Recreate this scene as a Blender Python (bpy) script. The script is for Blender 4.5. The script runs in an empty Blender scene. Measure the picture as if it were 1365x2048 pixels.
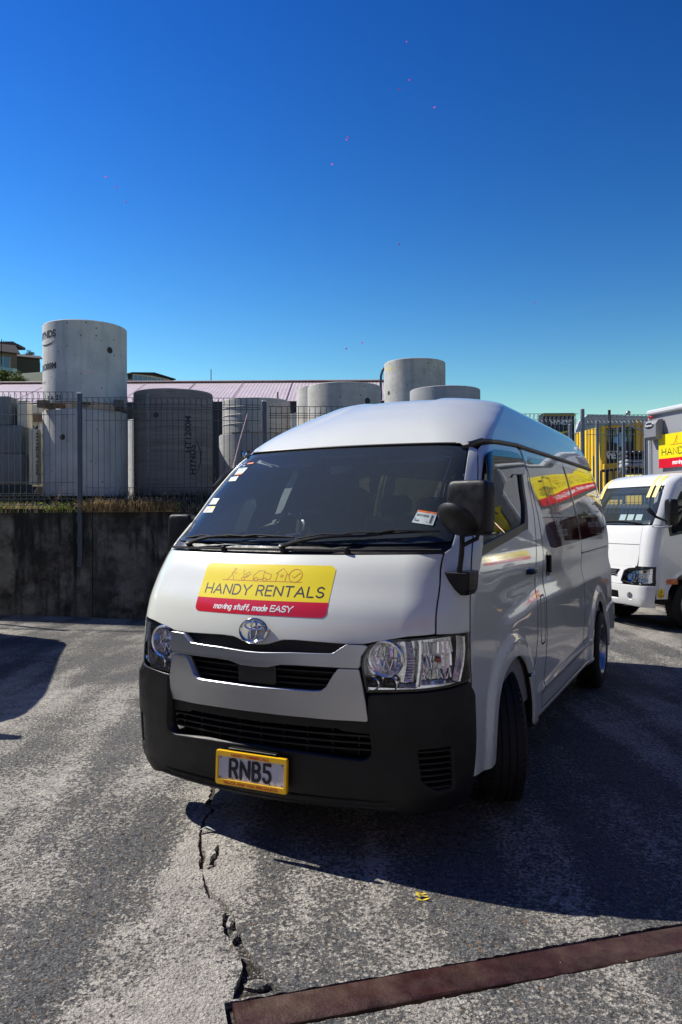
import bpy, bmesh, math, random
import numpy as np
from mathutils import Vector, Matrix, Euler
from mathutils.geometry import delaunay_2d_cdt

sc = bpy.context.scene
COL = sc.collection
random.seed(7)
R = math.radians
PI = math.pi

# ------------------------------------------------------------------ camera
CAM_F, CAM_H, PIT, ROL = 1576.2, 1.518, R(.384), R(-.326)
cam_data = bpy.data.cameras.new('camera')
cam = bpy.data.objects.new('camera', cam_data)
COL.objects.link(cam)
cam_data.sensor_fit = 'HORIZONTAL'
cam_data.sensor_width = 24.0
cam_data.lens = CAM_F / 1365 * 24.0
cam_data.clip_start = .05
cam_data.clip_end = 3000
cam.matrix_world = (Matrix.Translation((0, 0, CAM_H)) @ Matrix.Rotation(PI / 2 + PIT, 4, 'X')
                    @ Matrix.Rotation(ROL, 4, 'Z'))
sc.camera = cam

# ------------------------------------------------------------------ light
SUN_AZ, SUN_EL = 157.0, 46.0            # direction towards the sun (math angle from +X), elevation
world = bpy.data.worlds.new("World")
sc.world = world
world.use_nodes = True
wn = world.node_tree.nodes
wl = world.node_tree.links
sky = wn.new('ShaderNodeTexSky')
sky.sky_type = 'NISHITA'
sky.sun_disc = False
sky.sun_elevation = R(SUN_EL)
sky.sun_rotation = R(90 - SUN_AZ)
sky.altitude = 0
sky.air_density = 1.42
sky.dust_density = 0.0
sky.ozone_density = 1.4
hs = wn.new('ShaderNodeHueSaturation')
hs.inputs['Saturation'].default_value = 1.36
hs.inputs['Hue'].default_value = .501
hs.inputs['Value'].default_value = .42
gm_ = wn.new('ShaderNodeGamma')          # deepens the blue towards the zenith as a polariser does
gm_.inputs[1].default_value = 1.95
wl.new(sky.outputs[0], hs.inputs['Color'])
wl.new(hs.outputs[0], gm_.inputs[0])
wl.new(gm_.outputs[0], wn['Background'].inputs['Color'])
wn['Background'].inputs['Strength'].default_value = .092
sun_d = bpy.data.lights.new('sun', 'SUN')
sun_d.energy = 5.0
sun_d.angle = R(.53)
sun_d.color = (1.0, .96, .875)
sun = bpy.data.objects.new('sun', sun_d)
COL.objects.link(sun)
sdir = Vector((math.cos(R(SUN_AZ)) * math.cos(R(SUN_EL)), math.sin(R(SUN_AZ)) * math.cos(R(SUN_EL)), math.sin(R(SUN_EL))))
sun.rotation_euler = sdir.to_track_quat('Z', 'Y').to_euler()
sun.location = (-8, 6, 12)
sc.view_settings.view_transform = 'Standard'
sc.view_settings.look = 'None'
sc.view_settings.gamma = 1
sc.view_settings.use_curve_mapping = False
sc.view_settings.exposure = .38
sc.cycles.max_bounces = 8
sc.cycles.glossy_bounces = 5
sc.cycles.transparent_max_bounces = 16
sc.cycles.caustics_reflective = False
sc.cycles.caustics_refractive = False
sc.cycles.sample_clamp_indirect = 6
try:
    sc.cycles.use_denoising = True
except Exception:
    pass

# ------------------------------------------------------------------ site measures
_cp, _sp, _cr, _sr = math.cos(PIT), math.sin(PIT), math.cos(ROL), math.sin(ROL)

def _ray(px, py):
    a = px - 682.5; b = py - 1024
    u = _cr * a + _sr * b; v = -_sr * a + _cr * b
    X, Yc, Zc = u / CAM_F, 1.0, -v / CAM_F
    return Vector((X, _cp * Yc - _sp * Zc, _sp * Yc + _cp * Zc))

def at(px, py, Y):
    d = _ray(px, py); k = Y / d.y
    return Vector((d.x * k, Y, CAM_H + d.z * k))

def dip(y):                               # the yard falls gently towards the steel strip in the foreground
    t = min(1, max(0, (4.25 - y) / 1.15)); return -.050 * t * t * (3 - 2 * t)

def gnd(px, py):
    d = _ray(px, py); z = 0.0
    for _ in range(6):
        k = (z - CAM_H) / d.z; z = dip(d.y * k)
    return Vector((d.x * k, d.y * k, z))

# ------------------------------------------------------------------ object helpers
def tag(o, label=None, cat=None, group=None, kind=None):
    if label: o['label'] = label
    if cat: o['category'] = cat
    if group: o['group'] = group
    if kind: o['kind'] = kind
    return o

def empty(name, loc=(0, 0, 0), rz=0.0, parent=None):
    o = bpy.data.objects.new(name, None)
    COL.objects.link(o)
    o.location = loc; o.rotation_euler = (0, 0, rz)
    o.empty_display_size = .2
    if parent: o.parent = parent
    return o

def mesh_obj(name, verts, faces, mat=None, parent=None, smooth=False, normals=None, mi=None):
    me = bpy.data.meshes.new(name)
    me.from_pydata([tuple(v) for v in verts], [], [tuple(int(i) for i in f) for f in faces])
    mats = mat if isinstance(mat, (list, tuple)) else [mat]
    for m in mats:
        if m: me.materials.append(m)
    if mi is not None:
        me.polygons.foreach_set('material_index', np.array(mi, dtype=np.int32))
    if smooth or normals is not None:
        me.polygons.foreach_set('use_smooth', np.ones(len(me.polygons), dtype=bool))
    me.update()
    if normals is not None:
        me.normals_split_custom_set_from_vertices([tuple(n) for n in normals])
    o = bpy.data.objects.new(name, me)
    COL.objects.link(o)
    if parent: o.parent = parent
    return o

def copy_tree(o, parent=None):
    c = o.copy()
    COL.objects.link(c)
    c.parent = parent
    for ch in list(o.children):
        copy_tree(ch, c)
    return c

class MB:
    """collects shapes and links them as ONE mesh object"""
    def __init__(s): s.v = []; s.f = []
    def add(s, vs, fs):
        n = len(s.v); s.v += [tuple(v) for v in vs]; s.f += [tuple(i + n for i in f) for f in fs]
    def box(s, c, d, rot=None, bev=0.0):
        """centre c, full dimensions d, optional rotation Matrix/Euler, bevelled edges"""
        hx, hy, hz = d[0] / 2, d[1] / 2, d[2] / 2
        b = min(bev, hx * .9, hy * .9, hz * .9)
        M = Matrix.Identity(3) if rot is None else (rot.to_matrix() if isinstance(rot, Euler) else rot)
        C = Vector(c)
        if b <= 0:
            vs = [C + M @ Vector((x, y, z)) for z in (-hz, hz) for x, y in ((-hx, -hy), (hx, -hy), (hx, hy), (-hx, hy))]
            s.add(vs, [(3, 2, 1, 0), (4, 5, 6, 7), (0, 1, 5, 4), (1, 2, 6, 5), (2, 3, 7, 6), (3, 0, 4, 7)]); return
        vs = []; 
        idx = {}
        for sx in (-1, 1):
            for sy in (-1, 1):
                for sz in (-1, 1):
                    for a in range(3):
                        p = [sx * (hx - b), sy * (hy - b), sz * (hz - b)]
                        p[a] = (sx * hx, sy * hy, sz * hz)[a]
                        idx[(sx, sy, sz, a)] = len(vs); vs.append(C + M @ Vector(p))
        fs = []
        for a in range(3):
            o1, o2 = [i for i in range(3) if i != a]
            for sg in (-1, 1):
                q = []
                for u, v in ((-1, -1), (1, -1), (1, 1), (-1, 1)):
                    k = [0, 0, 0]; k[a] = sg; k[o1] = u; k[o2] = v
                    q.append(idx[(k[0], k[1], k[2], a)])
                fs.append(tuple(q) if (sg == 1) == (a != 1) else tuple(reversed(q)))
        for a in range(3):
            o1, o2 = [i for i in range(3) if i != a]
            for u in (-1, 1):
                for v in (-1, 1):
                    def K(e, ax):
                        k = [0, 0, 0]; k[a] = e; k[o1] = u; k[o2] = v
                        return idx[(k[0], k[1], k[2], ax)]
                    fs.append((K(-1, o1), K(1, o1), K(1, o2), K(-1, o2)))
        for sx in (-1, 1):
            for sy in (-1, 1):
                for sz in (-1, 1):
                    fs.append((idx[(sx, sy, sz, 0)], idx[(sx, sy, sz, 1)], idx[(sx, sy, sz, 2)]))
        s.add(vs, fs)
    def tube(s, pts, r, n=8, cap=True):
        pts = [Vector(p) for p in pts]
        rs = r if isinstance(r, (list, tuple)) else [r] * len(pts)
        vs = []; fs = []
        up = Vector((0, 0, 1))
        t0 = (pts[1] - pts[0]).normalized()
        a = t0.cross(up)
        if a.length < .05: a = t0.cross(Vector((1, 0, 0)))
        a.normalize()
        for i, p in enumerate(pts):
            t = (pts[min(i + 1, len(pts) - 1)] - pts[max(i - 1, 0)]).normalized()
            a = (a - t * a.dot(t)).normalized(); b = t.cross(a)
            for k in range(n):
                q = 2 * PI * k / n
                vs.append(p + (a * math.cos(q) + b * math.sin(q)) * rs[i])
        for i in range(len(pts) - 1):
            for k in range(n):
                k2 = (k + 1) % n
                fs.append((i * n + k, i * n + k2, (i + 1) * n + k2, (i + 1) * n + k))
        if cap:
            fs.append(tuple(reversed(range(n)))); fs.append(tuple((len(pts) - 1) * n + k for k in range(n)))
        s.add(vs, fs)
    def lathe(s, prof, n=32, M=None, closed=False):
        """profile of (r, h) revolved round local Z, transformed by Matrix M"""
        M = M or Matrix.Identity(4)
        vs = []; fs = []
        for r, h in prof:
            for k in range(n):
                q = 2 * PI * k / n
                vs.append(M @ Vector((r * math.cos(q), r * math.sin(q), h)))
        m = len(prof)
        for i in range(m if closed else m - 1):
            j = (i + 1) % m
            for k in range(n):
                k2 = (k + 1) % n
                fs.append((i * n + k, i * n + k2, j * n + k2, j * n + k))
        s.add(vs, fs)
    def sheet(s, rows):
        """grid of points"""
        n = len(rows[0]); vs = [p for r in rows for p in r]
        fs = [(i * n + k, i * n + k + 1, (i + 1) * n + k + 1, (i + 1) * n + k) for i in range(len(rows) - 1) for k in range(n - 1)]
        s.add(vs, fs)
    def prism(s, poly, a, b):
        """polygon (list of 3D points) swept from offset a to offset b (vectors)"""
        n = len(poly); a = Vector(a); b = Vector(b)
        vs = [Vector(p) + a for p in poly] + [Vector(p) + b for p in poly]
        s.add(vs, [tuple(reversed(range(n))), tuple(range(n, 2 * n))] + [(i, (i + 1) % n, n + (i + 1) % n, n + i) for i in range(n)])
    def build(s, name, mat=None, parent=None, smooth=False, angle=None):
        o = mesh_obj(name, s.v, s.f, mat, parent, smooth)
        if smooth:
            try:
                o.data.set_sharp_from_angle(angle=R(angle or 40))
            except Exception:
                pass
        return o

def lin(a, b, t): return a + (b - a) * t

# ------------------------------------------------------------------ materials
def new_mat(name):
    m = bpy.data.materials.new(name); m.use_nodes = True
    return m, m.node_tree.nodes, m.node_tree.links, m.node_tree.nodes['Principled BSDF']

def mat(name, col, rough=.5, metal=0.0, coat=0.0, spec=None, var=0.0, vscale=6.0, bump=0.0, bscale=60.0, rvar=0.0, streak=0.0,
        coat_rough=.03, emit=None, dirt=None, dscale=3.0, damt=0.0):
    m, n, l, p = new_mat(name)
    p.inputs['Base Color'].default_value = (*col, 1)
    p.inputs['Roughness'].default_value = rough
    p.inputs['Metallic'].default_value = metal
    if coat: 
        p.inputs['Coat Weight'].default_value = coat
        p.inputs['Coat Roughness'].default_value = coat_rough
    if spec is not None: p.inputs['Specular IOR Level'].default_value = spec
    tc = n.new('ShaderNodeTexCoord')
    src = None
    if var or streak or damt:
        base = None
        nz = n.new('ShaderNodeTexNoise'); nz.inputs['Scale'].default_value = vscale; nz.inputs['Detail'].default_value = 8
        nz.inputs['Roughness'].default_value = .62
        l.new(tc.outputs['Object'], nz.inputs['Vector'])
        mr = n.new('ShaderNodeMapRange'); mr.inputs[1].default_value = .3; mr.inputs[2].default_value = .7
        mr.inputs[3].default_value = 1 - var; mr.inputs[4].default_value = 1 + var
        l.new(nz.outputs[0], mr.inputs[0])
        mx = n.new('ShaderNodeMix'); mx.data_type = 'RGBA'; mx.blend_type = 'MULTIPLY'; mx.inputs[0].default_value = 1
        mx.inputs[6].default_value = (*col, 1)
        l.new(mr.outputs[0], mx.inputs[7]); src = mx.outputs[2]
        if streak:
            mp = n.new('ShaderNodeMapping'); mp.inputs['Scale'].default_value = (9, 9, .7)
            l.new(tc.outputs['Object'], mp.inputs[0])
            ns = n.new('ShaderNodeTexNoise'); ns.inputs['Scale'].default_value = 1.0; ns.inputs['Detail'].default_value = 6
            l.new(mp.outputs[0], ns.inputs['Vector'])
            m2 = n.new('ShaderNodeMapRange'); m2.inputs[1].default_value = .35; m2.inputs[2].default_value = .65
            m2.inputs[3].default_value = 1 - streak; m2.inputs[4].default_value = 1 + streak * .5
            l.new(ns.outputs[0], m2.inputs[0])
            mx2 = n.new('ShaderNodeMix'); mx2.data_type = 'RGBA'; mx2.blend_type = 'MULTIPLY'; mx2.inputs[0].default_value = 1
            l.new(src, mx2.inputs[6]); l.new(m2.outputs[0], mx2.inputs[7]); src = mx2.outputs[2]
        if damt:
            nd = n.new('ShaderNodeTexNoise'); nd.inputs['Scale'].default_value = dscale; nd.inputs['Detail'].default_value = 10
            nd.inputs['Roughness'].default_value = .7
            l.new(tc.outputs['Object'], nd.inputs['Vector'])
            m3 = n.new('ShaderNodeMapRange'); m3.inputs[1].default_value = .45; m3.inputs[2].default_value = .75
            m3.inputs[3].default_value = 0; m3.inputs[4].default_value = damt
            l.new(nd.outputs[0], m3.inputs[0])
            mx3 = n.new('ShaderNodeMix'); mx3.data_type = 'RGBA'
            l.new(m3.outputs[0], mx3.inputs[0]); l.new(src, mx3.inputs[6]); mx3.inputs[7].default_value = (*(dirt or (.05, .045, .04)), 1)
            src = mx3.outputs[2]
        l.new(src, p.inputs['Base Color'])
    if rvar:
        nr = n.new('ShaderNodeTexNoise'); nr.inputs['Scale'].default_value = vscale * 2.3; nr.inputs['Detail'].default_value = 6
        l.new(tc.outputs['Object'], nr.inputs['Vector'])
        m4 = n.new('ShaderNodeMapRange'); m4.inputs[1].default_value = .3; m4.inputs[2].default_value = .7
        m4.inputs[3].default_value = max(0, rough - rvar); m4.inputs[4].default_value = rough + rvar
        l.new(nr.outputs[0], m4.inputs[0]); l.new(m4.outputs[0], p.inputs['Roughness'])
    if bump:
        nb = n.new('ShaderNodeTexNoise'); nb.inputs['Scale'].default_value = bscale; nb.inputs['Detail'].default_value = 8
        nb.inputs['Roughness'].default_value = .6
        l.new(tc.outputs['Object'], nb.inputs['Vector'])
        bp = n.new('ShaderNodeBump'); bp.inputs['Strength'].default_value = min(1, bump * 1.0); bp.inputs['Distance'].default_value = .01
        l.new(nb.outputs[0], bp.inputs['Height']); l.new(bp.outputs[0], p.inputs['Normal'])
    if emit:
        p.inputs['Emission Color'].default_value = (*emit[:3], 1); p.inputs['Emission Strength'].default_value = emit[3]
    return m

def glass(name, tint, ior=1.5, rough=0.0, dust_haze=0.0, film=None, filmw=0.0):
    """thin pane: tinted transparency under a Fresnel gloss, optional dust or printed film"""
    m = bpy.data.materials.new(name); m.use_nodes = True
    n = m.node_tree.nodes; l = m.node_tree.links
    n.remove(n['Principled BSDF']); out = n['Material Output']
    tr = n.new('ShaderNodeBsdfTransparent'); tr.inputs[0].default_value = (*tint, 1)
    gl = n.new('ShaderNodeBsdfGlossy'); gl.inputs['Roughness'].default_value = rough
    gl.inputs[0].default_value = (1, 1, 1, 1)
    fr = n.new('ShaderNodeFresnel'); fr.inputs['IOR'].default_value = ior
    body = tr.outputs[0]
    if dust_haze:
        df = n.new('ShaderNodeBsdfDiffuse'); df.inputs[0].default_value = (.42, .52, .56, 1)  # dusty veil, tinted blue-white to paint reflected haze into the glass
        mx = n.new('ShaderNodeMixShader'); mx.inputs[0].default_value = dust_haze; l.new(body, mx.inputs[1]); l.new(df.outputs[0], mx.inputs[2]); body = mx.outputs[0]
    if film:
        df = n.new('ShaderNodeBsdfDiffuse'); df.inputs[0].default_value = (*film, 1)
        tl = n.new('ShaderNodeBsdfTranslucent'); tl.inputs[0].default_value = (*film, 1)
        a = n.new('ShaderNodeMixShader'); a.inputs[0].default_value = .62; l.new(df.outputs[0], a.inputs[1]); l.new(tl.outputs[0], a.inputs[2])
        mx = n.new('ShaderNodeMixShader'); mx.inputs[0].default_value = filmw; l.new(body, mx.inputs[1]); l.new(a.outputs[0], mx.inputs[2]); body = mx.outputs[0]
    mx = n.new('ShaderNodeMixShader')
    l.new(fr.outputs[0], mx.inputs[0]); l.new(body, mx.inputs[1]); l.new(gl.outputs[0], mx.inputs[2])
    l.new(mx.outputs[0], out.inputs[0])
    return m

M = {}
M['white'] = mat('white_paint', (.725, .745, .665), .34, coat=.9, var=.02, vscale=3, rvar=.04, dirt=(.40, .37, .32), dscale=1.7, damt=.10)
M['truckwhite'] = mat('truck_paint', (.76, .76, .74), .3, coat=.9, var=.03, vscale=3, rvar=.03)
M['silver'] = mat('silver_paint', (.42, .43, .455), .30, metal=.92, coat=.35, var=.02)
M['blackplastic'] = mat('black_plastic', (.007, .007, .0078), .42, spec=.32, var=.25, vscale=9, bump=.15, bscale=900, rvar=.12, dirt=(.05, .045, .04), dscale=3.5, damt=.18)
M['gloss_black'] = mat('gloss_black', (.012, .012, .014), .18, var=.05)
M['deep'] = mat('dark_recess', (.008, .008, .009), .7)
M['rubber'] = mat('rubber', (.006, .006, .006), .75, var=.2, vscale=20, bump=.3, bscale=120)
M['chrome'] = mat('chrome', (.74, .74, .75), .06, metal=1.0)
M['lampchrome'] = mat('lamp_chrome', (.96, .96, .96), .10, metal=1.0, bump=.25, bscale=45)
M['satin'] = mat('satin_metal', (.5, .5, .5), .35, metal=.9)
M['alloy'] = mat('alloy_wheel', (.52, .53, .55), .28, metal=.85, coat=.5)
M['trim'] = mat('window_trim', (.014, .014, .015), .4)
M['seal'] = mat('gutter_seal', (.06, .055, .05), .45)
M['liner'] = mat('cabin_lining', (.22, .22, .22), .8, var=.1)
M['seat'] = mat('seat_fabric', (.016, .018, .024), .9, var=.2, vscale=30, bump=.3, bscale=300)
M['dash'] = mat('dashboard_plastic', (.34, .36, .36), .6, var=.15, vscale=12)
M['wglass'] = glass('windscreen_glass', (.86, .93, .94), 1.36, 0, dust_haze=.07)
M['sglass'] = glass('door_glass', (.45, .52, .52), 1.52, 0, dust_haze=.015)
M['lens'] = glass('lamp_lens', (.985, .99, .995), 1.38, 0)
M['visor'] = glass('tinted_visor', (.05, .07, .10), 1.55, .02)
M['filmy'] = glass('window_film_olive', (.25, .25, .12), 2.0, .03, film=(.72, .70, .34), filmw=.74)
M['filmr'] = glass('window_film_maroon', (.05, .01, .01), 1.9, .03, film=(.22, .022, .03), filmw=.72)
M['yellow'] = mat('yellow_vinyl', (.87, .70, .008), .3, coat=.5, var=.03)
M['red'] = mat('red_vinyl', (.62, .008, .025), .3, coat=.5, var=.03)
M['ink'] = mat('black_ink', (.015, .014, .02), .4)
M['redink'] = mat('red_ink', (.50, .03, .03), .4)
M['whiteink'] = mat('white_ink', (.85, .85, .85), .4)
M['plate'] = mat('number_plate', (.62, .63, .66), .32, coat=.3, var=.03)
M['plateframe'] = mat('plate_surround', (.88, .50, .01), .28, coat=.6)
M['amber'] = mat('amber_lens', (.65, .14, .01), .15, coat=1)
M['redlens'] = mat('red_gloss', (.5, .01, .01), .15, coat=1)
M['paper'] = mat('paper', (.50, .56, .54), .6, var=.04)
M['orangeprint'] = mat('orange_print', (.75, .16, .03), .5)
M['blueprint'] = mat('blue_print', (.12, .35, .55), .5)

# ------------------------------------------------------------------ curved vehicle shells
def _pch(xs, ys):
    xs = np.array(xs, float); ys = np.array(ys, float); h = np.diff(xs); d = np.diff(ys) / h
    m = np.zeros(len(xs)); m[0] = d[0]; m[-1] = d[-1]
    for i in range(1, len(xs) - 1):
        if d[i - 1] * d[i] > 0:
            w1 = 2 * h[i] + h[i - 1]; w2 = h[i] + 2 * h[i - 1]; m[i] = (w1 + w2) / (w1 / d[i - 1] + w2 / d[i])
    def f(x):
        x = np.clip(np.asarray(x, float), xs[0], xs[-1]); i = np.clip(np.searchsorted(xs, x) - 1, 0, len(h) - 1)
        t = (x - xs[i]) / h[i]
        return ys[i] * (1 + 2 * t) * (1 - t) ** 2 + h[i] * m[i] * t * (1 - t) ** 2 + ys[i + 1] * t * t * (3 - 2 * t) + h[i] * m[i + 1] * t * t * (t - 1)
    return f

def sst(a, b, x):
    t = np.clip((x - a) / (b - a), 0, 1); return t * t * (3 - 2 * t)

class Shell:
    """vehicle body as a stack of rounded plan outlines; s runs round the outline from the front
    centre (0) over the corner (1..2) along the side (2..3) to the rear (5), t is the height parameter"""
    def __init__(s, T, Z, YF, B, W, RR, YR, disp=None, taper=(0, 2.9, 2.4), rc=.14, lens=(.68, .36, 4.25)):
        s.Z, s.YF, s.B, s.W, s.RR, s.YR = [_pch(T, a) for a in (Z, YF, B, W, RR, YR)]
        s.disp = disp; s.taper = taper; s.rc = rc; s.lens = lens
    def P(o, s, t):
        s = np.asarray(s, float); t = np.asarray(t, float); s, t = np.broadcast_arrays(s, t)
        sg = np.where(s < 0, -1., 1.); s = np.abs(s)
        w, yf, b, r, yr, z = o.W(t), o.YF(t), o.B(t), o.RR(t), o.YR(t), o.Z(t)
        rr = np.minimum(o.rc, w * .5)
        yc = yf + b + r; yrc = yr - rr
        th = np.clip(s - 1, 0, 1) * np.pi / 2
        xa = np.where(s < 1, s * (w - r), w - r + r * np.sin(th))
        ya = yf + b * (xa / w) ** 2 + r * (1 - np.cos(th))
        ys = yc + np.clip(s - 2, 0, 1) * (yrc - yc)
        th2 = np.clip(s - 3, 0, 1) * np.pi / 2
        x = np.where(s < 2, xa, np.where(s < 3, w, np.where(s < 4, w - rr + rr * np.cos(th2), (w - rr) * (5 - s))))
        y = np.where(s < 2, ya, np.where(s < 3, ys, yrc + rr * np.sin(th2)))
        if o.disp: x = x + sst(1.3, 1.9, s) * sst(3.6, 3.1, s) * o.disp(y, z)
        x = x * (1 - o.taper[0] * np.clip((y - o.taper[1]) / o.taper[2], 0, 2) ** 2)
        return np.stack([sg * x, y, z], -1)
    def N(o, s, t):
        e = 1.5e-3
        a = o.P(s + e, t) - o.P(s - e, t); b = o.P(s, t + e) - o.P(s, t - e)
        n = np.cross(a, b); l = np.linalg.norm(n, axis=-1, keepdims=True); l[l < 1e-12] = 1
        return n / l
    def _inv(o, v, t, ax, hi):
        v = np.asarray(v, float); t = np.asarray(t, float); v, t = np.broadcast_arrays(v, t)
        sh = v.shape; v = v.reshape(-1); t = t.reshape(-1)
        lo = np.zeros(len(v)); w = np.full(len(v), float(hi)); K = 24
        fr = np.linspace(0, 1, K + 1)
        for _ in range(4):
            S_ = lo[:, None] + w[:, None] * fr[None]
            q = o.P(S_, np.broadcast_to(t[:, None], S_.shape))[..., ax] < v[:, None]
            k = np.clip(q.sum(1) - 1, 0, K - 1)
            lo = lo + w * fr[k]; w = w / K
        return (lo + w / 2).reshape(sh)
    def sy(o, y, t):
        return o._inv(y, t, 1, 4.0)
    def sx(o, x, t):
        x = np.asarray(x, float)
        return np.where(x < 0, -1., 1.) * o._inv(np.abs(x), t, 0, 2.0)
    # metric unrolled coordinate
    def U(o, s):
        s = np.asarray(s, float); a = np.abs(s); A, B, Cc = o.lens
        u = np.where(a < 1, A * a, np.where(a < 2, A + B * (a - 1), np.where(a < 3, A + B + Cc * (a - 2), np.where(a < 4, A + B + Cc + .22 * (a - 3), A + B + Cc + .22 + .8 * (a - 4)))))
        return np.sign(s) * u
    def S(o, u):
        u = np.asarray(u, float); a = np.abs(u); A, B, Cc = o.lens
        s = np.where(a < A, a / A, np.where(a < A + B, 1 + (a - A) / B, np.where(a < A + B + Cc, 2 + (a - A - B) / Cc, np.where(a < A + B + Cc + .22, 3 + (a - A - B - Cc) / .22, 4 + (a - A - B - Cc - .22) / .8))))
        return np.sign(u) * s
    # helpers turning measured outlines into (u, t)
    def F(o, pts, rad=0.0):          # points (x, t) on the front
        us = o.U(o.sx([p[0] for p in pts], [p[1] for p in pts])) if pts else []
        return fillet([(float(u), p[1]) + tuple(p[2:]) for u, p in zip(us, pts)], rad)
    def SD(o, pts, rad=0.0):         # points (y, t) on the side
        us = o.U(o.sy([p[0] for p in pts], [p[1] for p in pts])) if pts else []
        return fillet([(float(u), p[1]) + tuple(p[2:]) for u, p in zip(us, pts)], rad)

def fillet(pts, rad):
    out = []
    n = len(pts)
    for i in range(n):
        p = Vector(pts[i][:2]); r = pts[i][2] if len(pts[i]) > 2 else rad
        a = Vector(pts[i - 1][:2]) - p; b = Vector(pts[(i + 1) % n][:2]) - p
        if r <= 0 or a.length < 1e-6 or b.length < 1e-6: out.append(p); continue
        k = min(r, a.length * .49, b.length * .49)
        p0 = p + a.normalized() * k; p1 = p + b.normalized() * k
        m = 5
        for j in range(m + 1):
            t = j / m; out.append(p0 * (1 - t) ** 2 + p * 2 * t * (1 - t) + p1 * t * t)
    return [(v.x, v.y) for v in out]

def densify(loop, step):
    out = []
    n = len(loop)
    for i in range(n):
        a = np.array(loop[i][:2]); b = np.array(loop[(i + 1) % n][:2]); L = np.linalg.norm(b - a)
        k = max(1, int(math.ceil(L / step)))
        if L < 1e-6: continue
        for j in range(k): out.append(a + (b - a) * j / k)
    return np.array(out)

def area2(P):
    x, y = P[:, 0], P[:, 1]
    return .5 * np.sum(x * np.roll(y, -1) - np.roll(x, -1) * y)

def inset(P, g):
    """move a dense closed loop inwards (counter-clockwise loop) by g"""
    e = np.roll(P, -1, 0) - P; l = np.linalg.norm(e, axis=1, keepdims=True); l[l < 1e-9] = 1e-9; e = e / l
    nrm = np.stack([-e[:, 1], e[:, 0]], 1)
    m = nrm + np.roll(nrm, 1, 0); q = np.linalg.norm(m, axis=1, keepdims=True); q[q < .3] = .3
    m = m / q
    c = np.clip((m * nrm).sum(1, keepdims=True), .5, 1)
    return P + m * g / c

def pip(Q, P):
    x, y = Q[:, 0], Q[:, 1]; c = np.zeros(len(Q), bool)
    x1, y1 = P[:, 0], P[:, 1]; x2, y2 = np.roll(x1, -1), np.roll(y1, -1)
    for i in range(len(P)):
        if y1[i] == y2[i]: continue
        m = ((y1[i] > y) != (y2[i] > y)) & (x < (x2[i] - x1[i]) * (y - y1[i]) / (y2[i] - y1[i]) + x1[i])
        c ^= m
    return c

def triangulate(loops, step, grid=True, extra=None):
    """constrained Delaunay over loops[0] minus the holes; returns 2D points, triangles, loop index lists"""
    pts = []; edges = []; ids = []
    for L in loops:
        k = len(pts); n = len(L); pts += [tuple(p) for p in L]
        ids.append(list(range(k, k + n))); edges += [(k + i, k + (i + 1) % n) for i in range(n)]
    if grid:
        O = loops[0]; x0, y0 = O.min(0); x1, y1 = O.max(0)
        sx, sy = (step, step) if not isinstance(step, tuple) else step
        gx = np.arange(x0 + sx * .5, x1, sx); gy = np.arange(y0 + sy * .5, y1, sy)
        if len(gx) and len(gy):
            G = np.stack(np.meshgrid(gx, gy), -1).reshape(-1, 2)
            if extra is not None: G = np.vstack([G, extra])
            m = pip(G, O)
            for H in loops[1:]: m &= ~pip(G, H)
            G = G[m]
            if len(G):
                B = np.vstack(loops); keep = np.ones(len(G), bool)
                for c in range(0, len(G), 2000):
                    d = ((G[c:c + 2000, None, :] - B[None]) ** 2).sum(-1).min(1); keep[c:c + 2000] = d > (min(sx, sy) * .45) ** 2
                pts += [tuple(p) for p in G[keep]]
    r = delaunay_2d_cdt([Vector(p) for p in pts], edges, [], 0, 1e-7)
    V2 = np.array([tuple(v) for v in r[0]]); F = np.array(r[2], dtype=int)
    orig = r[3]
    C3 = V2[F].mean(1)
    m = pip(C3, loops[0])
    for H in loops[1:]: m &= ~pip(C3, H)
    F = F[m]
    a = V2[F]; ar = (a[:, 1, 0] - a[:, 0, 0]) * (a[:, 2, 1] - a[:, 0, 1]) - (a[:, 2, 0] - a[:, 0, 0]) * (a[:, 1, 1] - a[:, 0, 1])
    F[ar < 0] = F[ar < 0][:, ::-1]
    F = F[np.abs(ar) > 1e-12]
    mp = {}
    for i, o in enumerate(orig):
        for k in o: mp[k] = i
    return V2, F, [[mp[i] for i in L if i in mp] for L in ids]

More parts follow.
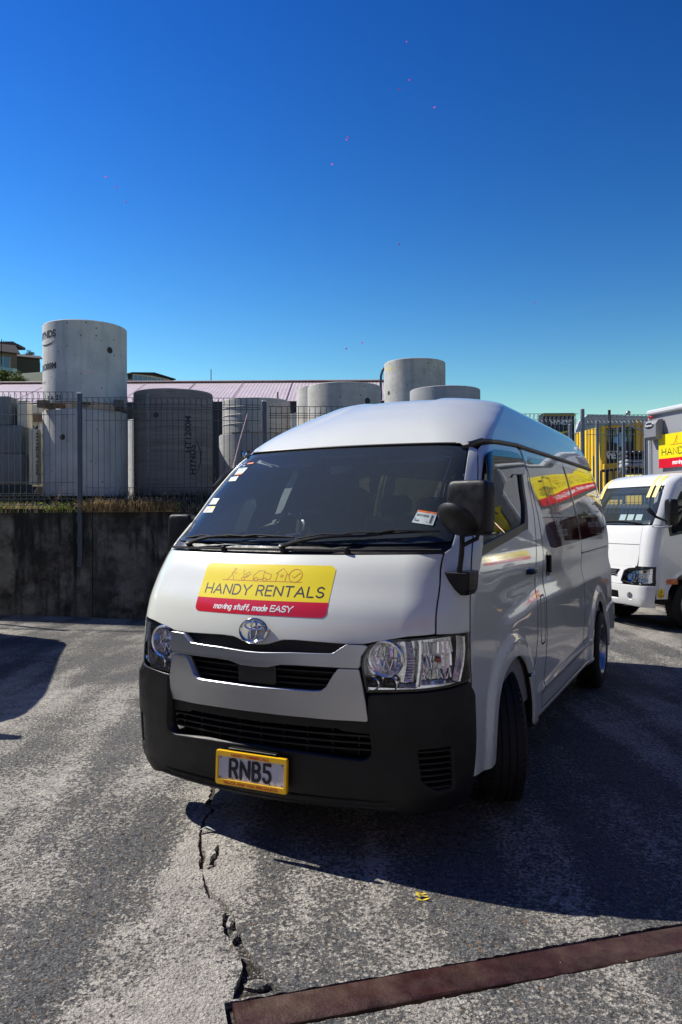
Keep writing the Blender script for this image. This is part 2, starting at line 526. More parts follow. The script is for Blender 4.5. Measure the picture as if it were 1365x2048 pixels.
def panel(sh, name, loops, material, parent, off=0.0, rim=.012, step=.03, gap=.0, side=1, offf=None, hole_gap=None, soft=.0022):
    """curved body panel cut from a shell along closed outlines given in (u, t); edges turned in by rim"""
    es = min(step if not isinstance(step, tuple) else min(step), .02)
    LL = []
    for i, L in enumerate(loops):
        P = densify(L, es)
        if area2(P) < 0: P = P[::-1]
        g = gap if i == 0 else -(gap if hole_gap is None else hole_gap)
        if g: P = inset(P, g)
        LL.append(P)
    V2, F, ids = triangulate(LL, step)
    s = sh.S(V2[:, 0]); t = V2[:, 1]
    P = sh.P(s, t); N = sh.N(s, t)
    o = off if offf is None else off + offf(P)
    if np.isscalar(o): P = P + N * o
    else: P = P + N * o[:, None]
    verts = [P]; norms = [N]; faces = [tuple(f) for f in F]
    n0 = len(P)
    if rim:
        for li, ids_ in enumerate(ids):
            k = len(ids_)
            q = V2[ids_]
            e = np.roll(q, -1, 0) - np.roll(q, 1, 0); e /= np.maximum(np.linalg.norm(e, axis=1, keepdims=True), 1e-9)
            out2 = np.stack([e[:, 1], -e[:, 0]], 1) * (1 if li == 0 else -1)
            E = 2e-3
            s2 = sh.S(q[:, 0] + out2[:, 0] * E); D = sh.P(s2, q[:, 1] + out2[:, 1] * E) - sh.P(sh.S(q[:, 0]), q[:, 1])
            D /= np.maximum(np.linalg.norm(D, axis=1, keepdims=True), 1e-9)
            b = P[ids_]; nn = N[ids_]
            # small rolled edge then the return
            r1 = b; n1 = nn
            r2 = b + D * soft - nn * soft; n2 = D
            r3 = r2 - nn * rim; n3 = D
            base = sum(len(v) for v in verts)
            nm = nn * .75 + D * .65; nm /= np.linalg.norm(nm, axis=1, keepdims=True)
            verts += [r1, r2, r3]; norms += [n1, nm, n3]
            for i in range(k):
                j = (i + 1) % k
                for a in (0, 1):
                    A, B_, C_, D_ = base + a * k + i, base + a * k + j, base + (a + 1) * k + j, base + (a + 1) * k + i
                    faces.append((A, D_, C_, B_) if li == 0 else (A, B_, C_, D_))
    V = np.vstack(verts); NN = np.vstack(norms)
    if side < 0:
        V = V * [-1, 1, 1]; NN = NN * [-1, 1, 1]; faces = [tuple(reversed(f)) for f in faces]
    return mesh_obj(name, V, faces, material, parent, True, NN)

# ------------------------------------------------------------------ stroke lettering
def _arc(cx, cy, rx, ry, a0, a1, n=10):
    return [(cx + rx * math.cos(R(lin(a0, a1, i / n))), cy + ry * math.sin(R(lin(a0, a1, i / n)))) for i in range(n + 1)]
GL = {
 'H': (.72, [[(0, 0), (0, 1)], [(.72, 0), (.72, 1)], [(0, .5), (.72, .5)]]),
 'A': (.84, [[(0, 0), (.42, 1), (.84, 0)], [(.14, .33), (.70, .33)]]),
 'N': (.72, [[(0, 0), (0, 1), (.72, 0), (.72, 1)]]),
 'D': (.72, [[(0, 0), (0, 1), (.3, 1)] + _arc(.3, .5, .42, .5, 90, -90, 14) + [(.3, 0), (0, 0)]]),
 'Y': (.8, [[(0, 1), (.4, .45), (.8, 1)], [(.4, .45), (.4, 0)]]),
 'R': (.62, [[(0, 0), (0, 1), (.33, 1)] + _arc(.33, .74, .27, .26, 90, -90, 10) + [(.33, .48), (0, .48)], [(.34, .48), (.62, 0)]]),
 'E': (.56, [[(.56, 1), (0, 1), (0, 0), (.56, 0)], [(0, .52), (.5, .52)]]),
 'T': (.7, [[(0, 1), (.7, 1)], [(.35, 1), (.35, 0)]]),
 'L': (.52, [[(0, 1), (0, 0), (.52, 0)]]),
 'S': (.6, [_arc(.31, .75, .27, .25, 25, 180, 9) + _arc(.31, .74, .27, .24, 180, 265, 5) + _arc(.30, .26, .29, .25, 85, 0, 5) + _arc(.30, .26, .30, .26, 0, -155, 9)]),
 'B': (.58, [[(0, 0), (0, 1), (.3, 1)] + _arc(.3, .76, .24, .24, 90, -90, 9) + [(.3, .52), (0, .52)], [(.3, .52)] + _arc(.3, .26, .28, .26, 90, -90, 9) + [(.3, 0), (0, 0)]]),
 '5': (.56, [[(.54, 1), (.04, 1), (.04, .56), (.26, .60)] + _arc(.26, .30, .30, .30, 85, -150, 12)]),
 'm': (.66, [[(0, 0), (.02, .62)], _arc(.17, .42, .15, .18, 180, 0, 7) + [(.32, 0)], _arc(.49, .42, .16, .18, 180, 0, 7) + [(.66, .02)]]),
 'o': (.42, [_arc(.21, .31, .21, .31, 0, 360, 16)]),
 'v': (.40, [[(0, .62), (.19, 0), (.42, .66)]]),
 'i': (.06, [[(.03, 0), (.04, .6)], [(.05, .85), (.05, .88)]]),
 'n': (.40, [[(0, 0), (.02, .62)], _arc(.2, .40, .18, .20, 180, 0, 7) + [(.40, 0)]]),
 'g': (.42, [_arc(.2, .33, .2, .29, 60, 330, 12), [(.38, .62), (.36, -.1)] + _arc(.2, -.12, .17, .16, 0, -150, 8)]),
 's': (.36, [_arc(.19, .48, .15, .13, 30, 270, 9) + _arc(.17, .18, .17, .17, 85, -150, 9)]),
 't': (.34, [[(.16, .92), (.16, .12), (.24, .02)], [(0, .64), (.34, .66)]]),
 'u': (.40, [[(0, .62), (.02, .2)] + _arc(.19, .2, .17, .2, 180, 360, 8) + [(.38, .62)], [(.38, .62), (.40, 0)]]),
 'f': (.36, [_arc(.26, .78, .12, .18, 60, 180, 7) + [(.14, 0)], [(0, .56), (.3, .58)]]),
 ',': (.10, [[(.07, .06), (.0, -.16)]]),
 'a': (.42, [_arc(.2, .30, .2, .30, 30, 330, 14), [(.38, .6), (.40, 0)]]),
 'd': (.42, [_arc(.2, .30, .2, .30, 30, 330, 14), [(.40, 1.0), (.40, 0)]]),
 'e': (.42, [[(.02, .32), (.40, .36)] + _arc(.21, .32, .2, .30, 10, 300, 14)]),
 'x': (.5, [[(0, 0), (.5, 1)], [(0, 1), (.5, 0)]]),
 'O': (.78, [_arc(.39, .5, .39, .5, 0, 360, 22)]), 'C': (.7, [_arc(.4, .5, .4, .5, 45, 315, 18)]),
 'V': (.8, [[(0, 1), (.4, 0), (.8, 1)]]), 'M': (.86, [[(0, 0), (.05, 1), (.43, .2), (.81, 1), (.86, 0)]]),
 'K': (.62, [[(0, 0), (0, 1)], [(.62, 1), (0, .42)], [(.2, .58), (.62, 0)]]), 'I': (.06, [[(.03, 0), (.03, 1)]]),
 'U': (.66, [[(0, 1), (0, .3)] + _arc(.33, .3, .33, .3, 180, 360, 10) + [(.66, 1)]]),
 'P': (.58, [[(0, 0), (0, 1), (.33, 1)] + _arc(.33, .74, .25, .26, 90, -90, 10) + [(.33, .48), (0, .48)]]),
 'W': (1.0, [[(0, 1), (.25, 0), (.5, .8), (.75, 0), (1, 1)]]),
 '0': (.56, [_arc(.28, .5, .28, .5, 0, 360, 18)]), '1': (.3, [[(0, .78), (.2, 1), (.2, 0)]]),
 '2': (.54, [_arc(.27, .73, .26, .27, 160, -20, 10) + [(.02, 0), (.56, 0)]]),
 '4': (.6, [[(.42, 0), (.42, 1), (0, .3), (.6, .3)]]), '6': (.56, [_arc(.28, .3, .28, .3, 100, 460, 16), [(.02, .35), (.1, .75), (.42, 1)]]),
 '/': (.4, [[(0, -.05), (.4, 1.05)]]), '.': (.05, [[(.02, .02), (.03, .02)]]), 'k': (.4, [[(0, 0), (0, 1)], [(.36, .62), (0, .25)], [(.1, .34), (.4, 0)]]),
 'c': (.38, [_arc(.21, .31, .2, .31, 50, 310, 12)]), 'r': (.28, [[(0, 0), (.02, .62)], _arc(.2, .4, .18, .2, 170, 60, 6)]), 'y': (.42, [[(0, .62), (.2, .05)], [(.42, .66), (.1, -.3)]]),
 'p': (.42, [[(0, -.3), (.02, .6)], _arc(.21, .30, .2, .30, 150, -150, 12)]), 'l': (.06, [[(.03, 0), (.03, 1)]]), 'z': (.4, [[(0, .6), (.38, .6), (0, 0), (.4, 0)]]),
}
def layout(text, track=.2, space=.45, slant=0.0):
    """list of polylines in units of cap height, and the total width"""
    x = 0; out = []
    for ch in text:
        if ch == ' ': x += space; continue
        w, ps = GL[ch]
        for p in ps: out.append([(x + a + b * slant, b) for a, b in p])
        x += w + track
    return out, x - track

def strokes_mesh(polys, width, fmap, lift=6e-6, seg=.05, caps=6):
    """ribbons of the given width (in map units) laid through fmap(a, b, h) -> 3D point"""
    vs = []; fs = []
    h = 0
    for pl in polys:
        q = [np.array(p, float) for p in pl]
        d = [q[0]]
        for a, b in zip(q, q[1:]):
            L = np.linalg.norm(b - a); k = max(1, int(L / seg))
            for j in range(1, k + 1): d.append(a + (b - a) * j / k)
        n = len(d); h += lift
        base = len(vs); r = width / 2
        for i in range(n):
            t = d[min(i + 1, n - 1)] - d[max(i - 1, 0)]; L = np.linalg.norm(t); t = t / L if L > 0 else np.array([1., 0])
            nn = np.array([-t[1], t[0]])
            # mitre
            a = d[i] + nn * r; b = d[i] - nn * r
            vs.append(fmap(a[0], a[1], h)); vs.append(fmap(b[0], b[1], h))
        for i in range(n - 1): fs.append((base + 2 * i, base + 2 * i + 1, base + 2 * i + 3, base + 2 * i + 2))
        for e, c in ((0, d[0]), (1, d[-1])):
            h += lift
            b2 = len(vs); m = caps * 2
            for k in range(m):
                q_ = 2 * PI * k / m; vs.append(fmap(c[0] + r * math.cos(q_), c[1] + r * math.sin(q_), h))
            fs.append(tuple(range(b2, b2 + m)))
    return vs, fs

def font_mesh(text, size, fmap, bold=0.0, shear=0.0, align='CENTER', ext=0.0):
    """built-in font text as a mesh mapped through fmap(x, y, h)"""
    cu = bpy.data.curves.new('t', 'FONT'); cu.body = text; cu.size = size; cu.align_x = align; cu.resolution_u = 3
    cu.offset = bold; cu.shear = shear
    ob = bpy.data.objects.new('t', cu); COL.objects.link(ob)
    dg = bpy.context.evaluated_depsgraph_get(); dg.update()
    me = ob.evaluated_get(dg).to_mesh()
    vs = [fmap(v.co.x, v.co.y, 0) for v in me.vertices]; fs = [tuple(p.vertices) for p in me.polygons]
    ob.evaluated_get(dg).to_mesh_clear()
    bpy.data.objects.remove(ob); bpy.data.curves.remove(cu)
    return vs, fs

def text_on(name, text, size, org, xdir, ydir, material, parent=None, bold=0.0, align='CENTER', shear=0.0, lift=.002):
    o = Vector(org); X = Vector(xdir).normalized(); Y = Vector(ydir).normalized(); Zn = X.cross(Y)
    vs, fs = font_mesh(text, size, lambda a, b, h: o + X * a + Y * b + Zn * lift, bold, shear, align)
    return mesh_obj(name, vs, fs, material, parent)

# ================================================================== THE VAN
VT = [.18,.25,.32,.45,.62,.75,.95,1.08,1.20,1.30,1.36,1.50,1.70,1.86,1.92,2.02,2.12,2.22,2.32,2.42,2.52,2.62]
VZ=[0.1785,0.2482,0.3182,0.4488,0.6193,0.7498,0.9504,1.0808,1.2009,1.3011,1.3613,1.5015,1.7003,1.8585,1.9171,1.9993,2.0751,2.1428,2.2075,2.2683,2.3112,2.3311]
VYF=[0.0526,0.0159,0.0013,-0.0024,-0.0133,-0.0148,-0.0013,0.0295,0.0883,0.1462,0.1996,0.3544,0.587,0.7872,0.8693,0.9925,1.1391,1.3024,1.4755,1.6774,1.966,2.5658]
VB=[0.1984,0.1952,0.1926,0.1903,0.1853,0.1818,0.179,0.1777,0.1801,0.1801,0.1827,0.1899,0.1558,0.1494,0.151,0.1633,0.1775,0.1887,0.202,0.2094,0.2194,0.1758]
VW=[0.8808,0.9087,0.925,0.928,0.9203,0.9133,0.91,0.9077,0.9055,0.9014,0.8958,0.8723,0.8272,0.7871,0.7658,0.7363,0.707,0.6726,0.641,0.5968,0.5022,0.1717]
VR=[0.2382,0.2508,0.2439,0.2382,0.2329,0.2289,0.2287,0.2318,0.2383,0.2606,0.2543,0.2421,0.2183,0.2011,0.2214,0.2622,0.3035,0.3289,0.343,0.301,0.2347,0.06]
VYR=[5.2824,5.3293,5.3457,5.3511,5.3461,5.3394,5.335,5.3284,5.3232,5.3171,5.3151,5.3038,5.2766,5.2461,5.2304,5.2023,5.1612,5.0979,5.0075,4.8787,4.6746,4.1932]
WY = (1.09, 4.19); WZ = .335
def van_disp(y, z):
    d = np.zeros_like(y)
    for yw in WY:
        q = np.hypot(y - yw, (z - WZ))
        d = d + .022 * sst(.565, .50, q) * sst(.20, .3, q)
    zl = .985 + .075 * np.clip((y - .75) / 1.0, 0, 1)
    d = d + .016 * sst(zl + .02, zl - .09, z) * sst(.75, 1.1, y) * sst(.45, .8, z)
    d = d - .007 * np.exp(-((z - 1.13) / .06) ** 2) * sst(.7, 1.2, y)
    zm = .455 + .025 * np.clip((y - 1.7) / 1.6, 0, 1)
    d = d + .016 * np.exp(-((z - zm) / .022) ** 2) * sst(1.62, 1.80, y) * sst(3.80, 3.62, y)
    d = d - .007 * np.exp(-((z - 1.215) / .010) ** 2) * sst(3.42, 3.47, y) * sst(5.3, 5.2, y)
    return d
VS = Shell(VT, VZ, VYF, VB, VW, VR, VYR, van_disp, (.018, 2.9, 2.4))

def side_t(y):          # height parameter of the rain gutter at depth y
    return np.interp(y, [.95, 1.05, 1.16, 1.4, 1.9, 2.4, 3.5, 5.3], [1.885, 1.905, 1.935, 1.96, 1.985, 1.985, 1.99, 1.99])

van = empty('passenger_van', (-.3934, 3.6612, 0), -R(26.142))
tag(van, 'white high roof van with a yellow and red sticker on its bonnet, plate RNB5', 'van')

F = VS.F; SD = VS.SD
# ---- roof: one moulded skin above the windscreen and the gutters
def roof_bottom(s):
    a = np.abs(s)
    P = VS.P(a, np.full_like(a, 1.93))
    y = P[:, 1]
    return np.where(a < 1.36, 1.922, np.where(a > 3.2, 1.99, side_t(y) + .004))
def build_roof():
    half = np.concatenate([np.linspace(0, 1, 26), np.linspace(1, 2, 26)[1:], np.linspace(2, 3, 90)[1:], np.linspace(3, 4, 12)[1:], np.linspace(4, 5, 8)[1:]])
    s = np.concatenate([-half[::-1], half[1:]])
    v = np.linspace(0, 1, 46) ** 1.0
    tb = roof_bottom(s)
    Sg, Vg = np.meshgrid(s, v); TB = np.broadcast_to(tb, Sg.shape)
    T = TB + (2.62 - TB) * Vg
    P = VS.P(Sg, T); N = VS.N(Sg, T)
    # moulded crease along the high roof side and front lip
    P = P + N * (.010 * sst(.0, .05, Vg) * sst(.9, 1, np.abs(Sg)))[..., None]
    n = len(s); m = len(v)
    V = P.reshape(-1, 3); NN = N.reshape(-1, 3)
    NN[np.isnan(NN)] = 0; NN[-n:] = (0, 0, 1)
    f = [(i * n + k, i * n + k + 1, (i + 1) * n + k + 1, (i + 1) * n + k) for i in range(m - 1) for k in range(n - 1)]
    top = list(range((m - 1) * n, m * n - 1)); 
    f.append(tuple(top))
    return mesh_obj('roof', V, f, M['white'], van, True, NN)
roof = build_roof()
lip = MB()
aa = np.linspace(-1.30, 1.30, 50)
lip.tube([tuple(VS.P(a, 1.917) + VS.N(a, 1.917) * .002) for a in aa], .0055, 6)
lip.build('windscreen_seal', M['seal'], van, True)
for sg in (1, -1):
    g = MB()
    ys = np.concatenate([np.linspace(.98, 2.1, 24), np.linspace(2.2, 5.12, 30)])
    rows = []
    for y in ys:
        t = float(side_t(y)); s = float(VS.sy(y, t)); p = VS.P(s, t); n_ = VS.N(s, t)
        u = np.array([0, 0, 1.])
        w = .016 if y > 1.12 else .016 * max(.15, (y - .96) / .16)
        ring = [p + n_ * -.01 + u * .008, p + n_ * w + u * .008, p + n_ * (w + .003) + u * .002, p + n_ * w - u * .007, p - n_ * .01 - u * .009]
        rows.append([(q[0] * sg, q[1], q[2]) for q in ring])
    g.sheet(rows); g.build('rain_gutter', M['seal'], van)

# ---- bonnet
BON = F([(.786, 1.348), (.799, 1.209), (.803, 1.081), (.808, .999), (.70, .992), (.63, .978), (.56, .965), (.52, .955), (.44, .953), (.30, .957), (.20, .960), (.13, .957),
         (.085, .943), (.05, .932), (0, .9285), (-.05, .932), (-.085, .943), (-.13, .957), (-.20, .960), (-.30, .957), (-.44, .953), (-.52, .955), (-.56, .965), (-.63, .978), (-.70, .992), (-.808, .999),
         (-.803, 1.081), (-.799, 1.209), (-.786, 1.348), (-.6, 1.346), (-.3, 1.343), (0, 1.342), (.3, 1.343), (.6, 1.346)], .012)
bonnet = panel(VS, 'bonnet', [BON], M['white'], van, 0, .03, .03, .004)

# ---- cowl, screen
COWL = F([(.792, 1.352), (.808, 1.372), (.80, 1.40), (.62, 1.392), (.3, 1.388), (0, 1.386), (-.3, 1.388), (-.62, 1.392), (-.80, 1.40), (-.808, 1.372), (-.792, 1.352), (-.3, 1.347), (0, 1.346), (.3, 1.347)], .01)
panel(VS, 'cowl_panel', [COWL], M['blackplastic'], van, -.012, .02, .03, .001)
WS = F([(.802, 1.40), (.795, 1.47), (.775, 1.60), (.752, 1.72), (.728, 1.83), (.705, 1.897), (.62, 1.912, .03), (.4, 1.914), (.2, 1.916), (0, 1.917), (-.2, 1.916), (-.4, 1.914), (-.62, 1.912, .03), (-.705, 1.897),
        (-.728, 1.83), (-.752, 1.72), (-.775, 1.60), (-.795, 1.47), (-.802, 1.40), (-.62, 1.392), (-.3, 1.388), (0, 1.386), (.3, 1.388), (.62, 1.392)], .02)
WSi = F([(.762, 1.425), (.752, 1.47), (.738, 1.60), (.715, 1.72), (.690, 1.83), (.668, 1.876), (.6, 1.892), (.4, 1.894), (.2, 1.896), (0, 1.897), (-.2, 1.896), (-.4, 1.894), (-.6, 1.892), (-.668, 1.876),
         (-.690, 1.83), (-.715, 1.72), (-.738, 1.60), (-.752, 1.47), (-.762, 1.425), (-.62, 1.412), (-.3, 1.407), (0, 1.405), (.3, 1.407), (.62, 1.412)], .03)
panel(VS, 'windscreen', [WS], M['wglass'], van, -.004, 0, .05, .003)
panel(VS, 'windscreen_border', [WS, WSi], M['gloss_black'], van, -.010, 0, .03, .003, hole_gap=0)

# ---- corner panel with screen pillar, doors and side panels (both sides)
arch_R = .43
def arch(yc, a0, a1, n=22, r=arch_R):
    return [(yc + r * math.cos(R(lin(a0, a1, i / n))), WZ + r * math.sin(R(lin(a0, a1, i / n)))) for i in range(n + 1)]
# front door edge in (y, t)
FD = [(.376, .99), (.39, 1.08), (.43, 1.2), (.482, 1.30), (.56, 1.40), (.66, 1.50), (.78, 1.62), (.90, 1.74), (.99, 1.83), (1.06, 1.885)]
def fu(pts): return SD(pts)
for sg in (1, -1):
    mir = sg
    ped = [(float(VS.U(VS.sx(x, t))), t) for x, t in [(.808, .999), (.803, 1.081), (.799, 1.209), (.786, 1.348), (.808, 1.372), (.806, 1.40), (.799, 1.47), (.779, 1.60), (.756, 1.72), (.732, 1.83), (.709, 1.900)]]
    fe = SD(FD)
    corner = ped + [(float(VS.U(VS.sy(1.00, 1.905))), 1.905)] + fe[::-1] + [(float(VS.U(VS.sy(.372, 1.008))), 1.008)]
    corner = ped + [(float(VS.U(VS.sy(1.05, 1.900))), 1.900)] + fe[::-1]
    panel(VS, 'corner_pillar', [corner], M['white'], van, 0, .014, .025, .0025, side=mir)
    # lower front fender strip between lamp/bumper and door
    # ---- front door
    gut = [(y, float(side_t(y)) - .012) for y in (1.14, 1.25, 1.4, 1.6, 1.8, 1.94)]
    door_edge = [(2.00, 1.95), (1.992, 1.81), (1.90, 1.55), (1.804, 1.32), (1.755, 1.12), (1.735, 1.05), (1.70, .80), (1.66, .70), (1.60, .62)]
    door = SD([(.352, .405)] + [(.362, .55), (.374, .77), (.376, .90)] + FD[:-1] + [(1.055, 1.885)] + gut + door_edge[:-1])
    # close along the arch
    lowa = SD([(1.655, .62), (1.60, .62)] + arch(1.09, 41, 180)[0:] + [(.655, .33), (.645, .315), (.56, .315), (.353, .335)])
    win = SD([(.60, 1.322), (.70, 1.45, .02), (.875, 1.69), (1.06, 1.845, .03), (1.20, 1.880, .03), (1.6, 1.902), (1.83, 1.903, .05), (1.905, 1.85, .02), (1.78, 1.61), (1.665, 1.435, .03), (1.60, 1.432)], .0)
    loop = door + lowa
    panel(VS, 'front_door', [loop, win], M['white'], van, 0, .014, .025, .004, side=mir, hole_gap=0)
    # window trim ring, glass and deflector
    wi = SD([(.665, 1.375), (.75, 1.47), (.90, 1.68), (1.075, 1.823, .03), (1.21, 1.857, .03), (1.6, 1.880), (1.80, 1.880, .04), (1.86, 1.835, .02), (1.735, 1.60), (1.62, 1.475, .02)], .0)
    panel(VS, 'door_window_trim', [win, wi], M['trim'], van, -.004, .02, .02, .0015, side=mir, hole_gap=0)
    gl = panel(VS, 'door_window', [wi], M['sglass'], van, -.018, 0, .05, -.006, side=mir)
    vis = SD([(.86, 1.64), (.90, 1.68), (1.06, 1.85, .03), (1.20, 1.885, .03), (1.6, 1.905), (1.82, 1.905, .03), (1.88, 1.86), (1.79, 1.775, .02), (1.62, 1.765), (1.42, 1.755, .03), (1.16, 1.68, .05), (1.02, 1.58, .04), (.93, 1.52, .03), (.80, 1.555)], .0)
    panel(VS, 'wind_deflector', [vis], M['visor'], van, .022, .012, .03, 0, side=mir, offf=lambda P: .012 * sst(1.9, 1.7, P[:, 2]))
    # quarter patch at the mirror foot
    q = SD([(.50, 1.30), (.565, 1.345), (.70, 1.50), (.80, 1.64), (.86, 1.68), (.70, 1.44), (.60, 1.32)], .0)
    # handle
    hd = SD([(1.50, 1.115), (1.52, 1.215, .03), (1.66, 1.215, .03), (1.69, 1.115), (1.66, 1.09, .02), (1.52, 1.09, .02)], .02)
    cup = panel(VS, 'door_handle', [SD([(1.50, 1.11), (1.51, 1.20, .02), (1.665, 1.205, .02), (1.68, 1.10, .02), (1.52, 1.095, .02)], .02)], M['white'], van, -.012, .01, .02, 0, side=mir)
    hg = MB()
    p0 = VS.P(VS.sy(1.52, 1.19), 1.19); p1 = VS.P(VS.sy(1.68, 1.19), 1.19)
    hg.tube([(sg * (p0[0] - .005), 1.52, 1.188), (sg * (p0[0] + .022), 1.55, 1.19), (sg * (p0[0] + .026), 1.60, 1.19), (sg * (p0[0] + .022), 1.66, 1.188), (sg * (p0[0] - .005), 1.685, 1.186)], [.014, .018, .019, .018, .014], 8)
    hg.build('handle_grip', M['gloss_black'], cup, True)
    # ---- strip between door and sliding door, with the fuel flap line
    slide_f = [(1.985, 1.95), (1.99, 1.81), (2.0, 1.55), (1.995, 1.29), (1.985, 1.08), (1.97, .76), (1.94, .62), (1.86, .50), (1.82, .42), (1.80, .30)]
    # pillar panel hugging both edges
    pil = SD([(2.00, 1.95), (1.992, 1.81), (1.90, 1.55), (1.804, 1.32), (1.755, 1.12), (1.735, 1.05), (1.70, .80), (1.66, .70), (1.655, .62), (1.60, .62)] + arch(1.09, 41, 0, 10)[1:] + [(1.53, .30), (1.80, .30), (1.82, .42), (1.86, .50), (1.94, .62), (1.97, .76), (1.985, 1.08), (1.995, 1.29), (2.01, 1.55), (2.03, 1.81), (2.04, 1.972)])
    panel(VS, 'centre_pillar', [pil], M['white'], van, 0, .014, .025, .0025, side=mir)
    flap = SD([(1.80, .72), (1.80, 1.02), (1.93, 1.03), (1.92, .72)], .03)
    fl_o = panel(VS, 'flap_outline', [flap, SD([(1.808, .73), (1.808, 1.01), (1.922, 1.02), (1.912, .73)], .03)], M['deep'], van, .0008, 0, .02, 0, side=mir, hole_gap=0)
    # ---- sliding door
    sw = [(2.05, 1.81), (2.10, 1.955)] 
    sl_loop = SD([(2.04, 1.973), (2.03, 1.81), (2.01, 1.55), (1.995, 1.29), (1.985, 1.08), (1.97, .76), (1.94, .62), (1.86, .50), (1.82, .42), (1.80, .335), (3.345, .335), (3.37, .56), (3.46, .74), (3.47, 1.2), (3.47, 1.6), (3.48, 1.976), (2.8, 1.973)])
    wb0 = [(2.045, 1.83, .02), (2.10, 1.66), (2.165, 1.37, .02), (2.24, 1.305, .04), (2.42, 1.295), (3.452, 1.317), (3.458, 1.6), (3.465, 1.931), (2.6, 1.928), (2.14, 1.915, .03)]
    wbl = SD(wb0)
    panel(VS, 'sliding_door', [sl_loop, wbl], M['white'], van, 0, .014, (.03, .02), .004, side=mir, hole_gap=.0)
    # ---- rear quarter
    wq0 = [(3.482, 1.319), (4.95, 1.345, .06), (5.02, 1.41, .03), (5.06, 1.65), (5.04, 1.88, .05), (4.96, 1.935, .04), (3.488, 1.931), (3.485, 1.6)]
    qr = SD([(3.345, .335), (3.37, .56), (3.46, .74), (3.47, 1.2), (3.47, 1.6), (3.48, 1.976), (5.10, 1.978), (5.14, 1.8), (5.18, 1.4), (5.20, 1.0), (5.20, .64), (5.20, .30), (4.64, .30)] + arch(4.19, 0, 180) + [(3.74, .30), (3.345, .30)])
    wql = SD(wq0)
    panel(VS, 'rear_quarter_panel', [qr, wql], M['white'], van, 0, .014, (.03, .025), .003, side=mir, hole_gap=.0)
    # windows with printed film: upper olive, lower maroon
    def split_band(pts, ylo, yhi):
        pass
    for nm, base, lo in (('sliding_door_window', wb0, 0), ('quarter_window', wq0, 1)):
        L = densify(SD(base), .02)
        if area2(L) < 0: L = L[::-1]
        tsplit = 1.508
        up = clip_t(L, tsplit, True) if False else None
        def cut(L, tv, above):
            out = []
            n = len(L)
            for i in range(n):
                a, b = L[i], L[(i + 1) % n]
                ina = (a[1] >= tv) == above; inb = (b[1] >= tv) == above
                if ina: out.append(tuple(a))
                if ina != inb:
                    k = (tv - a[1]) / (b[1] - a[1]); out.append(tuple(a + (b - a) * k))
            return out
        w = panel(VS, nm, [cut(L, tsplit, True)], M['filmy'], van, -.003, 0, .05, .002, side=mir)
        tag(w, 'side window with yellow printed film')
        w2 = panel(VS, 'window_film', [cut(L, tsplit, False)], M['filmr'], w, -.003, 0, .05, .002, side=mir)
        Lo = L; Li = inset(L, .016)
        panel(VS, 'window_border', [[tuple(p) for p in Lo], [tuple(p) for p in Li]], M['gloss_black'], w, -.006, 0, .03, .001, side=mir, hole_gap=0)
    panel(VS, 'pillar_cover', [SD([(3.448, 1.322), (3.456, 1.6), (3.458, 1.926), (3.496, 1.926), (3.494, 1.6), (3.490, 1.324)])], M['gloss_black'], van, .0012, 0, .03, 0, side=mir)
    # sliding vent pane outline
    vo = [(2.52, 1.44), (2.44, 1.80), (2.72, 1.80), (2.80, 1.44)]
    o = panel(VS, 'vent_pane_frame', [SD(vo, .04), SD([(2.535, 1.452), (2.456, 1.79), (2.708, 1.79), (2.785, 1.452)], .04)], M['gloss_black'], van, .0005, 0, .02, 0, side=mir, hole_gap=0)
    # sliding door handle recess
    hr = MB()
    c = VS.P(VS.sy(2.15, 1.20), 1.20)
    rc = panel(VS, 'sliding_door_handle', [SD([(2.085, 1.125), (2.085, 1.285), (2.205, 1.285), (2.215, 1.125)], .035)], M['gloss_black'], van, .002, .006, .02, 0, side=mir)
    hr.box((sg * (c[0] + .012), 2.145, 1.205), (.02, .035, .12), None, .008); hr.build('handle_grip', M['blackplastic'], rc)
    # door rail on the quarter
    rl = MB()
    rows = []
    for y in np.linspace(3.47, 5.10, 30):
        p = VS.P(VS.sy(y, 1.215), 1.215); rows.append([(sg * (p[0] + .001), y, 1.208), (sg * (p[0] + .001), y, 1.222)])
    rl.sheet(rows); rl.build('door_rail', M['deep'], van)
    # sill
    sl = MB(); rows = []
    for y in np.linspace(1.53, 3.76, 40):
        p = VS.P(VS.sy(y, .30), .30)
        rows.append([(sg * (p[0] + .006), y, .332), (sg * (p[0] + .010), y, .318), (sg * (p[0] + .004), y, .300), (sg * (p[0] - .03), y, .272), (sg * (p[0] - .12), y, .26)])
    if sg < 0: rows = rows[::-1]
    sl.sheet(rows); sl.build('sill', M['white'], van, True)
    # small mud strip ahead of the front wheel
    ms = MB(); rows = []
    for y in np.linspace(.362, .70, 10):
        p = VS.P(VS.sy(y, .33), .33)
        rows.append([(sg * (p[0] + .003), y, .405 if y < .5 else lin(.405, .43, (y - .5) / .2)), (sg * (p[0] + .012), y, .38), (sg * (p[0] + .008), y, .34), (sg * (p[0] - .02), y, .25)])
    if sg < 0: rows = rows[::-1]
    # wheel arch liners: inner tub
    for yw in WY:
        tb = MB(); rows = []
        for i in range(25):
            a = R(lin(1, 179, i / 24)); rr = arch_R + .004
            y = yw + rr * math.cos(a); z = WZ + rr * math.sin(a)
            p = VS.P(VS.sy(y, max(z, .2)), max(z, .2))
            rows.append([(sg * (p[0] - .003), y, z), (sg * (p[0] - .035), y, z - .004), (sg * (p[0] - .036), yw + (rr + .03) * math.cos(a), WZ + (rr + .03) * math.sin(a)), (sg * .45, yw + (rr + .03) * math.cos(a), WZ + (rr + .03) * math.sin(a))])
        if sg > 0: rows = rows[::-1]
        tb.sheet(rows)
        tb.build('wheel_arch_liner', M['deep'], van)

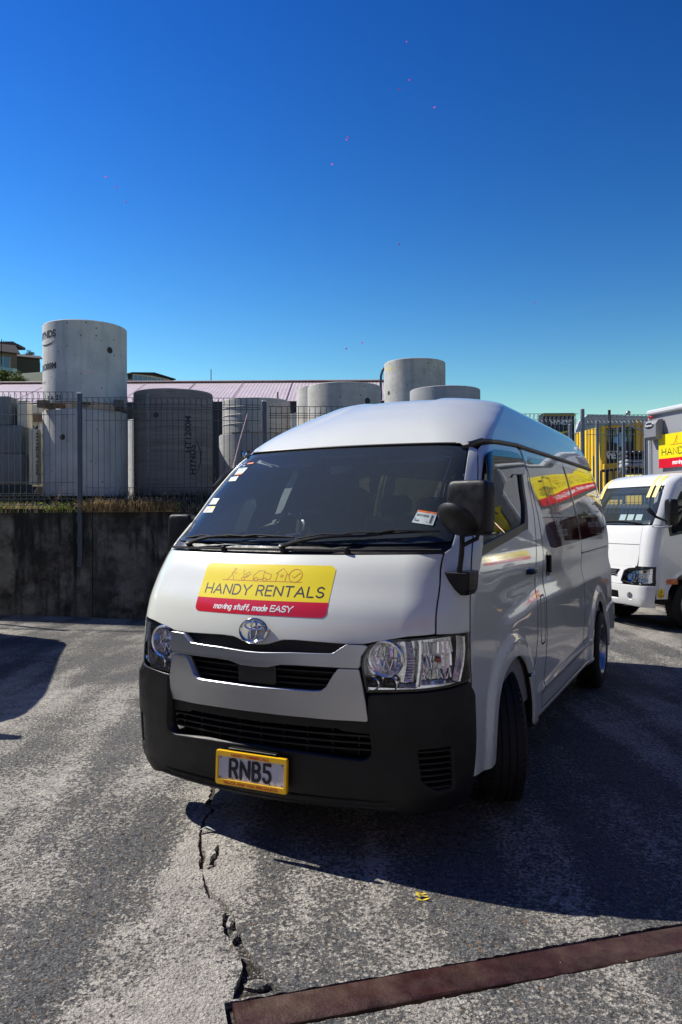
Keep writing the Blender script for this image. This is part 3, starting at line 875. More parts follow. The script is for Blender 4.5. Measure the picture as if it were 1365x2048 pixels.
# shut lines
def seam(pts, w=.0075, name='shut_line', side=1):
    L = []
    for a, b in zip(pts, pts[1:]):
        k = max(1, int(math.hypot(b[0] - a[0], b[1] - a[1]) / .03))
        L += [(lin(a[0], b[0], j / k), lin(a[1], b[1], j / k)) for j in range(k)]
    L.append(pts[-1]); q = np.array(L); e = np.gradient(q, axis=0); e /= np.maximum(np.linalg.norm(e, axis=1, keepdims=True), 1e-9); nn = np.stack([-e[:, 1], e[:, 0]], 1)
    V = []
    for s_ in (-1, 1):
        r = q + nn * w / 2 * s_; s2 = VS.S(r[:, 0]); V.append((VS.P(s2, r[:, 1]) + VS.N(s2, r[:, 1]) * .0009) * [side, 1, 1])
    n = len(q); V = np.vstack(V)
    return mesh_obj(name, V, [(i, i + 1, n + i + 1, n + i) for i in range(n - 1)], M['deep'], van)
for sg in (1, -1):
    seam(SD(FD), side=sg); seam(SD([(.352, .405), (.362, .55), (.374, .77), (.376, .99)]), side=sg)
    seam(SD([(2.00, 1.95), (1.992, 1.81), (1.90, 1.55), (1.804, 1.32), (1.755, 1.12), (1.735, 1.05), (1.70, .80), (1.66, .70), (1.60, .62)]), .010, side=sg)
    seam(SD([(2.04, 1.973), (2.03, 1.81), (2.01, 1.55), (1.995, 1.29), (1.985, 1.08), (1.97, .76), (1.94, .62), (1.86, .50), (1.82, .42), (1.80, .34)]), .012, side=sg)
    seam(SD([(3.47, 1.31), (3.47, 1.2), (3.46, .74), (3.37, .56), (3.345, .34)]), .012, side=sg)
    seam(SD([(3.47, 1.976), (3.47, 1.935)]), .012, side=sg)
    seam([(float(VS.U(VS.sx(x, t))), t) for x, t in [(.808, .999), (.803, 1.081), (.799, 1.209), (.786, 1.348)]], .006, side=sg)
# rear face, simple but closed, with tail lamps
rear = panel(VS, 'tailgate', [[(float(VS.U(3.02)), .42), (float(VS.U(3.02)), 1.97), (float(VS.U(3.98)), 1.985), (float(VS.U(3.98)), .42)]], M['white'], van, 0, 0, .05)
rear2 = panel(VS, 'tailgate_corner', [[(float(VS.U(3.02)), .42), (float(VS.U(3.02)), 1.97), (float(VS.U(3.98)), 1.985), (float(VS.U(3.98)), .42)]], M['white'], van, 0, 0, .05, side=-1)
bk = MB(); bk.box((0, 5.315, .885), (1.48, .03, .96), None, .01); bk.box((0, 5.29, 1.945), (1.40, .03, .09), None, .01)
for sg in (1, -1): bk.box((sg * .68, 5.30, 1.63), (.13, .03, .56), None, .01)
tag(bk.build('tailgate_door', M['white'], van), kind='stuff')
bk = MB(); bk.box((0, 5.30, 1.635), (1.24, .006, .55)); bk.build('tailgate_window', M['filmy'], van)
rb = panel(VS, 'rear_bumper', [SD([(4.66, .30), (4.62, .62), (4.95, .655, .03), (5.30, .655), (5.30, .30)])], M['white'], van, .022, .03, .03, .002)
rb = panel(VS, 'rear_bumper', [SD([(4.66, .30), (4.62, .62), (4.95, .655, .03), (5.30, .655), (5.30, .30)])], M['white'], van, .022, .03, .03, .002, side=-1)
bb = MB(); bb.box((0, 5.37, .46), (1.7, .09, .30), None, .03); bb.build('rear_bumper_bar', M['white'], van)

# ---- lower body: front bumper
bump_outer = F([(0, .232), (.2, .230), (.45, .228), (.62, .224), (.70, .218), (.78, .218), (.85, .232)]) + SD([(.352, .232), (.351, .40), (.362, .56), (.371, .762)]) \
    + F([(.85, .752), (.79, .748), (.70, .745), (.62, .738), (.545, .733, .015), (.546, .615), (.556, .52, .02), (.556, .47, .05), (.52, .442, .03), (.3, .452), (0, .458)])
bump = [p for p in bump_outer]
full = bump + [(-u, t) for u, t in bump[::-1][1:-1]]
vent = F([(.735, .512), (.86, .516), (.862, .318), (.80, .312), (.748, .36)], .02)
ventm = [(-u, t) for u, t in vent[::-1]]
slotR = F([(.15, .250), (.15, .285), (.55, .285), (.62, .262), (.60, .248)], .01)
slotL = [(-u, t) for u, t in slotR[::-1]]
def bump_off(P):
    ax = np.abs(P[:, 0])
    d = .018 * sst(.50, .58, ax)                             # corner blocks stand proud
    d = d + .022 * sst(.47, .42, P[:, 2]) * sst(.60, .5, ax) # lower bar
    d = d - .020 * sst(.285, .262, P[:, 2])* sst(.72, .6, ax)
    d = d - .018 * sst(.712, .745, P[:, 2])
    return d
bumper = panel(VS, 'front_bumper', [full, vent, ventm, slotR, slotL], M['blackplastic'], van, .004, .05, .02, .0025, offf=bump_off, hole_gap=0, soft=.006)
tag(bumper, 'matt black plastic front bumper')
for sg in (1, -1):
    # vent louvres
    vb = panel(VS, 'bumper_vent', [F([(.70, .53), (.90, .53), (.90, .29), (.70, .29)])], M['deep'], van, -.035, 0, .03, side=sg)
    for k in range(7):
        z = .497 - k * .0265
        lv = MB(); rows = []
        x0 = .735 if z > .37 else lin(.80, .735, max(0, (z - .312) / .06)); x1 = .87
        for x in np.linspace(x0, x1, 10):
            s = VS.sx(min(x, .905), z); p = VS.P(s, z); n = VS.N(s, z)
            rows.append([tuple((p - n * .022 + np.array([0, 0, .007])) * [sg, 1, 1]), tuple((p + n * .006 + np.array([0, 0, -.001])) * [sg, 1, 1]), tuple((p + n * .006 + np.array([0, 0, -.009])) * [sg, 1, 1]), tuple((p - n * .022 + np.array([0, 0, -.004])) * [sg, 1, 1])])
        lv.sheet(rows); lv.build('louvre', M['blackplastic'], vb)
    # parking sensor and tow cover lines
    ts = VS.sx(.75, .60)
# lower lip under the bumper
lp = MB(); rows = []
for x in np.linspace(-.80, .80, 60):
    t = .232; s = VS.sx(x, t); p = VS.P(s, t); n = VS.N(s, t)
    rows.append([tuple(p + n * .006 + np.array([0, 0, .010])), tuple(p + n * .010), tuple(p + n * .002 + np.array([0, 0, -.016])), tuple(p - n * .05 + np.array([0, 0, -.012])), tuple(p - n * .06 + np.array([0, 0, .012]))])
lp.sheet(rows); lp.build('bumper_lip', M['blackplastic'], van, True)
for sg in (1, -1):
    for (x0, x1) in ((.30, .37),):
        lo = F([(x0, .292), (x0, .345), (x1, .345), (x1, .292)], .012)
        li = F([(x0 + .0025, .292), (x0 + .0025, .3425), (x1 - .0025, .3425), (x1 - .0025, .292)], .012)
        panel(VS, 'tow_cover_line', [lo, li], M['deep'], van, .0275, 0, .02, side=sg, hole_gap=0)

# ---- grille group
def sym(half):
    return half + [(-x, t) + tuple(r) for x, t, *r in half[::-1] if x > 1e-6]
BAR = F(sym([(0, .897), (.04, .897), (.19, .9055), (.30, .9075), (.385, .910, .02), (.405, .925, .02), (.442, .9505), (.52, .9515), (.5375, .947), (.512, .905), (.508, .862, .01), (.502, .853), (.3, .853), (.22, .853), (.14, .8505), (.11, .844), (.07, .834), (0, .831)]), 0)
def bar_off(P):
    z = P[:, 2]; ax = np.abs(P[:, 0])
    mid = .876
    return .020 + .012 * sst(.912, .90, z) - .010 * sst(.872, .855, z) - .008 * sst(.1, .0, ax) * sst(.86, .84, z)
bar = panel(VS, 'grille_bar', [BAR], M['silver'], van, 0, .04, .012, .0015, offf=bar_off)
SIL = F(sym([(0, .742), (.15, .744), (.30, .7445), (.335, .7475), (.358, .765), (.392, .822), (.412, .847), (.502, .848), (.506, .83), (.519, .77), (.532, .70), (.5385, .621), (.53, .6165), (.35, .619), (.25, .6205), (0, .6215)]), 0)
def sil_off(P):
    z = P[:, 2]; ax = np.abs(P[:, 0])
    return .020 + .010 * sst(.76, .735, z) * sst(.5, .35, ax) - .016 * sst(.70, .62, z) - .008 * sst(.735, .7, z)
sil = panel(VS, 'bumper_centre', [SIL], M['silver'], van, 0, .045, .015, .002, offf=sil_off)
tag(sil, 'silver painted centre panel below the grille')
# dark upper gap, recess backing, slats
gb = panel(VS, 'grille_backing', [F(sym([(0, .99), (.56, .99), (.56, .43), (0, .43)]))], M['deep'], van, -.10, 0, .05)
for nm, z0, z1, xs, pitch in (('u', .905, .948, .43, .03),):
    up = panel(VS, 'upper_grille_panel', [F(sym([(0, .885), (.46, .885), (.47, .975), (0, .975)]))], M['blackplastic'], van, -.022, 0, .03)
for z in (.826, .795, .768):
    m = MB(); rows = []
    for x in np.linspace(-.42, .42, 40):
        s = VS.sx(x, z); p = VS.P(s, z); n = VS.N(s, z)
        rows.append([tuple(p - n * .055 + np.array([0, 0, .006])), tuple(p - n * .018 + np.array([0, 0, .001])), tuple(p - n * .018 + np.array([0, 0, -.006])), tuple(p - n * .055 + np.array([0, 0, -.005]))])
    m.sheet(rows); m.build('grille_slat', M['blackplastic'], van)
rad = panel(VS, 'sensor_cover', [F([(.097, .853), (-.097, .853), (-.090, .756), (.103, .756)], .006)], M['gloss_black'], van, .004, .03, .02)
# black beam and lower intake
panel(VS, 'intake_header', [F(sym([(0, .618), (.54, .618), (.548, .56), (.42, .568), (.40, .578), (0, .575)]))], M['blackplastic'], van, -.012, .03, .03)
for z in (.548, .517, .487):
    m = MB(); rows = []
    for x in np.linspace(-.55, .55, 50):
        s = VS.sx(x, z); p = VS.P(s, z); n = VS.N(s, z)
        rows.append([tuple(p - n * .06 + np.array([0, 0, .006])), tuple(p - n * .02 + np.array([0, 0, .002])), tuple(p - n * .02 + np.array([0, 0, -.006])), tuple(p - n * .06 + np.array([0, 0, -.008]))])
    m.sheet(rows); m.build('intake_slat', M['blackplastic'], van)
for k in range(9):
    x = -.48 + k * .12
    m = MB(); s = VS.sx(x, .52); p = VS.P(s, .52)
    m.box((x, p[1] + .06, .52), (.008, .04, .14)); m.build('intake_rib', M['blackplastic'], van)
rd = MB()
for k in range(46):
    rd.box((0, .16, .47 + k * .009), (.96, .012, .004))
rd.box((-.3, .13, .56), (.02, .02, .10)); rd.box((.42, .12, .52), (.05, .03, .07), None, .01)
tag(rd.build('radiator_fins', mat('radiator', (.06, .06, .06), .5, metal=.6), van), kind='stuff')

# ---- headlamps
HLO = [(.503, .883), (.511, .905), (.540, .957), (.60, .974), (.663, .984), (.804, .994)]
def lamp(sg):
    lo = F([(.5055, .872)] + HLO[1:]) + SD([(.368, 1.004), (.371, .776)]) + F([(.857, .760), (.795, .757), (.667, .751), (.532, .743), (.519, .79)])
    h = empty('headlight', (0, 0, 0), 0, van)
    # housing walls and back
    box = panel(VS, 'lamp_housing', [lo], M['lampchrome'], h, -.075, 0, .03, .006, side=sg)
    P2 = densify(lo, .02); P2 = P2 if area2(P2) > 0 else P2[::-1]; P2 = inset(P2, .006)
    s = VS.S(P2[:, 0]); A = VS.P(s, P2[:, 1]); N = VS.N(s, P2[:, 1]); n = len(A)
    V = np.vstack([A - N * .002, A - N * .075]) * [sg, 1, 1]
    fs = [(i, (i + 1) % n, n + (i + 1) % n, n + i) for i in range(n)]
    mesh_obj('lamp_surround', V, fs, M['gloss_black'], h)
    panel(VS, 'lamp_rim', [lo, [tuple(p) for p in inset(P2, .007)]], M['gloss_black'], h, -.004, 0, .02, .003, side=sg, hole_gap=0)
    # main reflector bowl
    def frame(x, z, dep, tilt=0.0):
        s_ = VS.sx(x, z); p = VS.P(s_, z) - VS.N(s_, z) * dep
        return Matrix.Translation((sg * p[0], p[1], p[2])) @ Matrix.Rotation(sg * tilt, 4, 'Z') @ Matrix.Rotation(PI / 2, 4, 'X')
    b = MB()
    prof = [(.004, -.055), (.018, -.053), (.034, -.046), (.050, -.033), (.063, -.014), (.070, .006), (.078, .010), (.082, .004)]
    b.lathe(prof, 40, frame(.615, .895, .012, .12))
    b.build('reflector_bowl', M['lampchrome'], h, True)
    ft = MB()
    Fm = frame(.615, .895, .012, .12)
    for k in range(7):
        x = -.054 + k * .018
        hh = math.sqrt(max(0, .062 ** 2 - x * x)) 
        for q_ in (-1, 1):
            ft.box(Fm @ Vector((x, q_ * hh * .5, -.030)), (.0145, .004, hh * .9), Euler((R((-14, 14, -10, 24, -17, 4, -30)[k]), R(0), R(-36 + 12 * k * q_))), .001)
    ft.build('reflector_facets', M['lampchrome'], h)
    bu = MB(); bu.lathe([(0, .012), (.008, .010), (.0105, 0), (.0105, -.05)], 16, frame(.615, .895, .014, .12)); bu.build('lamp_bulb', M['satin'], h, True)
    for (x, z, r) in ((.560, .783, .025), (.635, .785, .029)):
        e = MB(); e.lathe([(r + .006, -.02), (r + .007, .010), (r + .002, .013), (r, .008), (r, -.01)], 28, frame(x, z, .02, .1)); e.build('projector_ring', M['chrome'], h, True)
        e = MB(); e.lathe([(.0001, .012), (r * .4, .010), (r * .75, .003), (r, -.008)], 28, frame(x, z, .02, .1)); e.build('projector_lens', M['gloss_black'], h, True)
    # ribbed reflector strip between the bowl and the indicator
    rs = MB()
    for k in range(15):
        z = .80 + k * .012; x = .722 - .03 * ((z - .88) / .09) ** 2 * .5
        s_ = VS.sx(x, z); p = VS.P(s_, z) - VS.N(s_, z) * .040
        rs.box((sg * p[0], p[1], z), (.030, .018, .0085), Euler((R(25), 0, sg * R(22))), .001)
    rs.build('ribbed_reflector', M['lampchrome'], h)
    # indicator section wrapping the corner
    ind = MB()
    r_i = random.Random(17)
    for i in range(9):
        x = .772 + i * .0135
        for j, (z0, z1) in enumerate(((.795, .845), (.848, .905), (.908, .965))):
            zc = (z0 + z1) / 2; s_ = VS.sx(x, zc); p = VS.P(s_, zc); n_ = VS.N(s_, zc); q = p - n_ * (.048 - .006 * math.sin(i * 1.1))
            ang = math.atan2(n_[0], -n_[1])
            ind.box((sg * q[0], q[1], q[2]), (.0125, .008, z1 - z0 - .003), Euler((R(r_i.choice((-17, -13, -9, -30, 6, 22)) + r_i.uniform(-3, 3)), 0, sg * (ang + R(r_i.uniform(-40, 40))))), .0015)
    ind.build('indicator_reflector', M['lampchrome'], h)
    rr2 = MB()  # red strip added inside the lamp in place of a mirrored red glint
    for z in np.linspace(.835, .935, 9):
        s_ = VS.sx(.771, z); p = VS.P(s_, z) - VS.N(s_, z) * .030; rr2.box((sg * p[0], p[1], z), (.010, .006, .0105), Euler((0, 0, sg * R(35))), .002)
    rr2.build('red_glint', M['redlens'], h)
    s_ = VS.sx(.835, .885); p = VS.P(s_, .885) - VS.N(s_, .885) * .038
    am = MB(); am.lathe([(0, .022), (.010, .018), (.014, .006), (.014, -.02)], 16, Matrix.Translation((sg * p[0], p[1], p[2])) @ Matrix.Rotation(sg * R(35), 4, 'Z') @ Matrix.Rotation(PI / 2, 4, 'X')); am.build('indicator_bulb', M['amber'], h, True)
    # dividers and side blade
    dv = MB()
    for x, w in ((.752, .010), (.892, .008)):
        rows = []
        for z in np.linspace(.775, .975, 12):
            s_ = VS.sx(x + .01 * math.sin((z - .78) * 12), z); p = VS.P(s_, z); n_ = VS.N(s_, z)
            tx = np.array([-n_[1], n_[0], 0]); tx /= np.linalg.norm(tx)
            rows.append([tuple((p - n_ * .012 - tx * w) * [sg, 1, 1]), tuple((p - n_ * .008) * [sg, 1, 1]), tuple((p - n_ * .012 + tx * w) * [sg, 1, 1]), tuple((p - n_ * .06 + tx * w) * [sg, 1, 1])])
        dv.sheet(rows)
    dv.build('lamp_divider', M['lampchrome'], h, True)
    rows = []
    tr = MB()
    for x in np.linspace(.54, .88, 26):
        z = .768 + .012 * (x > .75); s_ = VS.sx(x, z); p = VS.P(s_, z); n_ = VS.N(s_, z)
        rows.append([tuple((p - n_ * .010 + np.array([0, 0, -.012])) * [sg, 1, 1]), tuple((p - n_ * .012) * [sg, 1, 1]), tuple((p - n_ * .055 + np.array([0, 0, .012])) * [sg, 1, 1])])
    tr.sheet(rows); tr.build('lower_reflector', M['lampchrome'], h, True)
    panel(VS, 'lamp_lens', [lo], M['lens'], h, .001, 0, .025, .004, side=sg)
for sg in (1, -1): lamp(sg)

# ---- emblem
def torus_ellipse(cx, cz, rx, rz, rt, n=48, m=8, tilt=0.0, off=.012):
    b = MB(); pts = []
    for k in range(n + 1):
        q = 2 * PI * k / n; x = cx + rx * math.cos(q); z = cz + rz * math.sin(q)
        s = VS.sx(x, z); p = VS.P(s, z); nn = VS.N(s, z)
        pts.append(tuple(p + nn * off))
    b.tube(pts, rt, m, cap=False)
    return b
em = empty('emblem', (0, 0, 0), 0, van)
for (cx, cz, rx, rz, rt) in ((-.013, .990, .072, .050, .0075), (-.013, 1.012, .048, .0165, .0055), (-.013, .992, .0165, .044, .0055)):
    torus_ellipse(cx, cz, rx, rz, rt, off=.016).build('emblem_ring', M['chrome'], em, True)

# ---- bonnet sticker
def bon(a, b, h=0.0, off=.0012):
    x = -.395 + .731 * a; t = 1.062 + .229 * b
    t = t + .004 * math.sin(PI * a) * 0
    s = VS.sx(x, t); return tuple(VS.P(s, t) + VS.N(s, t) * (off + h))
def sticker_patch(b0, b1, material, name, par):
    rc = .05; rows = []
    na, nb = 40, 10
    V = []; Fc = []
    for j in range(nb + 1):
        b = lin(b0, b1, j / nb)
        # rounded outer corners
        d = 0
        if b < .10: d = .032 * (1 - math.sqrt(max(0, 1 - (1 - b / .10) ** 2)))
        if b > .90: d = .032 * (1 - math.sqrt(max(0, 1 - ((b - .90) / .10) ** 2)))
        rows.append([bon(lin(d, 1 - d, i / na), b) for i in range(na + 1)])
    m = MB(); m.sheet(rows); return m.build(name, material, par, True)
stk = sticker_patch(.29, 1.0, M['yellow'], 'bonnet_sticker', van)
tag(stk, 'yellow and red sticker on the bonnet')
sticker_patch(0, .29, M['red'], 'sticker_band', stk)
AS = .731; BS = .262
def letters(name, text, a0, a1, b0, b1, width, material, par, track=.2, slant=0.0, space=.42, base=None):
    pl, W = layout(text, track, space, slant)
    sx_, sy_ = (a1 - a0) / W, (b1 - b0)
    fm = lambda x, y, h: bon(a0 + x * sx_, b0 + y * sy_, h + .0003)
    # draw in metric units so that strokes keep an even width
    mp = [[((a0 + x * sx_) * AS, (b0 + y * sy_) * BS) for x, y in p] for p in pl]
    fm2 = lambda x, y, h: bon(x / AS, y / BS, h + .0003)
    vs, fs = strokes_mesh(mp, width, fm2, seg=.012)
    return mesh_obj(name, vs, fs, material, par)
letters('lettering', 'HANDY RENTALS', .055, .955, .385, .575, .0076, M['ink'], stk, track=.26, space=.40)
letters('slogan', 'moving stuff, made EASY', .165, .765, .085, .195, .0062, M['whiteink'], stk, track=.13, space=.34, slant=.12)
# pictogram row
ic = []
def A_(pts): ic.append([(x * AS, y * BS) for x, y in pts])
def circ(cx, cy, r, n=20): A_([(cx + r * math.cos(2 * PI * k / n), cy + r * AS / BS * math.sin(2 * PI * k / n)) for k in range(n + 1)])
A_([(.175, .665), (.79, .665)])
circ(.262, .885, .009, 10)
A_([(.258, .86), (.248, .78), (.262, .74), (.268, .675)]); A_([(.248, .78), (.235, .73), (.215, .675)]); A_([(.256, .84), (.240, .80)]); A_([(.256, .84), (.272, .80), (.283, .81)])
A_([(.335, .88), (.345, .74), (.365, .72), (.385, .76)]); circ(.345, .70, .012, 12); A_([(.352, .78), (.385, .84), (.40, .80), (.36, .745)])
A_([(.425, .68), (.425, .78), (.46, .87), (.50, .87), (.50, .72)]); A_([(.425, .70), (.435, .70)]); circ(.448, .695, .013, 12); circ(.515, .695, .013, 12); A_([(.465, .70), (.50, .70)]); A_([(.53, .70), (.555, .70), (.56, .80), (.505, .84)])
A_([(.60, .68), (.607, .83), (.588, .82), (.635, .93), (.685, .80), (.67, .82), (.668, .68)]); A_([(.63, .76), (.645, .76), (.645, .80), (.63, .80), (.63, .76)])
circ(.735, .79, .046, 26); A_([(.712, .79), (.727, .74), (.765, .85)])
vs, fs = strokes_mesh(ic, .0026, lambda x, y, h: bon(x / AS, y / BS, h + .0003), seg=.02, caps=3)
mesh_obj('pictogram', vs, fs, M['redink'], stk)

# ---- number plate
npl = empty('number_plate', (0, -.055, .358), 0, van)
npl.rotation_euler = (R(-3), 0, R(.6))
W_, H_ = .382, .158
def rrect(w, h, r, n=6):
    out = []
    for cx, cz, a in ((w / 2 - r, h / 2 - r, 0), (-w / 2 + r, h / 2 - r, 90), (-w / 2 + r, -h / 2 + r, 180), (w / 2 - r, -h / 2 + r, 270)):
        for k in range(n + 1): q = R(a + 90 * k / n); out.append((cx + r * math.cos(q), cz + r * math.sin(q)))
    return out
fo = rrect(W_, H_, .012); fi = [(x, z + .001) for x, z in rrect(.352, .105, .004)]
n = len(fo)
V = [(x, -.004, z) for x, z in fo] + [(x * .985, -.010, z * .965) for x, z in fo] + [(x * 1.01, -.010, z * 1.02) for x, z in fi] + [(x, -.003, z) for x, z in fi] + [(x, .006, z) for x, z in fo]
fs = []
for lay in range(3): fs += [(lay * n + i, lay * n + (i + 1) % n, (lay + 1) * n + (i + 1) % n, (lay + 1) * n + i) for i in range(n)]
fs += [(i, 4 * n + i, 4 * n + (i + 1) % n, (i + 1) % n) for i in range(n)]
mesh_obj('plate_surround', V, fs, M['plateframe'], npl)
m = MB(); m.box((0, .001, .001), (.358, .006, .112)); m.build('plate_blank', M['plate'], npl)
pl, Wd = layout('RNB5', .34, .4)
hs_ = .078; k_ = .215 / Wd
for i_ in range(1):
    vs, fs = strokes_mesh([[(-.112 + x * k_, -.038 + y * hs_) for x, y in p] for p in pl], .0165, lambda x, y, h: (x, -.0045 - h, y), seg=.02, caps=5)
    mesh_obj('plate_lettering', vs, [tuple(f) for f in fs], M['ink'], npl)
for txt, z, sz, w0 in (('HANDY COMMERCIALS', .0585, .0155, .20), ('TRUCK AND VAN SPECIALISTS', -.0705, .0165, .29)):
    vs, fs = font_mesh(txt, sz, lambda a, b, h: (a, -.0106, b), .0007)
    xs = [v[0] for v in vs]; kk = w0 / (max(xs) - min(xs)) * (1 if txt[0] == 'T' else 1); off_ = -.02 if txt[0] == 'H' else .0
    vs = [(v[0] * kk + off_ * .2, v[1], v[2] + z) for v in vs]
    mesh_obj('surround_lettering', vs, fs, M['redink'], npl)
m = MB()
for x in (-.165, -.10, .10, .165):
    for z in (.045, -.044): m.box((x, -.003, z), (.005, .004, .005))
m.build('plate_screws', M['deep'], npl)
m = MB(); m.box((0, -.035, .446), (.26, .03, .006), None, .002); m.build('plate_bracket', M['blackplastic'], van)

# ---- mirrors
def rbox(b, c, d, rot=None, lv=3, r=.03):
    pass
mir_ = empty('door_mirror', (0, 0, 0), 0, van)
def rounded_block(name, corners, depth_dir, depth, material, par, bulge=.02):
    pass
def super_block(name, c, d, rot, material, par, e=.35, nu=28, nv=16):
    """superellipsoid block: a box with soft round edges"""
    V = []; Fc = []
    sp = lambda a, p: math.copysign(abs(a) ** p, a)
    Mx = rot.to_matrix() if isinstance(rot, Euler) else rot
    for j in range(nv + 1):
        v = -PI / 2 + PI * j / nv
        for i in range(nu):
            u = 2 * PI * i / nu
            p = Vector((d[0] / 2 * sp(math.cos(v), e) * sp(math.cos(u), e), d[1] / 2 * sp(math.cos(v), e) * sp(math.sin(u), e), d[2] / 2 * sp(math.sin(v), e)))
            V.append(Vector(c) + Mx @ p)
    for j in range(nv):
        for i in range(nu): Fc.append((j * nu + i, j * nu + (i + 1) % nu, (j + 1) * nu + (i + 1) % nu, (j + 1) * nu + i))
    o = mesh_obj(name, V, Fc, material, par, True)
    return o
hd_ = super_block('mirror_shell', (.937, .30, 1.557), (.205, .10, .245), Euler((R(-4), 0, R(-12))), M['blackplastic'], mir_, .28)
bp_ = Euler((R(38), R(32), R(-18)))
Nd = Vector((-.358, -.640, -.675)).normalized(); Md = Nd.to_track_quat('Z', 'Y').to_matrix().to_4x4()
bl_ = MB(); bl_.lathe([(0, .040), (.045, .036), (.080, .024), (.100, .008), (.106, -.006), (.102, -.014), (0, -.014)], 36,
    Matrix.Translation((.905, .20, 1.502)) @ Md @ Matrix.Scale(.92, 4, (0, 1, 0)))
tag(bl_.build('parking_mirror', M['blackplastic'], mir_, True), 'round convex parking mirror')
ar = MB()
ar.tube([(.868, .335, 1.225), (.872, .325, 1.26), (.880, .320, 1.30), (.888, .315, 1.35), (.893, .31, 1.42), (.898, .31, 1.46)], [.022, .015, .012, .013, .012, .012], 10)
ar.tube([(.892, .31, 1.385), (.93, .305, 1.405), (.965, .30, 1.42), (.972, .30, 1.45), (.965, .30, 1.48)], .0095, 8)
ar.tube([(.972, .30, 1.45), (.94, .26, 1.44), (.92, .21, 1.455)], .009, 8)
ar.build('mirror_arm', M['blackplastic'], mir_, True)
fm = MB()
V = []
ring = lambda z, x0, x1, y0, y1: [(x0, y0 + .01, z), (x0 + .012, y0, z), (x1 - .012, y0, z), (x1, y0 + .012, z), (x1, y1, z), (x0, y1, z)]
R1 = [ring(1.268, .812, .918, .315, .46), ring(1.262, .806, .924, .308, .46), ring(1.225, .818, .922, .312, .46), ring(1.185, .838, .918, .325, .46), ring(1.160, .858, .905, .345, .46)]
n = 6; vs = [p for r in R1 for p in r]
fs = [(i * n + k, (i + 1) * n + k, (i + 1) * n + (k + 1) % n, i * n + (k + 1) % n) for i in range(4) for k in range(n)] + [tuple(range(6)), tuple(reversed(range(24, 30)))]
fm.add(vs, fs); fm.build('mirror_foot', M['blackplastic'], mir_)
mg = MB(); mg.box((.937, .353, 1.557), (.17, .004, .20), Euler((R(-4), 0, R(-12))), .002); mg.build('mirror_glass', M['chrome'], mir_)
m2 = empty('door_mirror', (0, 0, 0), 0, van)
super_block('mirror_shell', (-.885, .60, 1.440), (.15, .10, .20), Euler((R(-4), 0, R(8))), M['blackplastic'], m2, .3)
mm = MB(); mm.tube([(-.85, .60, 1.36), (-.88, .60, 1.365), (-.89, .60, 1.39)], [.03, .02, .02], 8); mm.build('mirror_arm', M['blackplastic'], m2, True)

# ---- wipers, nozzles
def on_front(x, t, off): 
    s = VS.sx(x, t); return Vector(VS.P(s, t) + VS.N(s, t) * off)
for (piv, e1, b0, b1) in (((-.60, 1.372), (-.19, 1.418), (-.66, 1.402), (.06, 1.412)), ((.02, 1.365), (.50, 1.425), (.08, 1.405), (.74, 1.440))):
    w = empty('wiper', (0, 0, 0), 0, van)
    a = MB()
    P_ = [on_front(lin(piv[0], e1[0], k / 10), lin(piv[1], e1[1], (k / 10) ** .7), .014 + .018 * math.sin(PI * min(1, k / 8))) for k in range(11)]
    a.tube(P_, [.011, .011, .010, .009, .008, .008, .007, .007, .006, .006, .005], 8)
    a.lathe([(0, .014), (.012, .012), (.015, .006), (.015, -.03)], 14, Matrix.Translation(P_[0]) @ Matrix.Rotation(R(40), 4, 'X'))
    a.build('wiper_arm', M['blackplastic'], w, True)
    b = MB()
    Q = [on_front(lin(b0[0], b1[0], k / 24), lin(b0[1], b1[1], k / 24), .012) for k in range(25)]
    b.tube(Q, .0045, 6)
    for k0, k1 in ((0, 12), (12, 24), (5, 19), (2, 8), (15, 22)):
        m_ = (k0 + k1) // 2
        b.tube([Q[k0], on_front(lin(b0[0], b1[0], (k0 * .6 + k1 * .4) / 24), lin(b0[1], b1[1], m_ / 24), .030), Q[k1]], .0042, 6)
    b.build('wiper_blade', M['rubber'], w, True)
for x in (-.33, .36):
    k = MB(); k.lathe([(0, .028), (.008, .026), (.013, .012), (.016, 0), (.018, -.012)], 12, Matrix.Translation(on_front(x, 1.352, 0)) @ Matrix.Rotation(R(25), 4, 'X')); k.build('washer_nozzle', M['blackplastic'], van, True)
cs = MB(); rows = []
for k in range(41):
    x = lin(-.77, .77, k / 40); rows.append([tuple(on_front(x, 1.352, .004)), tuple(on_front(x, 1.358, .010)), tuple(on_front(x, 1.366, .002))])
cs.sheet(rows); cs.build('cowl_seal', M['rubber'], van, True)

# ---- aerial on the far pillar
an = MB(); an.tube([(-.775, .955, 1.815), (-.785, 1.05, 2.0), (-.79, 1.15, 2.185)], [.0045, .0038, .003], 6); an.build('aerial_rod', mat('aerial_steel', (.55, .38, .33), .3, metal=.8), van)
an = MB(); an.tube([(-.80, .80, 1.70), (-.79, .87, 1.76), (-.775, .955, 1.82)], [.016, .014, .008], 8); an.build('aerial_base', M['blackplastic'], van, True)
kn = MB(); kn.lathe([(0, .016), (.010, .014), (.014, .006), (.014, -.02)], 12, Matrix.Translation((-.735, 1.03, 1.915))); kn.build('aerial_clip', M['chrome'], van, True)
hk = MB(); rows = []
for k in range(8):
    y = lin(1.02, 1.17, k / 7); t = float(side_t(y)); s = float(VS.sy(y, t)); p = VS.P(s, t) + VS.N(s, t) * .02
    rows.append([(p[0] - .01, p[1], p[2] + .010), (p[0], p[1], p[2] + .004), (p[0], p[1], p[2] - .010 * (1 - k / 9))])
hk.sheet(rows); hk.build('gutter_end', M['gloss_black'], van)

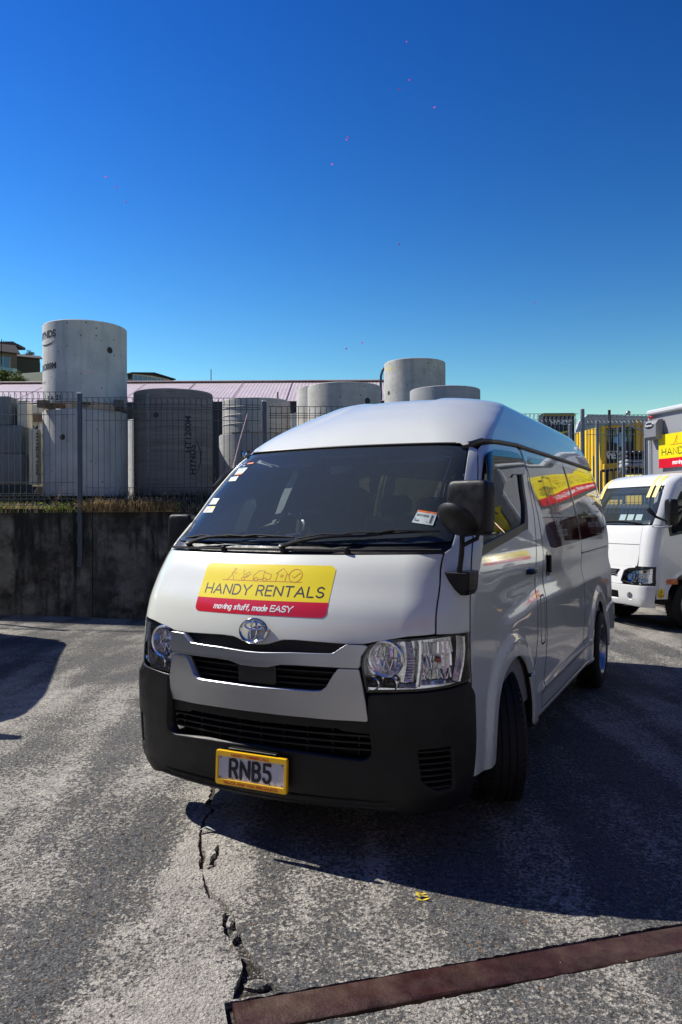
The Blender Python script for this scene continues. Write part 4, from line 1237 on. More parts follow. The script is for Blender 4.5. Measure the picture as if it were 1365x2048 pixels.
# ---- wheels
def wheel(x, y, sg, steer, spokes=5, par=van, r=.335, z=None):
    w = empty('wheel', (x, y, r if z is None else z), steer, par)
    Mx = Matrix.Rotation(sg * PI / 2, 4, 'Y')
    t = MB()
    hw = .098
    prof = [(.205, -hw + .01), (.225, -hw - .002), (.275, -hw - .006), (.315, -hw + .008), (.331, -hw + .022), (.335, -.06), (.335, -.044), (.327, -.042), (.327, -.034), (.335, -.032),
            (.336, -.006), (.328, -.004), (.328, .004), (.336, .006), (.335, .032), (.327, .034), (.327, .042), (.335, .044), (.335, .06), (.331, hw - .022), (.315, hw - .008), (.275, hw + .006), (.225, hw + .002), (.205, hw - .01)]
    t.lathe(prof, 56, Mx); t.build('tyre', M['rubber'], w, True, 30)
    tr = MB()
    for k in range(56):
        a = 2 * PI * k / 56
        for sx_ in (-1, 1):
            c = Mx @ Vector((.330 * math.cos(a), .330 * math.sin(a), sx_ * .072))
            tr.box(c, (.022, .012, .020), Matrix.Rotation(sg * 0, 3, 'X') @ Matrix.Rotation(a * sg * 1.0, 3, 'X'), 0)
    tag(tr.build('tyre_tread', M['rubber'], w), kind='stuff')
    rm = MB()
    rm.lathe([(.212, .088), (.218, .094), (.212, .097), (.203, .088), (.195, .05), (.19, -.06), (.205, -.09)], 48, Mx)
    rm.lathe([(.0, .058), (.030, .060), (.034, .052), (.062, .045), (.066, .025)], 32, Mx)
    for k in range(spokes):
        a = 2 * PI * k / spokes + .3
        d = Vector((math.cos(a), math.sin(a), 0)); p = Vector((-math.sin(a), math.cos(a), 0))
        vs = []
        for rr, wd, h, th in ((.045, .030, .052, .03), (.11, .026, .062, .03), (.17, .036, .068, .03), (.205, .050, .070, .03)):
            for (u, hh) in ((-1, -th), (-1, -.006), (-.7, 0), (.7, 0), (1, -.006), (1, -th)):
                vs.append(Mx @ (d * rr + p * (u * wd) + Vector((0, 0, h + hh))))
        fs = [(i * 6 + j, i * 6 + (j + 1) % 6, (i + 1) * 6 + (j + 1) % 6, (i + 1) * 6 + j) for i in range(3) for j in range(6)]
        rm.add(vs, fs)
    rm.build('rim', M['alloy'], w, True, 35)
    hb = MB(); hb.lathe([(.19, .0), (.0, .0)], 32, Mx); hb.build('brake_backing', M['deep'], w)
    return w
wheel(.845, 1.09, 1, R(24))
wheel(-.845, 1.09, -1, R(24))
wheel(.865, 4.19, 1, 0)
wheel(-.865, 4.19, -1, 0)
ub = MB()
ub.box((0, 2.7, .33), (1.30, 5.1, .16), None, .02); ub.box((0, .55, .36), (1.2, .6, .2), None, .02)
ub.build('underbody', M['deep'], van)
wl_ = MB()
for yw in WY:
    pass

# ---- cabin
inn = empty('cabin', (0, 0, 0), 0, van)
fl = MB(); fl.box((0, 2.9, .62), (1.60, 4.6, .04)); fl.build('cabin_floor', M['liner'], inn)
rl = MB(); rows = []
for y in np.linspace(1.10, 5.0, 12): rows.append([(x, y, 1.86 + (.10 if y < 1.3 else .28 * sst(1.2, 2.2, y)) * (1 - (x / .75) ** 4)) for x in np.linspace(-.70, .70, 12)])
rl.sheet(rows); rl.build('headlining', M['liner'], inn, True)
for sg in (1, -1):
    # inner skins with window openings
    outer = SD([(.62, .45), (.62, 1.30), (.96, 1.74), (1.05, 1.88), (1.5, 1.93), (5.1, 1.95), (5.15, .45)])
    w0 = SD([(.70, 1.36), (.93, 1.68), (1.10, 1.82), (1.78, 1.87), (1.60, 1.48), (.95, 1.34)])
    w1 = SD([(2.20, 1.34), (2.14, 1.88), (3.40, 1.90), (3.40, 1.35)])
    w2 = SD([(3.55, 1.36), (3.55, 1.90), (4.93, 1.90), (4.93, 1.40)])
    panel(VS, 'cabin_side_lining', [outer, w0, w1, w2], M['liner'], inn, -.045, 0, .08, side=sg)
rw = MB(); rw.box((0, 5.20, .88), (1.5, .02, .98)); rw.build('rear_lining', M['liner'], inn)
ds = MB(); rows = []
for x in np.linspace(-.80, .80, 24):
    hump = .05 * math.exp(-((x + .42) / .24) ** 2)
    y0 = .24 + .16 * (x / .8) ** 2
    rows.append([(x, y0, 1.345), (x, y0 + .15, 1.352 + hump * .4), (x, y0 + .32, 1.345 + hump), (x, y0 + .42, 1.30 + hump), (x, y0 + .46, 1.15), (x, y0 + .40, .75)])
ds.sheet(rows); ds.build('dashboard', M['dash'], inn, True)
dp = MB(); dp.box((0, .62, .95), (1.5, .02, .8)); dp.build('bulkhead', M['liner'], inn)
def tor(b, c, r, rt, rot, n=40, m=8, a0=0, a1=360):
    pts = [Vector(c) + rot @ Vector((r * math.cos(R(lin(a0, a1, k / n))), r * math.sin(R(lin(a0, a1, k / n))), 0)) for k in range(n + 1)]
    b.tube(pts, rt, m, cap=False)
sw_ = MB(); Rm = Matrix.Rotation(R(38), 3, 'X')
tor(sw_, (-.42, .87, 1.42), .185, .016, Rm)
for a in (0, 180, 270):
    q = R(a); sw_.tube([Vector((-.42, .87, 1.40)), Vector((-.42, .87, 1.42)) + Rm @ Vector((.17 * math.cos(q), .17 * math.sin(q), 0))], .014, 6)
sw_.lathe([(0, .02), (.05, .015), (.065, -.01)], 20, Matrix.Translation((-.42, .87, 1.40)) @ Matrix.Rotation(R(38), 4, 'X'))
sw_.tube([(-.42, .87, 1.40), (-.42, .66, 1.25)], .03, 8)
sw_.build('steering_wheel', M['gloss_black'], inn, True)
def seat(x, y, w, zb=1.05, hr=True, hgt=.62):
    s = empty('seat', (x, y, 0), 0, inn)
    a = MB(); a.box((0, -.05, zb - .12), (w, .50, .16), Euler((R(4), 0, 0)), .045); a.build('seat_cushion', M['seat'], s, True)
    a = MB(); a.box((0, .24, zb + .22), (w, .13, hgt), Euler((R(-12), 0, 0)), .05); a.build('seat_back', M['seat'], s, True)
    if hr:
        a = MB(); a.box((0, .33, zb + .22 + hgt / 2 + .08), (min(.28, w * .6), .10, .17), Euler((R(-12), 0, 0)), .045); a.build('headrest', M['seat'], s, True)
    return s
seat(-.42, 1.30, .50); seat(.20, 1.34, .40, hr=False, hgt=.52); seat(.58, 1.34, .36, hr=False, hgt=.52)
for y in (2.35, 3.2, 4.05):
    seat(-.40, y, .50, 1.0); seat(.35, y, .50, 1.0)
rm_ = MB(); rm_.box((-.02, 1.05, 1.80), (.26, .03, .075), Euler((R(10), 0, 0)), .02); rm_.tube([(-.02, 1.05, 1.84), (-.02, 1.0, 1.90)], .008, 6)
rm_.build('rear_view_mirror', M['gloss_black'], inn, True)
sv = MB(); sv.box((-.42, 1.02, 1.86), (.42, .16, .02), Euler((R(30), 0, 0)), .008); sv.box((.40, 1.02, 1.86), (.42, .16, .02), Euler((R(30), 0, 0)), .008); sv.build('sun_visors', M['liner'], inn, True)
# camera unit and pale bracket behind the glass
cu_ = MB(); cu_.box((.30, .99, 1.845), (.09, .05, .035), Euler((R(45), 0, 0)), .008); cu_.build('dash_camera', M['gloss_black'], inn)
cu_ = MB(); cu_.box((.245, .985, 1.835), (.05, .02, .006), Euler((R(45), 0, 0)), .002); cu_.box((.60, 1.05, 1.855), (.03, .05, .03), None, .008); cu_.build('visor_clips', M['paper'], inn)
hd2 = MB(); hd2.box((-.02, .965, 1.868), (.30, .012, .010), Euler((R(50), 0, 0)), .003); hd2.build('bracket_edge', M['paper'], inn)
cb = MB(); cb.tube([on_front(.60, 1.87, -.03), on_front(.655, 1.86, -.03), on_front(.665, 1.80, -.03), on_front(.672, 1.70, -.03), on_front(.668, 1.62, -.03)], .003, 5); cb.build('camera_cable', M['paper'], inn)
# objects lying on the dash: crumpled light reflections come from clutter
cl = MB()
random.seed(3)
for k in range(26):
    x = random.uniform(-.74, .1); y = .33 + .15 * (x / .8) ** 2 + random.uniform(0, .26)
    cl.box((x, y, 1.362), (random.uniform(.01, .05), random.uniform(.004, .012), .003), Euler((random.uniform(-.3, .3), random.uniform(-.2, .2), random.uniform(0, 3))))
tag(cl.build('dash_scraps', M['satin'], inn), kind='stuff')

# ---- stickers on the screen
def screen_sticker(px, material, parts, name='windscreen_label'):
    """px: quad (x,t) corners tl,tr,br,bl on the front surface"""
    m = MB(); rows = []
    tl, tr, br, bl = px
    for j in range(4):
        a = j / 3
        rows.append([tuple(on_front(lin(lin(tl[0], bl[0], a), lin(tr[0], br[0], a), i / 4), lin(lin(tl[1], bl[1], a), lin(tr[1], br[1], a), i / 4), -.0015)) for i in range(5)])
    m.sheet(rows[::-1]); o = m.build(name, material, van)
    for (b0, b1, a0, a1, mt) in parts:
        m = MB(); rows = []
        for j in range(3):
            a = lin(b0, b1, j / 2)
            rows.append([tuple(on_front(lin(lin(tl[0], bl[0], a), lin(tr[0], br[0], a), lin(a0, a1, i / 2)), lin(lin(tl[1], bl[1], a), lin(tr[1], br[1], a), lin(a0, a1, i / 2)), -.0008)) for i in range(3)])
        m.sheet(rows[::-1]); m.build('print', mt, o)
    return o
screen_sticker([(-.651, 1.818), (-.567, 1.816), (-.577, 1.773), (-.641, 1.770)], M['paper'], [(.82, 1, 0, 1, M['orangeprint']), (.1, .16, .1, .6, M['ink']), (.35, .40, .1, .8, M['blueprint'])])
screen_sticker([(-.659, 1.759), (-.592, 1.765), (-.588, 1.733), (-.656, 1.733)], M['paper'], [])
screen_sticker([(-.693, 1.633), (-.621, 1.630), (-.621, 1.595), (-.691, 1.595)], M['paper'], [])
screen_sticker([(-.701, 1.584), (-.612, 1.584), (-.608, 1.549), (-.704, 1.549)], M['paper'], [(.04, .3, .45, .95, M['yellow']), (.4, .47, .2, .8, M['redink']), (.58, .65, .15, .85, M['redink']), (.76, .82, .15, .6, M['redink'])])
screen_sticker([(-.599, 1.848), (-.549, 1.850), (-.551, 1.841), (-.601, 1.839)], M['orangeprint'], [])
screen_sticker([(-.625, 1.835), (-.605, 1.835), (-.607, 1.826), (-.627, 1.826)], M['blueprint'], [])
dl = screen_sticker([(.610, 1.552), (.700, 1.537), (.702, 1.476), (.603, 1.492)], M['paper'], [(0, .14, .02, .98, M['orangeprint']), (.60, .70, .02, .10, M['blueprint'])])
def dmap(a, b, h):
    tl, tr, br, bl = (.610, 1.552), (.700, 1.537), (.702, 1.476), (.603, 1.492)
    x = lin(lin(tl[0], bl[0], b), lin(tr[0], br[0], b), a); t = lin(lin(tl[1], bl[1], b), lin(tr[1], br[1], b), a)
    return tuple(on_front(x, t, -.0004 + h))
for txt, a0, b0, sz in (('26/11/2026', .05, .44, .22), ('RNB5', .05, .86, .16), ('L', .66, .86, .16)):
    vs, fs = font_mesh(txt, sz, lambda a, b, h: dmap(a0 + a * .62, b0 - b, 0), .004, align='LEFT')
    mesh_obj('date_lettering', vs, fs, M['ink'], dl)
mb_ = MB()
for k in range(9):
    a = .78 + .012 * k
    mb_.add([dmap(a, .25, 0), dmap(a + (.006 if k % 3 else .009), .25, 0), dmap(a + (.006 if k % 3 else .009), .9, 0), dmap(a, .9, 0)], [(0, 1, 2, 3)])
mb_.build('bar_code', M['ink'], dl)

# lettering printed on the side window film (reads on the near side of the van)
def side_map(y0, t0, k, off=.004):
    def f(a, b, h):
        y = y0 + a * k; t = t0 + b * k
        s = VS.sy(y, t); return tuple(VS.P(s, t) + VS.N(s, t) * (off + h))
    return f
dim = mat('film_ink', (.045, .03, .05), .35); dim2 = mat('film_print', (.30, .26, .25), .35); dimr = mat('film_maroon_ink', (.12, .02, .05), .35)
for txt, y0, t0, cap, wd, mt, tr_ in (('HANDY RENTALS', 3.72, 1.555, .15, .014, dim, .26), ('moving stuff, made EASY', 3.95, 1.42, .062, .007, dim2, .13), ('Trucks', 2.33, 1.66, .10, .012, dimr, .16), ('Specialists', 2.42, 1.535, .085, .011, dimr, .14), ('Handy.co.nz', 2.52, 1.375, .07, .009, dim2, .14)):
    try:
        pl, Wd = layout(txt, tr_, .4)
    except KeyError:
        continue
    mp = [[(x * cap, y * cap) for x, y in p] for p in pl]
    vs, fs = strokes_mesh(mp, wd, side_map(y0, t0, 1.0), seg=.04)
    mesh_obj('window_lettering', vs, fs, mt, van)

# ================================================================== neighbouring vans just outside the frame
van_b = copy_tree(van)
van_b.location = (4.75, 8.75, 0); van_b.rotation_euler = (0, 0, -R(74))
tag(van_b, 'white high roof van outside the frame, mirrored in the door of the middle van', 'van')
van_c = copy_tree(van)
van_c.location = (-4.62, 5.55, 0); van_c.rotation_euler = (0, 0, R(15.7))
tag(van_c, 'white high roof van outside the frame that throws the shadow at the left edge', 'van')

for vv in (van_b, van_c):
    for npo in [c for c in vv.children if c.name.startswith('number_plate')]:
        for c in list(npo.children):
            if c.name.startswith('plate_lettering'): bpy.data.objects.remove(c)

# ================================================================== THE TRUCK
TT_ = [.30, .36, .45, .60, .83, 1.0, 1.2, 1.38, 1.42, 1.55, 1.75, 1.94, 2.0, 2.06, 2.12, 2.18]
TZ = [.30, .36, .45, .60, .83, 1.0, 1.2, 1.38, 1.42, 1.55, 1.75, 1.93, 1.99, 2.045, 2.085, 2.10]
TY = [.06, .03, .01, .0, .03, .05, .08, .12, .14, .20, .29, .38, .42, .49, .62, .95]
TB = [.10] * 12 + [.10, .10, .10, .08]
TW = [.82, .84, .85, .855, .855, .855, .855, .85, .848, .835, .81, .78, .765, .735, .66, .35]
TR = [.16, .17, .17, .17, .16, .15, .15, .15, .15, .14, .13, .13, .14, .16, .18, .15]
TYR = [1.58] * 11 + [1.56, 1.55, 1.53, 1.48, 1.3]
TWY, TWZ = .80, .34
def tdisp(y, z):
    q = np.hypot(y - TWY, z - TWZ)
    return .02 * sst(.50, .44, q) * sst(.15, .25, q) - .010 * sst(.9, .7, z) * sst(1.1, 1.0, z)
TS = Shell(TT_, TZ, TY, TB, TW, TR, TYR, tdisp, (0, 2, 2), rc=.08, lens=(.69, .24, 1.25))
truck = empty('box_truck', (3.68, 11.04, 0), -R(75))
tag(truck, 'white light truck with a grey box body and yellow tape stripes over its windscreen', 'truck')
TF, TSD = TS.F, TS.SD
W_ = M['truckwhite']
front = TF(sym([(0, .845), (.52, .845), (.62, .845), (.64, 1.0), (.635, 1.2), (.63, 1.385), (0, 1.385)]))
panel(TS, 'front_panel', [front], W_, truck, 0, .012, .05, .0025)
panel(TS, 'front_panel_crease', [TF(sym([(0, 1.128), (.63, 1.128), (.63, 1.136), (0, 1.136)]))], M['seal'], truck, .0008, 0, .05)
for sg in (1, -1):
    cp = [(float(TS.U(TS.sx(x, t))), t) for x, t in [(.64, .845), (.645, 1.0), (.64, 1.2), (.635, 1.385), (.80, 1.40)]] + TSD([(.30, 1.42), (.275, 1.2), (.25, 1.0), (.235, .845)])
    cp = [(float(TS.U(TS.sx(x, t))), t) for x, t in [(.645, .845), (.645, 1.0), (.64, 1.2), (.635, 1.385), (.76, 1.39)]]
    ytop = float(TS.P(TS.sx(.76, 1.39), 1.39)[1])
    de = TSD([(.315, 1.46), (.30, 1.39), (.275, 1.2), (.245, 1.0), (.225, .845)])
    panel(TS, 'corner_panel', [cp + de[1:]], W_, truck, 0, .012, .03, .0025, side=sg)
    # pillar beside the screen
    ped = [(float(TS.U(TS.sx(x, t))), t) for x, t in [(.765, 1.395), (.76, 1.55), (.735, 1.75), (.705, 1.93)]]
    pe2 = TSD([(.60, 1.935), (.50, 1.80), (.40, 1.60), (.315, 1.44), (.305, 1.395)])
    panel(TS, 'screen_pillar', [ped + pe2], W_, truck, 0, .012, .03, .002, side=sg)
    dr = TSD([(.225, .50), (.225, .845), (.245, 1.0), (.275, 1.2), (.305, 1.395), (.315, 1.44), (.40, 1.60), (.50, 1.80), (.60, 1.935), (1.40, 1.945), (1.42, 1.4), (1.42, .85), (1.30, .55)]) + TSD([(TWY + .45 * math.cos(R(a)), TWZ + .45 * math.sin(R(a))) for a in range(28, 160, 8)]) + TSD([(.38, .42), (.225, .42)])
    dw = TSD([(.42, 1.24), (.405, 1.42), (.50, 1.62), (.64, 1.85, .04), (1.36, 1.87, .04), (1.36, 1.36, .04), (.80, 1.30, .05)])
    panel(TS, 'cab_door', [dr, dw], W_, truck, 0, .012, .03, .003, side=sg, hole_gap=0)
    dwi = TSD([(.46, 1.27), (.45, 1.42), (.54, 1.62), (.665, 1.825, .04), (1.33, 1.845, .04), (1.33, 1.39, .04), (.80, 1.325, .05)])
    panel(TS, 'door_window_trim', [dw, dwi], M['trim'], truck, -.004, .012, .03, .001, side=sg, hole_gap=0)
    panel(TS, 'door_window', [dwi], M['sglass'], truck, -.012, 0, .05, -.004, side=sg)
    h = empty('headlight', (0, 0, 0), 0, truck)
    lo = TF([(.36, .64), (.40, .77, .03), (.50, .815), (.80, .835)]) + TSD([(.215, .842), (.22, .615)]) + TF([(.78, .600), (.60, .595)])
    panel(TS, 'lamp_housing', [lo], M['lampchrome'], h, -.05, 0, .04, 0, side=sg)
    panel(TS, 'lamp_rim', [lo, TF([(.385, .648), (.415, .757, .03), (.50, .797), (.79, .817)]) + TSD([(.195, .822), (.20, .63)]) + TF([(.78, .617), (.60, .612)])], M['gloss_black'], h, .003, .02, .02, .002, side=sg, hole_gap=0)
    b = MB(); s_ = TS.sx(.54, .70); p = TS.P(s_, .70)
    Mx = Matrix.Translation((sg * p[0], p[1] + .035, p[2])) @ Matrix.Rotation(PI / 2, 4, 'X')
    b.lathe([(.004, -.02), (.03, -.015), (.055, .0), (.072, .03)], 28, Mx)
    for k in range(9): b.box(Mx @ Vector((-.05 + k * .012, 0, .0)), (.009, .004, .09), Euler((0, 0, R(-30 + 8 * k))))
    for k in range(5):
        for j in range(3):
            s_ = TS.sx(.66 + k * .03, .66 + j * .055); p2 = TS.P(s_, .66 + j * .055) - TS.N(s_, .7) * .035; b.box((sg * p2[0], p2[1], .66 + j * .055), (.026, .006, .045), Euler((R(10 * (j - 1)), 0, sg * R(20 + 12 * (k % 3)))))
    b.build('reflector', M['lampchrome'], h, True)
    am = MB(); s_ = TS.sx(.74, .775); p2 = TS.P(s_, .775) - TS.N(s_, .775) * .02; am.lathe([(0, .018), (.012, .014), (.016, 0), (.016, -.02)], 12, Matrix.Translation((sg * p2[0], p2[1], .775)) @ Matrix.Rotation(PI / 2, 4, 'X')); am.build('indicator_bulb', M['amber'], h, True)
    panel(TS, 'lamp_lens', [lo], M['lens'], h, .001, 0, .03, .004, side=sg)
    hb_ = MB(); hp = TS.P(TS.sy(1.22, 1.16), 1.16); hb_.box((sg * (hp[0] + .012), 1.22, 1.16), (.03, .17, .035), None, .01); hb_.build('door_handle', M['blackplastic'], truck)
    # side repeater, mirror
    rp = panel(TS, 'side_repeater', [TSD([(.375, .615), (.375, .675), (.51, .68), (.52, .615)], .012)], M['amber'], truck, .018, .016, .02, 0, side=sg)
    mi_ = empty('door_mirror', (0, 0, 0), 0, truck)
    super_block('mirror_shell', (sg * 1.02, .32, 1.56), (.19, .12, .34), Euler((0, 0, sg * R(-14))), M['blackplastic'], mi_, .32)
    a = MB(); a.tube([(sg * .80, .20, 1.37), (sg * .90, .16, 1.365), (sg * 1.0, .22, 1.37), (sg * 1.04, .30, 1.38), (sg * 1.04, .31, 1.42)], .011, 8)
    a.build('mirror_bracket', M['satin'], mi_, True)
    a = MB(); a.tube([(sg * .83, .12, 1.60), (sg * .86, .13, 1.57), (sg * .90, .18, 1.50), (sg * 1.0, .27, 1.44)], [.028, .03, .018, .012], 8); a.build('mirror_stalk', M['blackplastic'], mi_, True)
lowf = TF(sym([(0, .60), (.36, .60), (.345, .64), (.385, .775), (.43, .80), (.43, .84), (0, .84)]))
glo = TF(sym([(0, .665), (.30, .665, .02), (.33, .70), (.36, .80, .02), (0, .815)]))
panel(TS, 'grille_surround', [TF(sym([(0, .60), (.40, .60), (.36, .64), (.40, .78), (.48, .815), (.60, .828), (.58, .843), (0, .843)]))], W_, truck, .004, .012, .03, .002)
gp = panel(TS, 'grille', [TF([(.33, .79), (-.33, .79), (-.25, .70), (.25, .70)], .02)], M['gloss_black'], truck, .009, .004, .03)
for k in range(3):
    m = MB(); m.box((0, TS.P(0, .72 + k * .025)[1] - .014, .722 + k * .024), (.56, .014, .006), None, .002); m.build('grille_slat', M['satin'], gp)
TBM = TF(sym([(0, .34), (.55, .335), (.80, .325)])[:0] + [(.0, .335), (.4, .335), (.80, .315)]) + TSD([(.215, .318), (.215, .595)]) + TF([(.70, .592), (.40, .592), (0, .592)])
TBMf = TBM + [(-u, t) for u, t in TBM[::-1]]
hole = TF(sym([(0, .40), (.30, .40), (.35, .42), (.35, .51), (0, .52)]), .01)
fog = [TF([(.56 + .052 * math.cos(R(a)), .455 + .05 * math.sin(R(a))) for a in range(0, 360, 20)])]
fogm = [[(-u, t) for u, t in fog[0][::-1]]]
tb_ = panel(TS, 'front_bumper', [TBMf, hole, fog[0], fogm[0]], W_, truck, .012, .04, .03, .002, hole_gap=0, offf=lambda P: .015 * sst(.56, .54, P[:, 2]) + .012 * sst(.34, .42, P[:, 2]))
panel(TS, 'bumper_backing', [TF(sym([(0, .36), (.65, .36), (.65, .56), (0, .56)]))], M['deep'], truck, -.035, 0, .05)
for sg in (1, -1):
    b = MB(); s_ = TS.sx(.56, .455); p = TS.P(s_, .455)
    b.lathe([(0, .0), (.030, .004), (.036, .012), (.040, .006)], 24, Matrix.Translation((sg * .56, p[1] - .004, .455)) @ Matrix.Rotation(PI / 2, 4, 'X')); b.build('fog_lamp', M['chrome'], truck, True)
WSt = TF(sym([(0, 1.40), (.6, 1.40), (.755, 1.41, .03), (.752, 1.55), (.728, 1.75), (.70, 1.905, .04), (0, 1.925)]), 0)
panel(TS, 'windscreen', [WSt], M['wglass'], truck, -.004, 0, .06, .002)
panel(TS, 'windscreen_border', [WSt, TF(sym([(0, 1.455), (.6, 1.455), (.72, 1.465, .03), (.715, 1.55), (.69, 1.75), (.665, 1.865, .04), (0, 1.885)]))], M['gloss_black'], truck, -.008, 0, .04, .002, hole_gap=0)
# roof skin of the cab
hl = np.concatenate([np.linspace(0, 1, 16), np.linspace(1, 2, 12)[1:], np.linspace(2, 3, 16)[1:], np.linspace(3, 4, 6)[1:], np.linspace(4, 5, 5)[1:]])
s_ = np.concatenate([-hl[::-1], hl[1:]]); v_ = np.linspace(0, 1, 18)
Sg, Vg = np.meshgrid(s_, v_); Tg = 1.93 + (2.18 - 1.93) * Vg
P_ = TS.P(Sg, Tg); N_ = TS.N(Sg, Tg); P_ = P_ + N_ * (.006 * sst(0, .1, Vg))[..., None]
n = len(s_); fs = [(i * n + k, i * n + k + 1, (i + 1) * n + k + 1, (i + 1) * n + k) for i in range(17) for k in range(n - 1)] + [tuple(range(17 * n, 18 * n - 1))]
NN = N_.reshape(-1, 3); NN[-n:] = (0, 0, 1)
mesh_obj('cab_roof', P_.reshape(-1, 3), fs, W_, truck, True, NN)
# yellow tape strips over roof edge and glass
for x0, x1 in ((.50, .56), (.60, .66), (-.62, -.54)):
    rows = []; m = MB()
    for t in np.linspace(1.76, 2.06, 16):
        xs = [lin(x0, x1, k / 3) + (.0) * (t - 1.76) for k in range(4)]
        rows.append([tuple(np.array(TS.P(TS.sx(x, min(t, 2.06)), t) + TS.N(TS.sx(x, t), t) * .009)) for x in xs])
    m.sheet(rows); m.build('tape_strip', mat('yellow_tape', (.80, .62, .14), .5), truck, True)
m = MB()
Q = [Vector(TS.P(TS.sx(lin(-.5, .60, k / 14), 1.42 + .03 * math.sin(k / 14 * PI)), 1.42 + .03 * math.sin(k / 14 * PI))) + Vector((0, -.02, 0)) for k in range(15)]
m.tube(Q, .009, 6); m.build('wiper', M['rubber'], truck, True)
m = MB(); m.box((0, 1.62, 1.42), (1.6, .04, .95)); m.box((0, .95, .95), (1.5, 1.2, .6), None, .05); tag(m.build('cab_interior', M['liner'], truck))
for k in range(3):
    m = MB(); x = .10 + k * .16; p = TS.P(TS.sx(x + .05, 1.48), 1.48)
    m.box((x + .05, p[1] + .035, 1.495), (.135, .004, .085), Euler((R(-22), 0, 0))); m.build('dash_paper', M['paper'], truck)
for x in (-.4, .4):
    m = MB(); m.box((x, 1.25, 1.45), (.45, .12, .55), Euler((R(-10), 0, 0)), .05); m.box((x, 1.31, 1.78), (.26, .10, .16), Euler((R(-10), 0, 0)), .04); m.build('seat', M['seat'], truck, True)
m = MB(); tor(m, (-.38, .55, 1.43), .20, .014, Matrix.Rotation(R(30), 3, 'X')); m.build('steering_wheel', M['gloss_black'], truck, True)
# anchor sticker low on the door
anc = panel(TS, 'door_sticker', [TSD([(.245, .435), (.245, .55), (.335, .553), (.335, .44)])], M['yellow'], truck, .0025, 0, .03)
def tmap(a, b, h):
    y, t = .25 + a * .085, .44 + b * .11; s = TS.sy(y, t); return tuple(TS.P(s, t) + TS.N(s, t) * (.004 + h))
vs, fs = strokes_mesh([[(.5, .12), (.5, .80)], [(.32, .68), (.68, .68)], [(.12, .42)] + _arc(.5, .42, .38, .30, 180, 360, 10) + [(.88, .42)], _arc(.5, .87, .07, .06, 0, 360, 10)], .085, tmap, seg=.1)
mesh_obj('anchor_mark', vs, fs, M['redink'], anc)
for sx_ in (1, -1): wheel(sx_ * .76, TWY, sx_, 0, 6, truck, .335)
for sx_ in (1, -1): wheel(sx_ * .84, 3.6, sx_, 0, 6, truck, .335)
m = MB(); m.box((0, 1.2, .52), (1.3, 2.2, .22), None, .02); m.box((.74, .47, .42), (.12, .30, .10), None, .02); m.box((-.74, .47, .42), (.12, .30, .10), None, .02); m.box((0, 3.8, .72), (.9, 4.6, .2), None, .02); m.box((.5, .3, .42), (.5, .3, .12)); m.build('chassis', M['deep'], truck)
for sx_ in (1, -1):
    tb = MB(); rows = []
    for i in range(21):
        a = R(lin(0, 180, i / 20)); y = TWY + .455 * math.cos(a); z = TWZ + .455 * math.sin(a)
        rows.append([(sx_ * .85, y, z), (sx_ * .45, y, z)])
    tb.sheet(rows); tb.build('wheel_arch_liner', M['deep'], truck)
# box body
BOX0, BOX1, BZ0, BZ1, BW = 1.62, 5.6, .95, 3.19, 1.18
boxm = mat('box_panel', (.30, .30, .315), .42, coat=.3, var=.05, vscale=2, bump=.06, bscale=40)
box_ = MB(); box_.box((0, (BOX0 + BOX1) / 2, (BZ0 + BZ1) / 2), (BW * 2 - .04, BOX1 - BOX0 - .04, BZ1 - BZ0 - .04), None, .01); body = box_.build('box_body', boxm, truck)
rail = mat('box_rail', (.68, .68, .68), .4, metal=.1, coat=.4)
for (c, d, nm) in (((0, BOX0, BZ1 - .035), (BW * 2 + .05, .09, .08), 'top_rail'), ((BW, (BOX0 + BOX1) / 2, BZ1 - .035), (.09, BOX1 - BOX0, .08), 'top_rail'), ((-BW, (BOX0 + BOX1) / 2, BZ1 - .035), (.09, BOX1 - BOX0, .08), 'top_rail'),
                   ((-BW + .01, BOX0 + .01, (BZ0 + BZ1) / 2 - .05), (.06, .06, BZ1 - BZ0 - .1), 'corner_post'), ((BW - .01, BOX0 + .01, (BZ0 + BZ1) / 2 - .05), (.06, .06, BZ1 - BZ0 - .1), 'corner_post'), ((BW - .01, (BOX0 + BOX1) / 2, BZ0 + .04), (.07, BOX1 - BOX0, .09), 'bottom_rail'), ((0, (BOX0 + BOX1) / 2, BZ1 - .008), (BW * 2, BOX1 - BOX0, .02), 'box_roof')):
    m = MB(); m.box(c, d, None, .025 if nm != 'box_roof' else .004); m.build(nm, rail, body, True)
rv = MB()
for k in range(40):
    z = BZ0 + .05 + k * .053; rv.box((-BW + .045, BOX0 - .013, z), (.008, .006, .008)); 
tag(rv.build('rivets', M['satin'], body), kind='stuff')
m = MB(); m.box((-BW + .09, BOX0 - .03, 3.075), (.09, .03, .04), None, .01); m.build('marker_lamp', M['redlens'], body)
# vent unit on the box front
vu = MB(); poly = [(-1.12, 0, 2.71), (-1.12, 0, 3.03), (-1.12, -.09, 3.01), (-1.12, -.13, 2.95), (-1.12, -.13, 2.75), (-1.12, -.10, 2.71)]
vu.prism([(a, b + BOX0, c) for a, b, c in poly], (0, 0, 0), (.28, 0, 0)); vu.build('air_vent_box', mat('vent_grey', (.20, .205, .22), .5), body)
ov = MB(); ov.lathe([(0, .006), (.044, .004), (.048, .0)], 28, Matrix.Translation((-1.0, BOX0 - .132, 2.93)) @ Matrix.Rotation(PI / 2, 4, 'X') @ Matrix.Scale(2.3, 4, (1, 0, 0))); bd = ov.build('vent_badge', M['ink'], body)
text_on('badge_lettering', 'Kitamura', .046, (-1.0, BOX0 - .1395, 2.917), (1, 0, 0), (0, 0, 1), M['whiteink'], bd, .001)
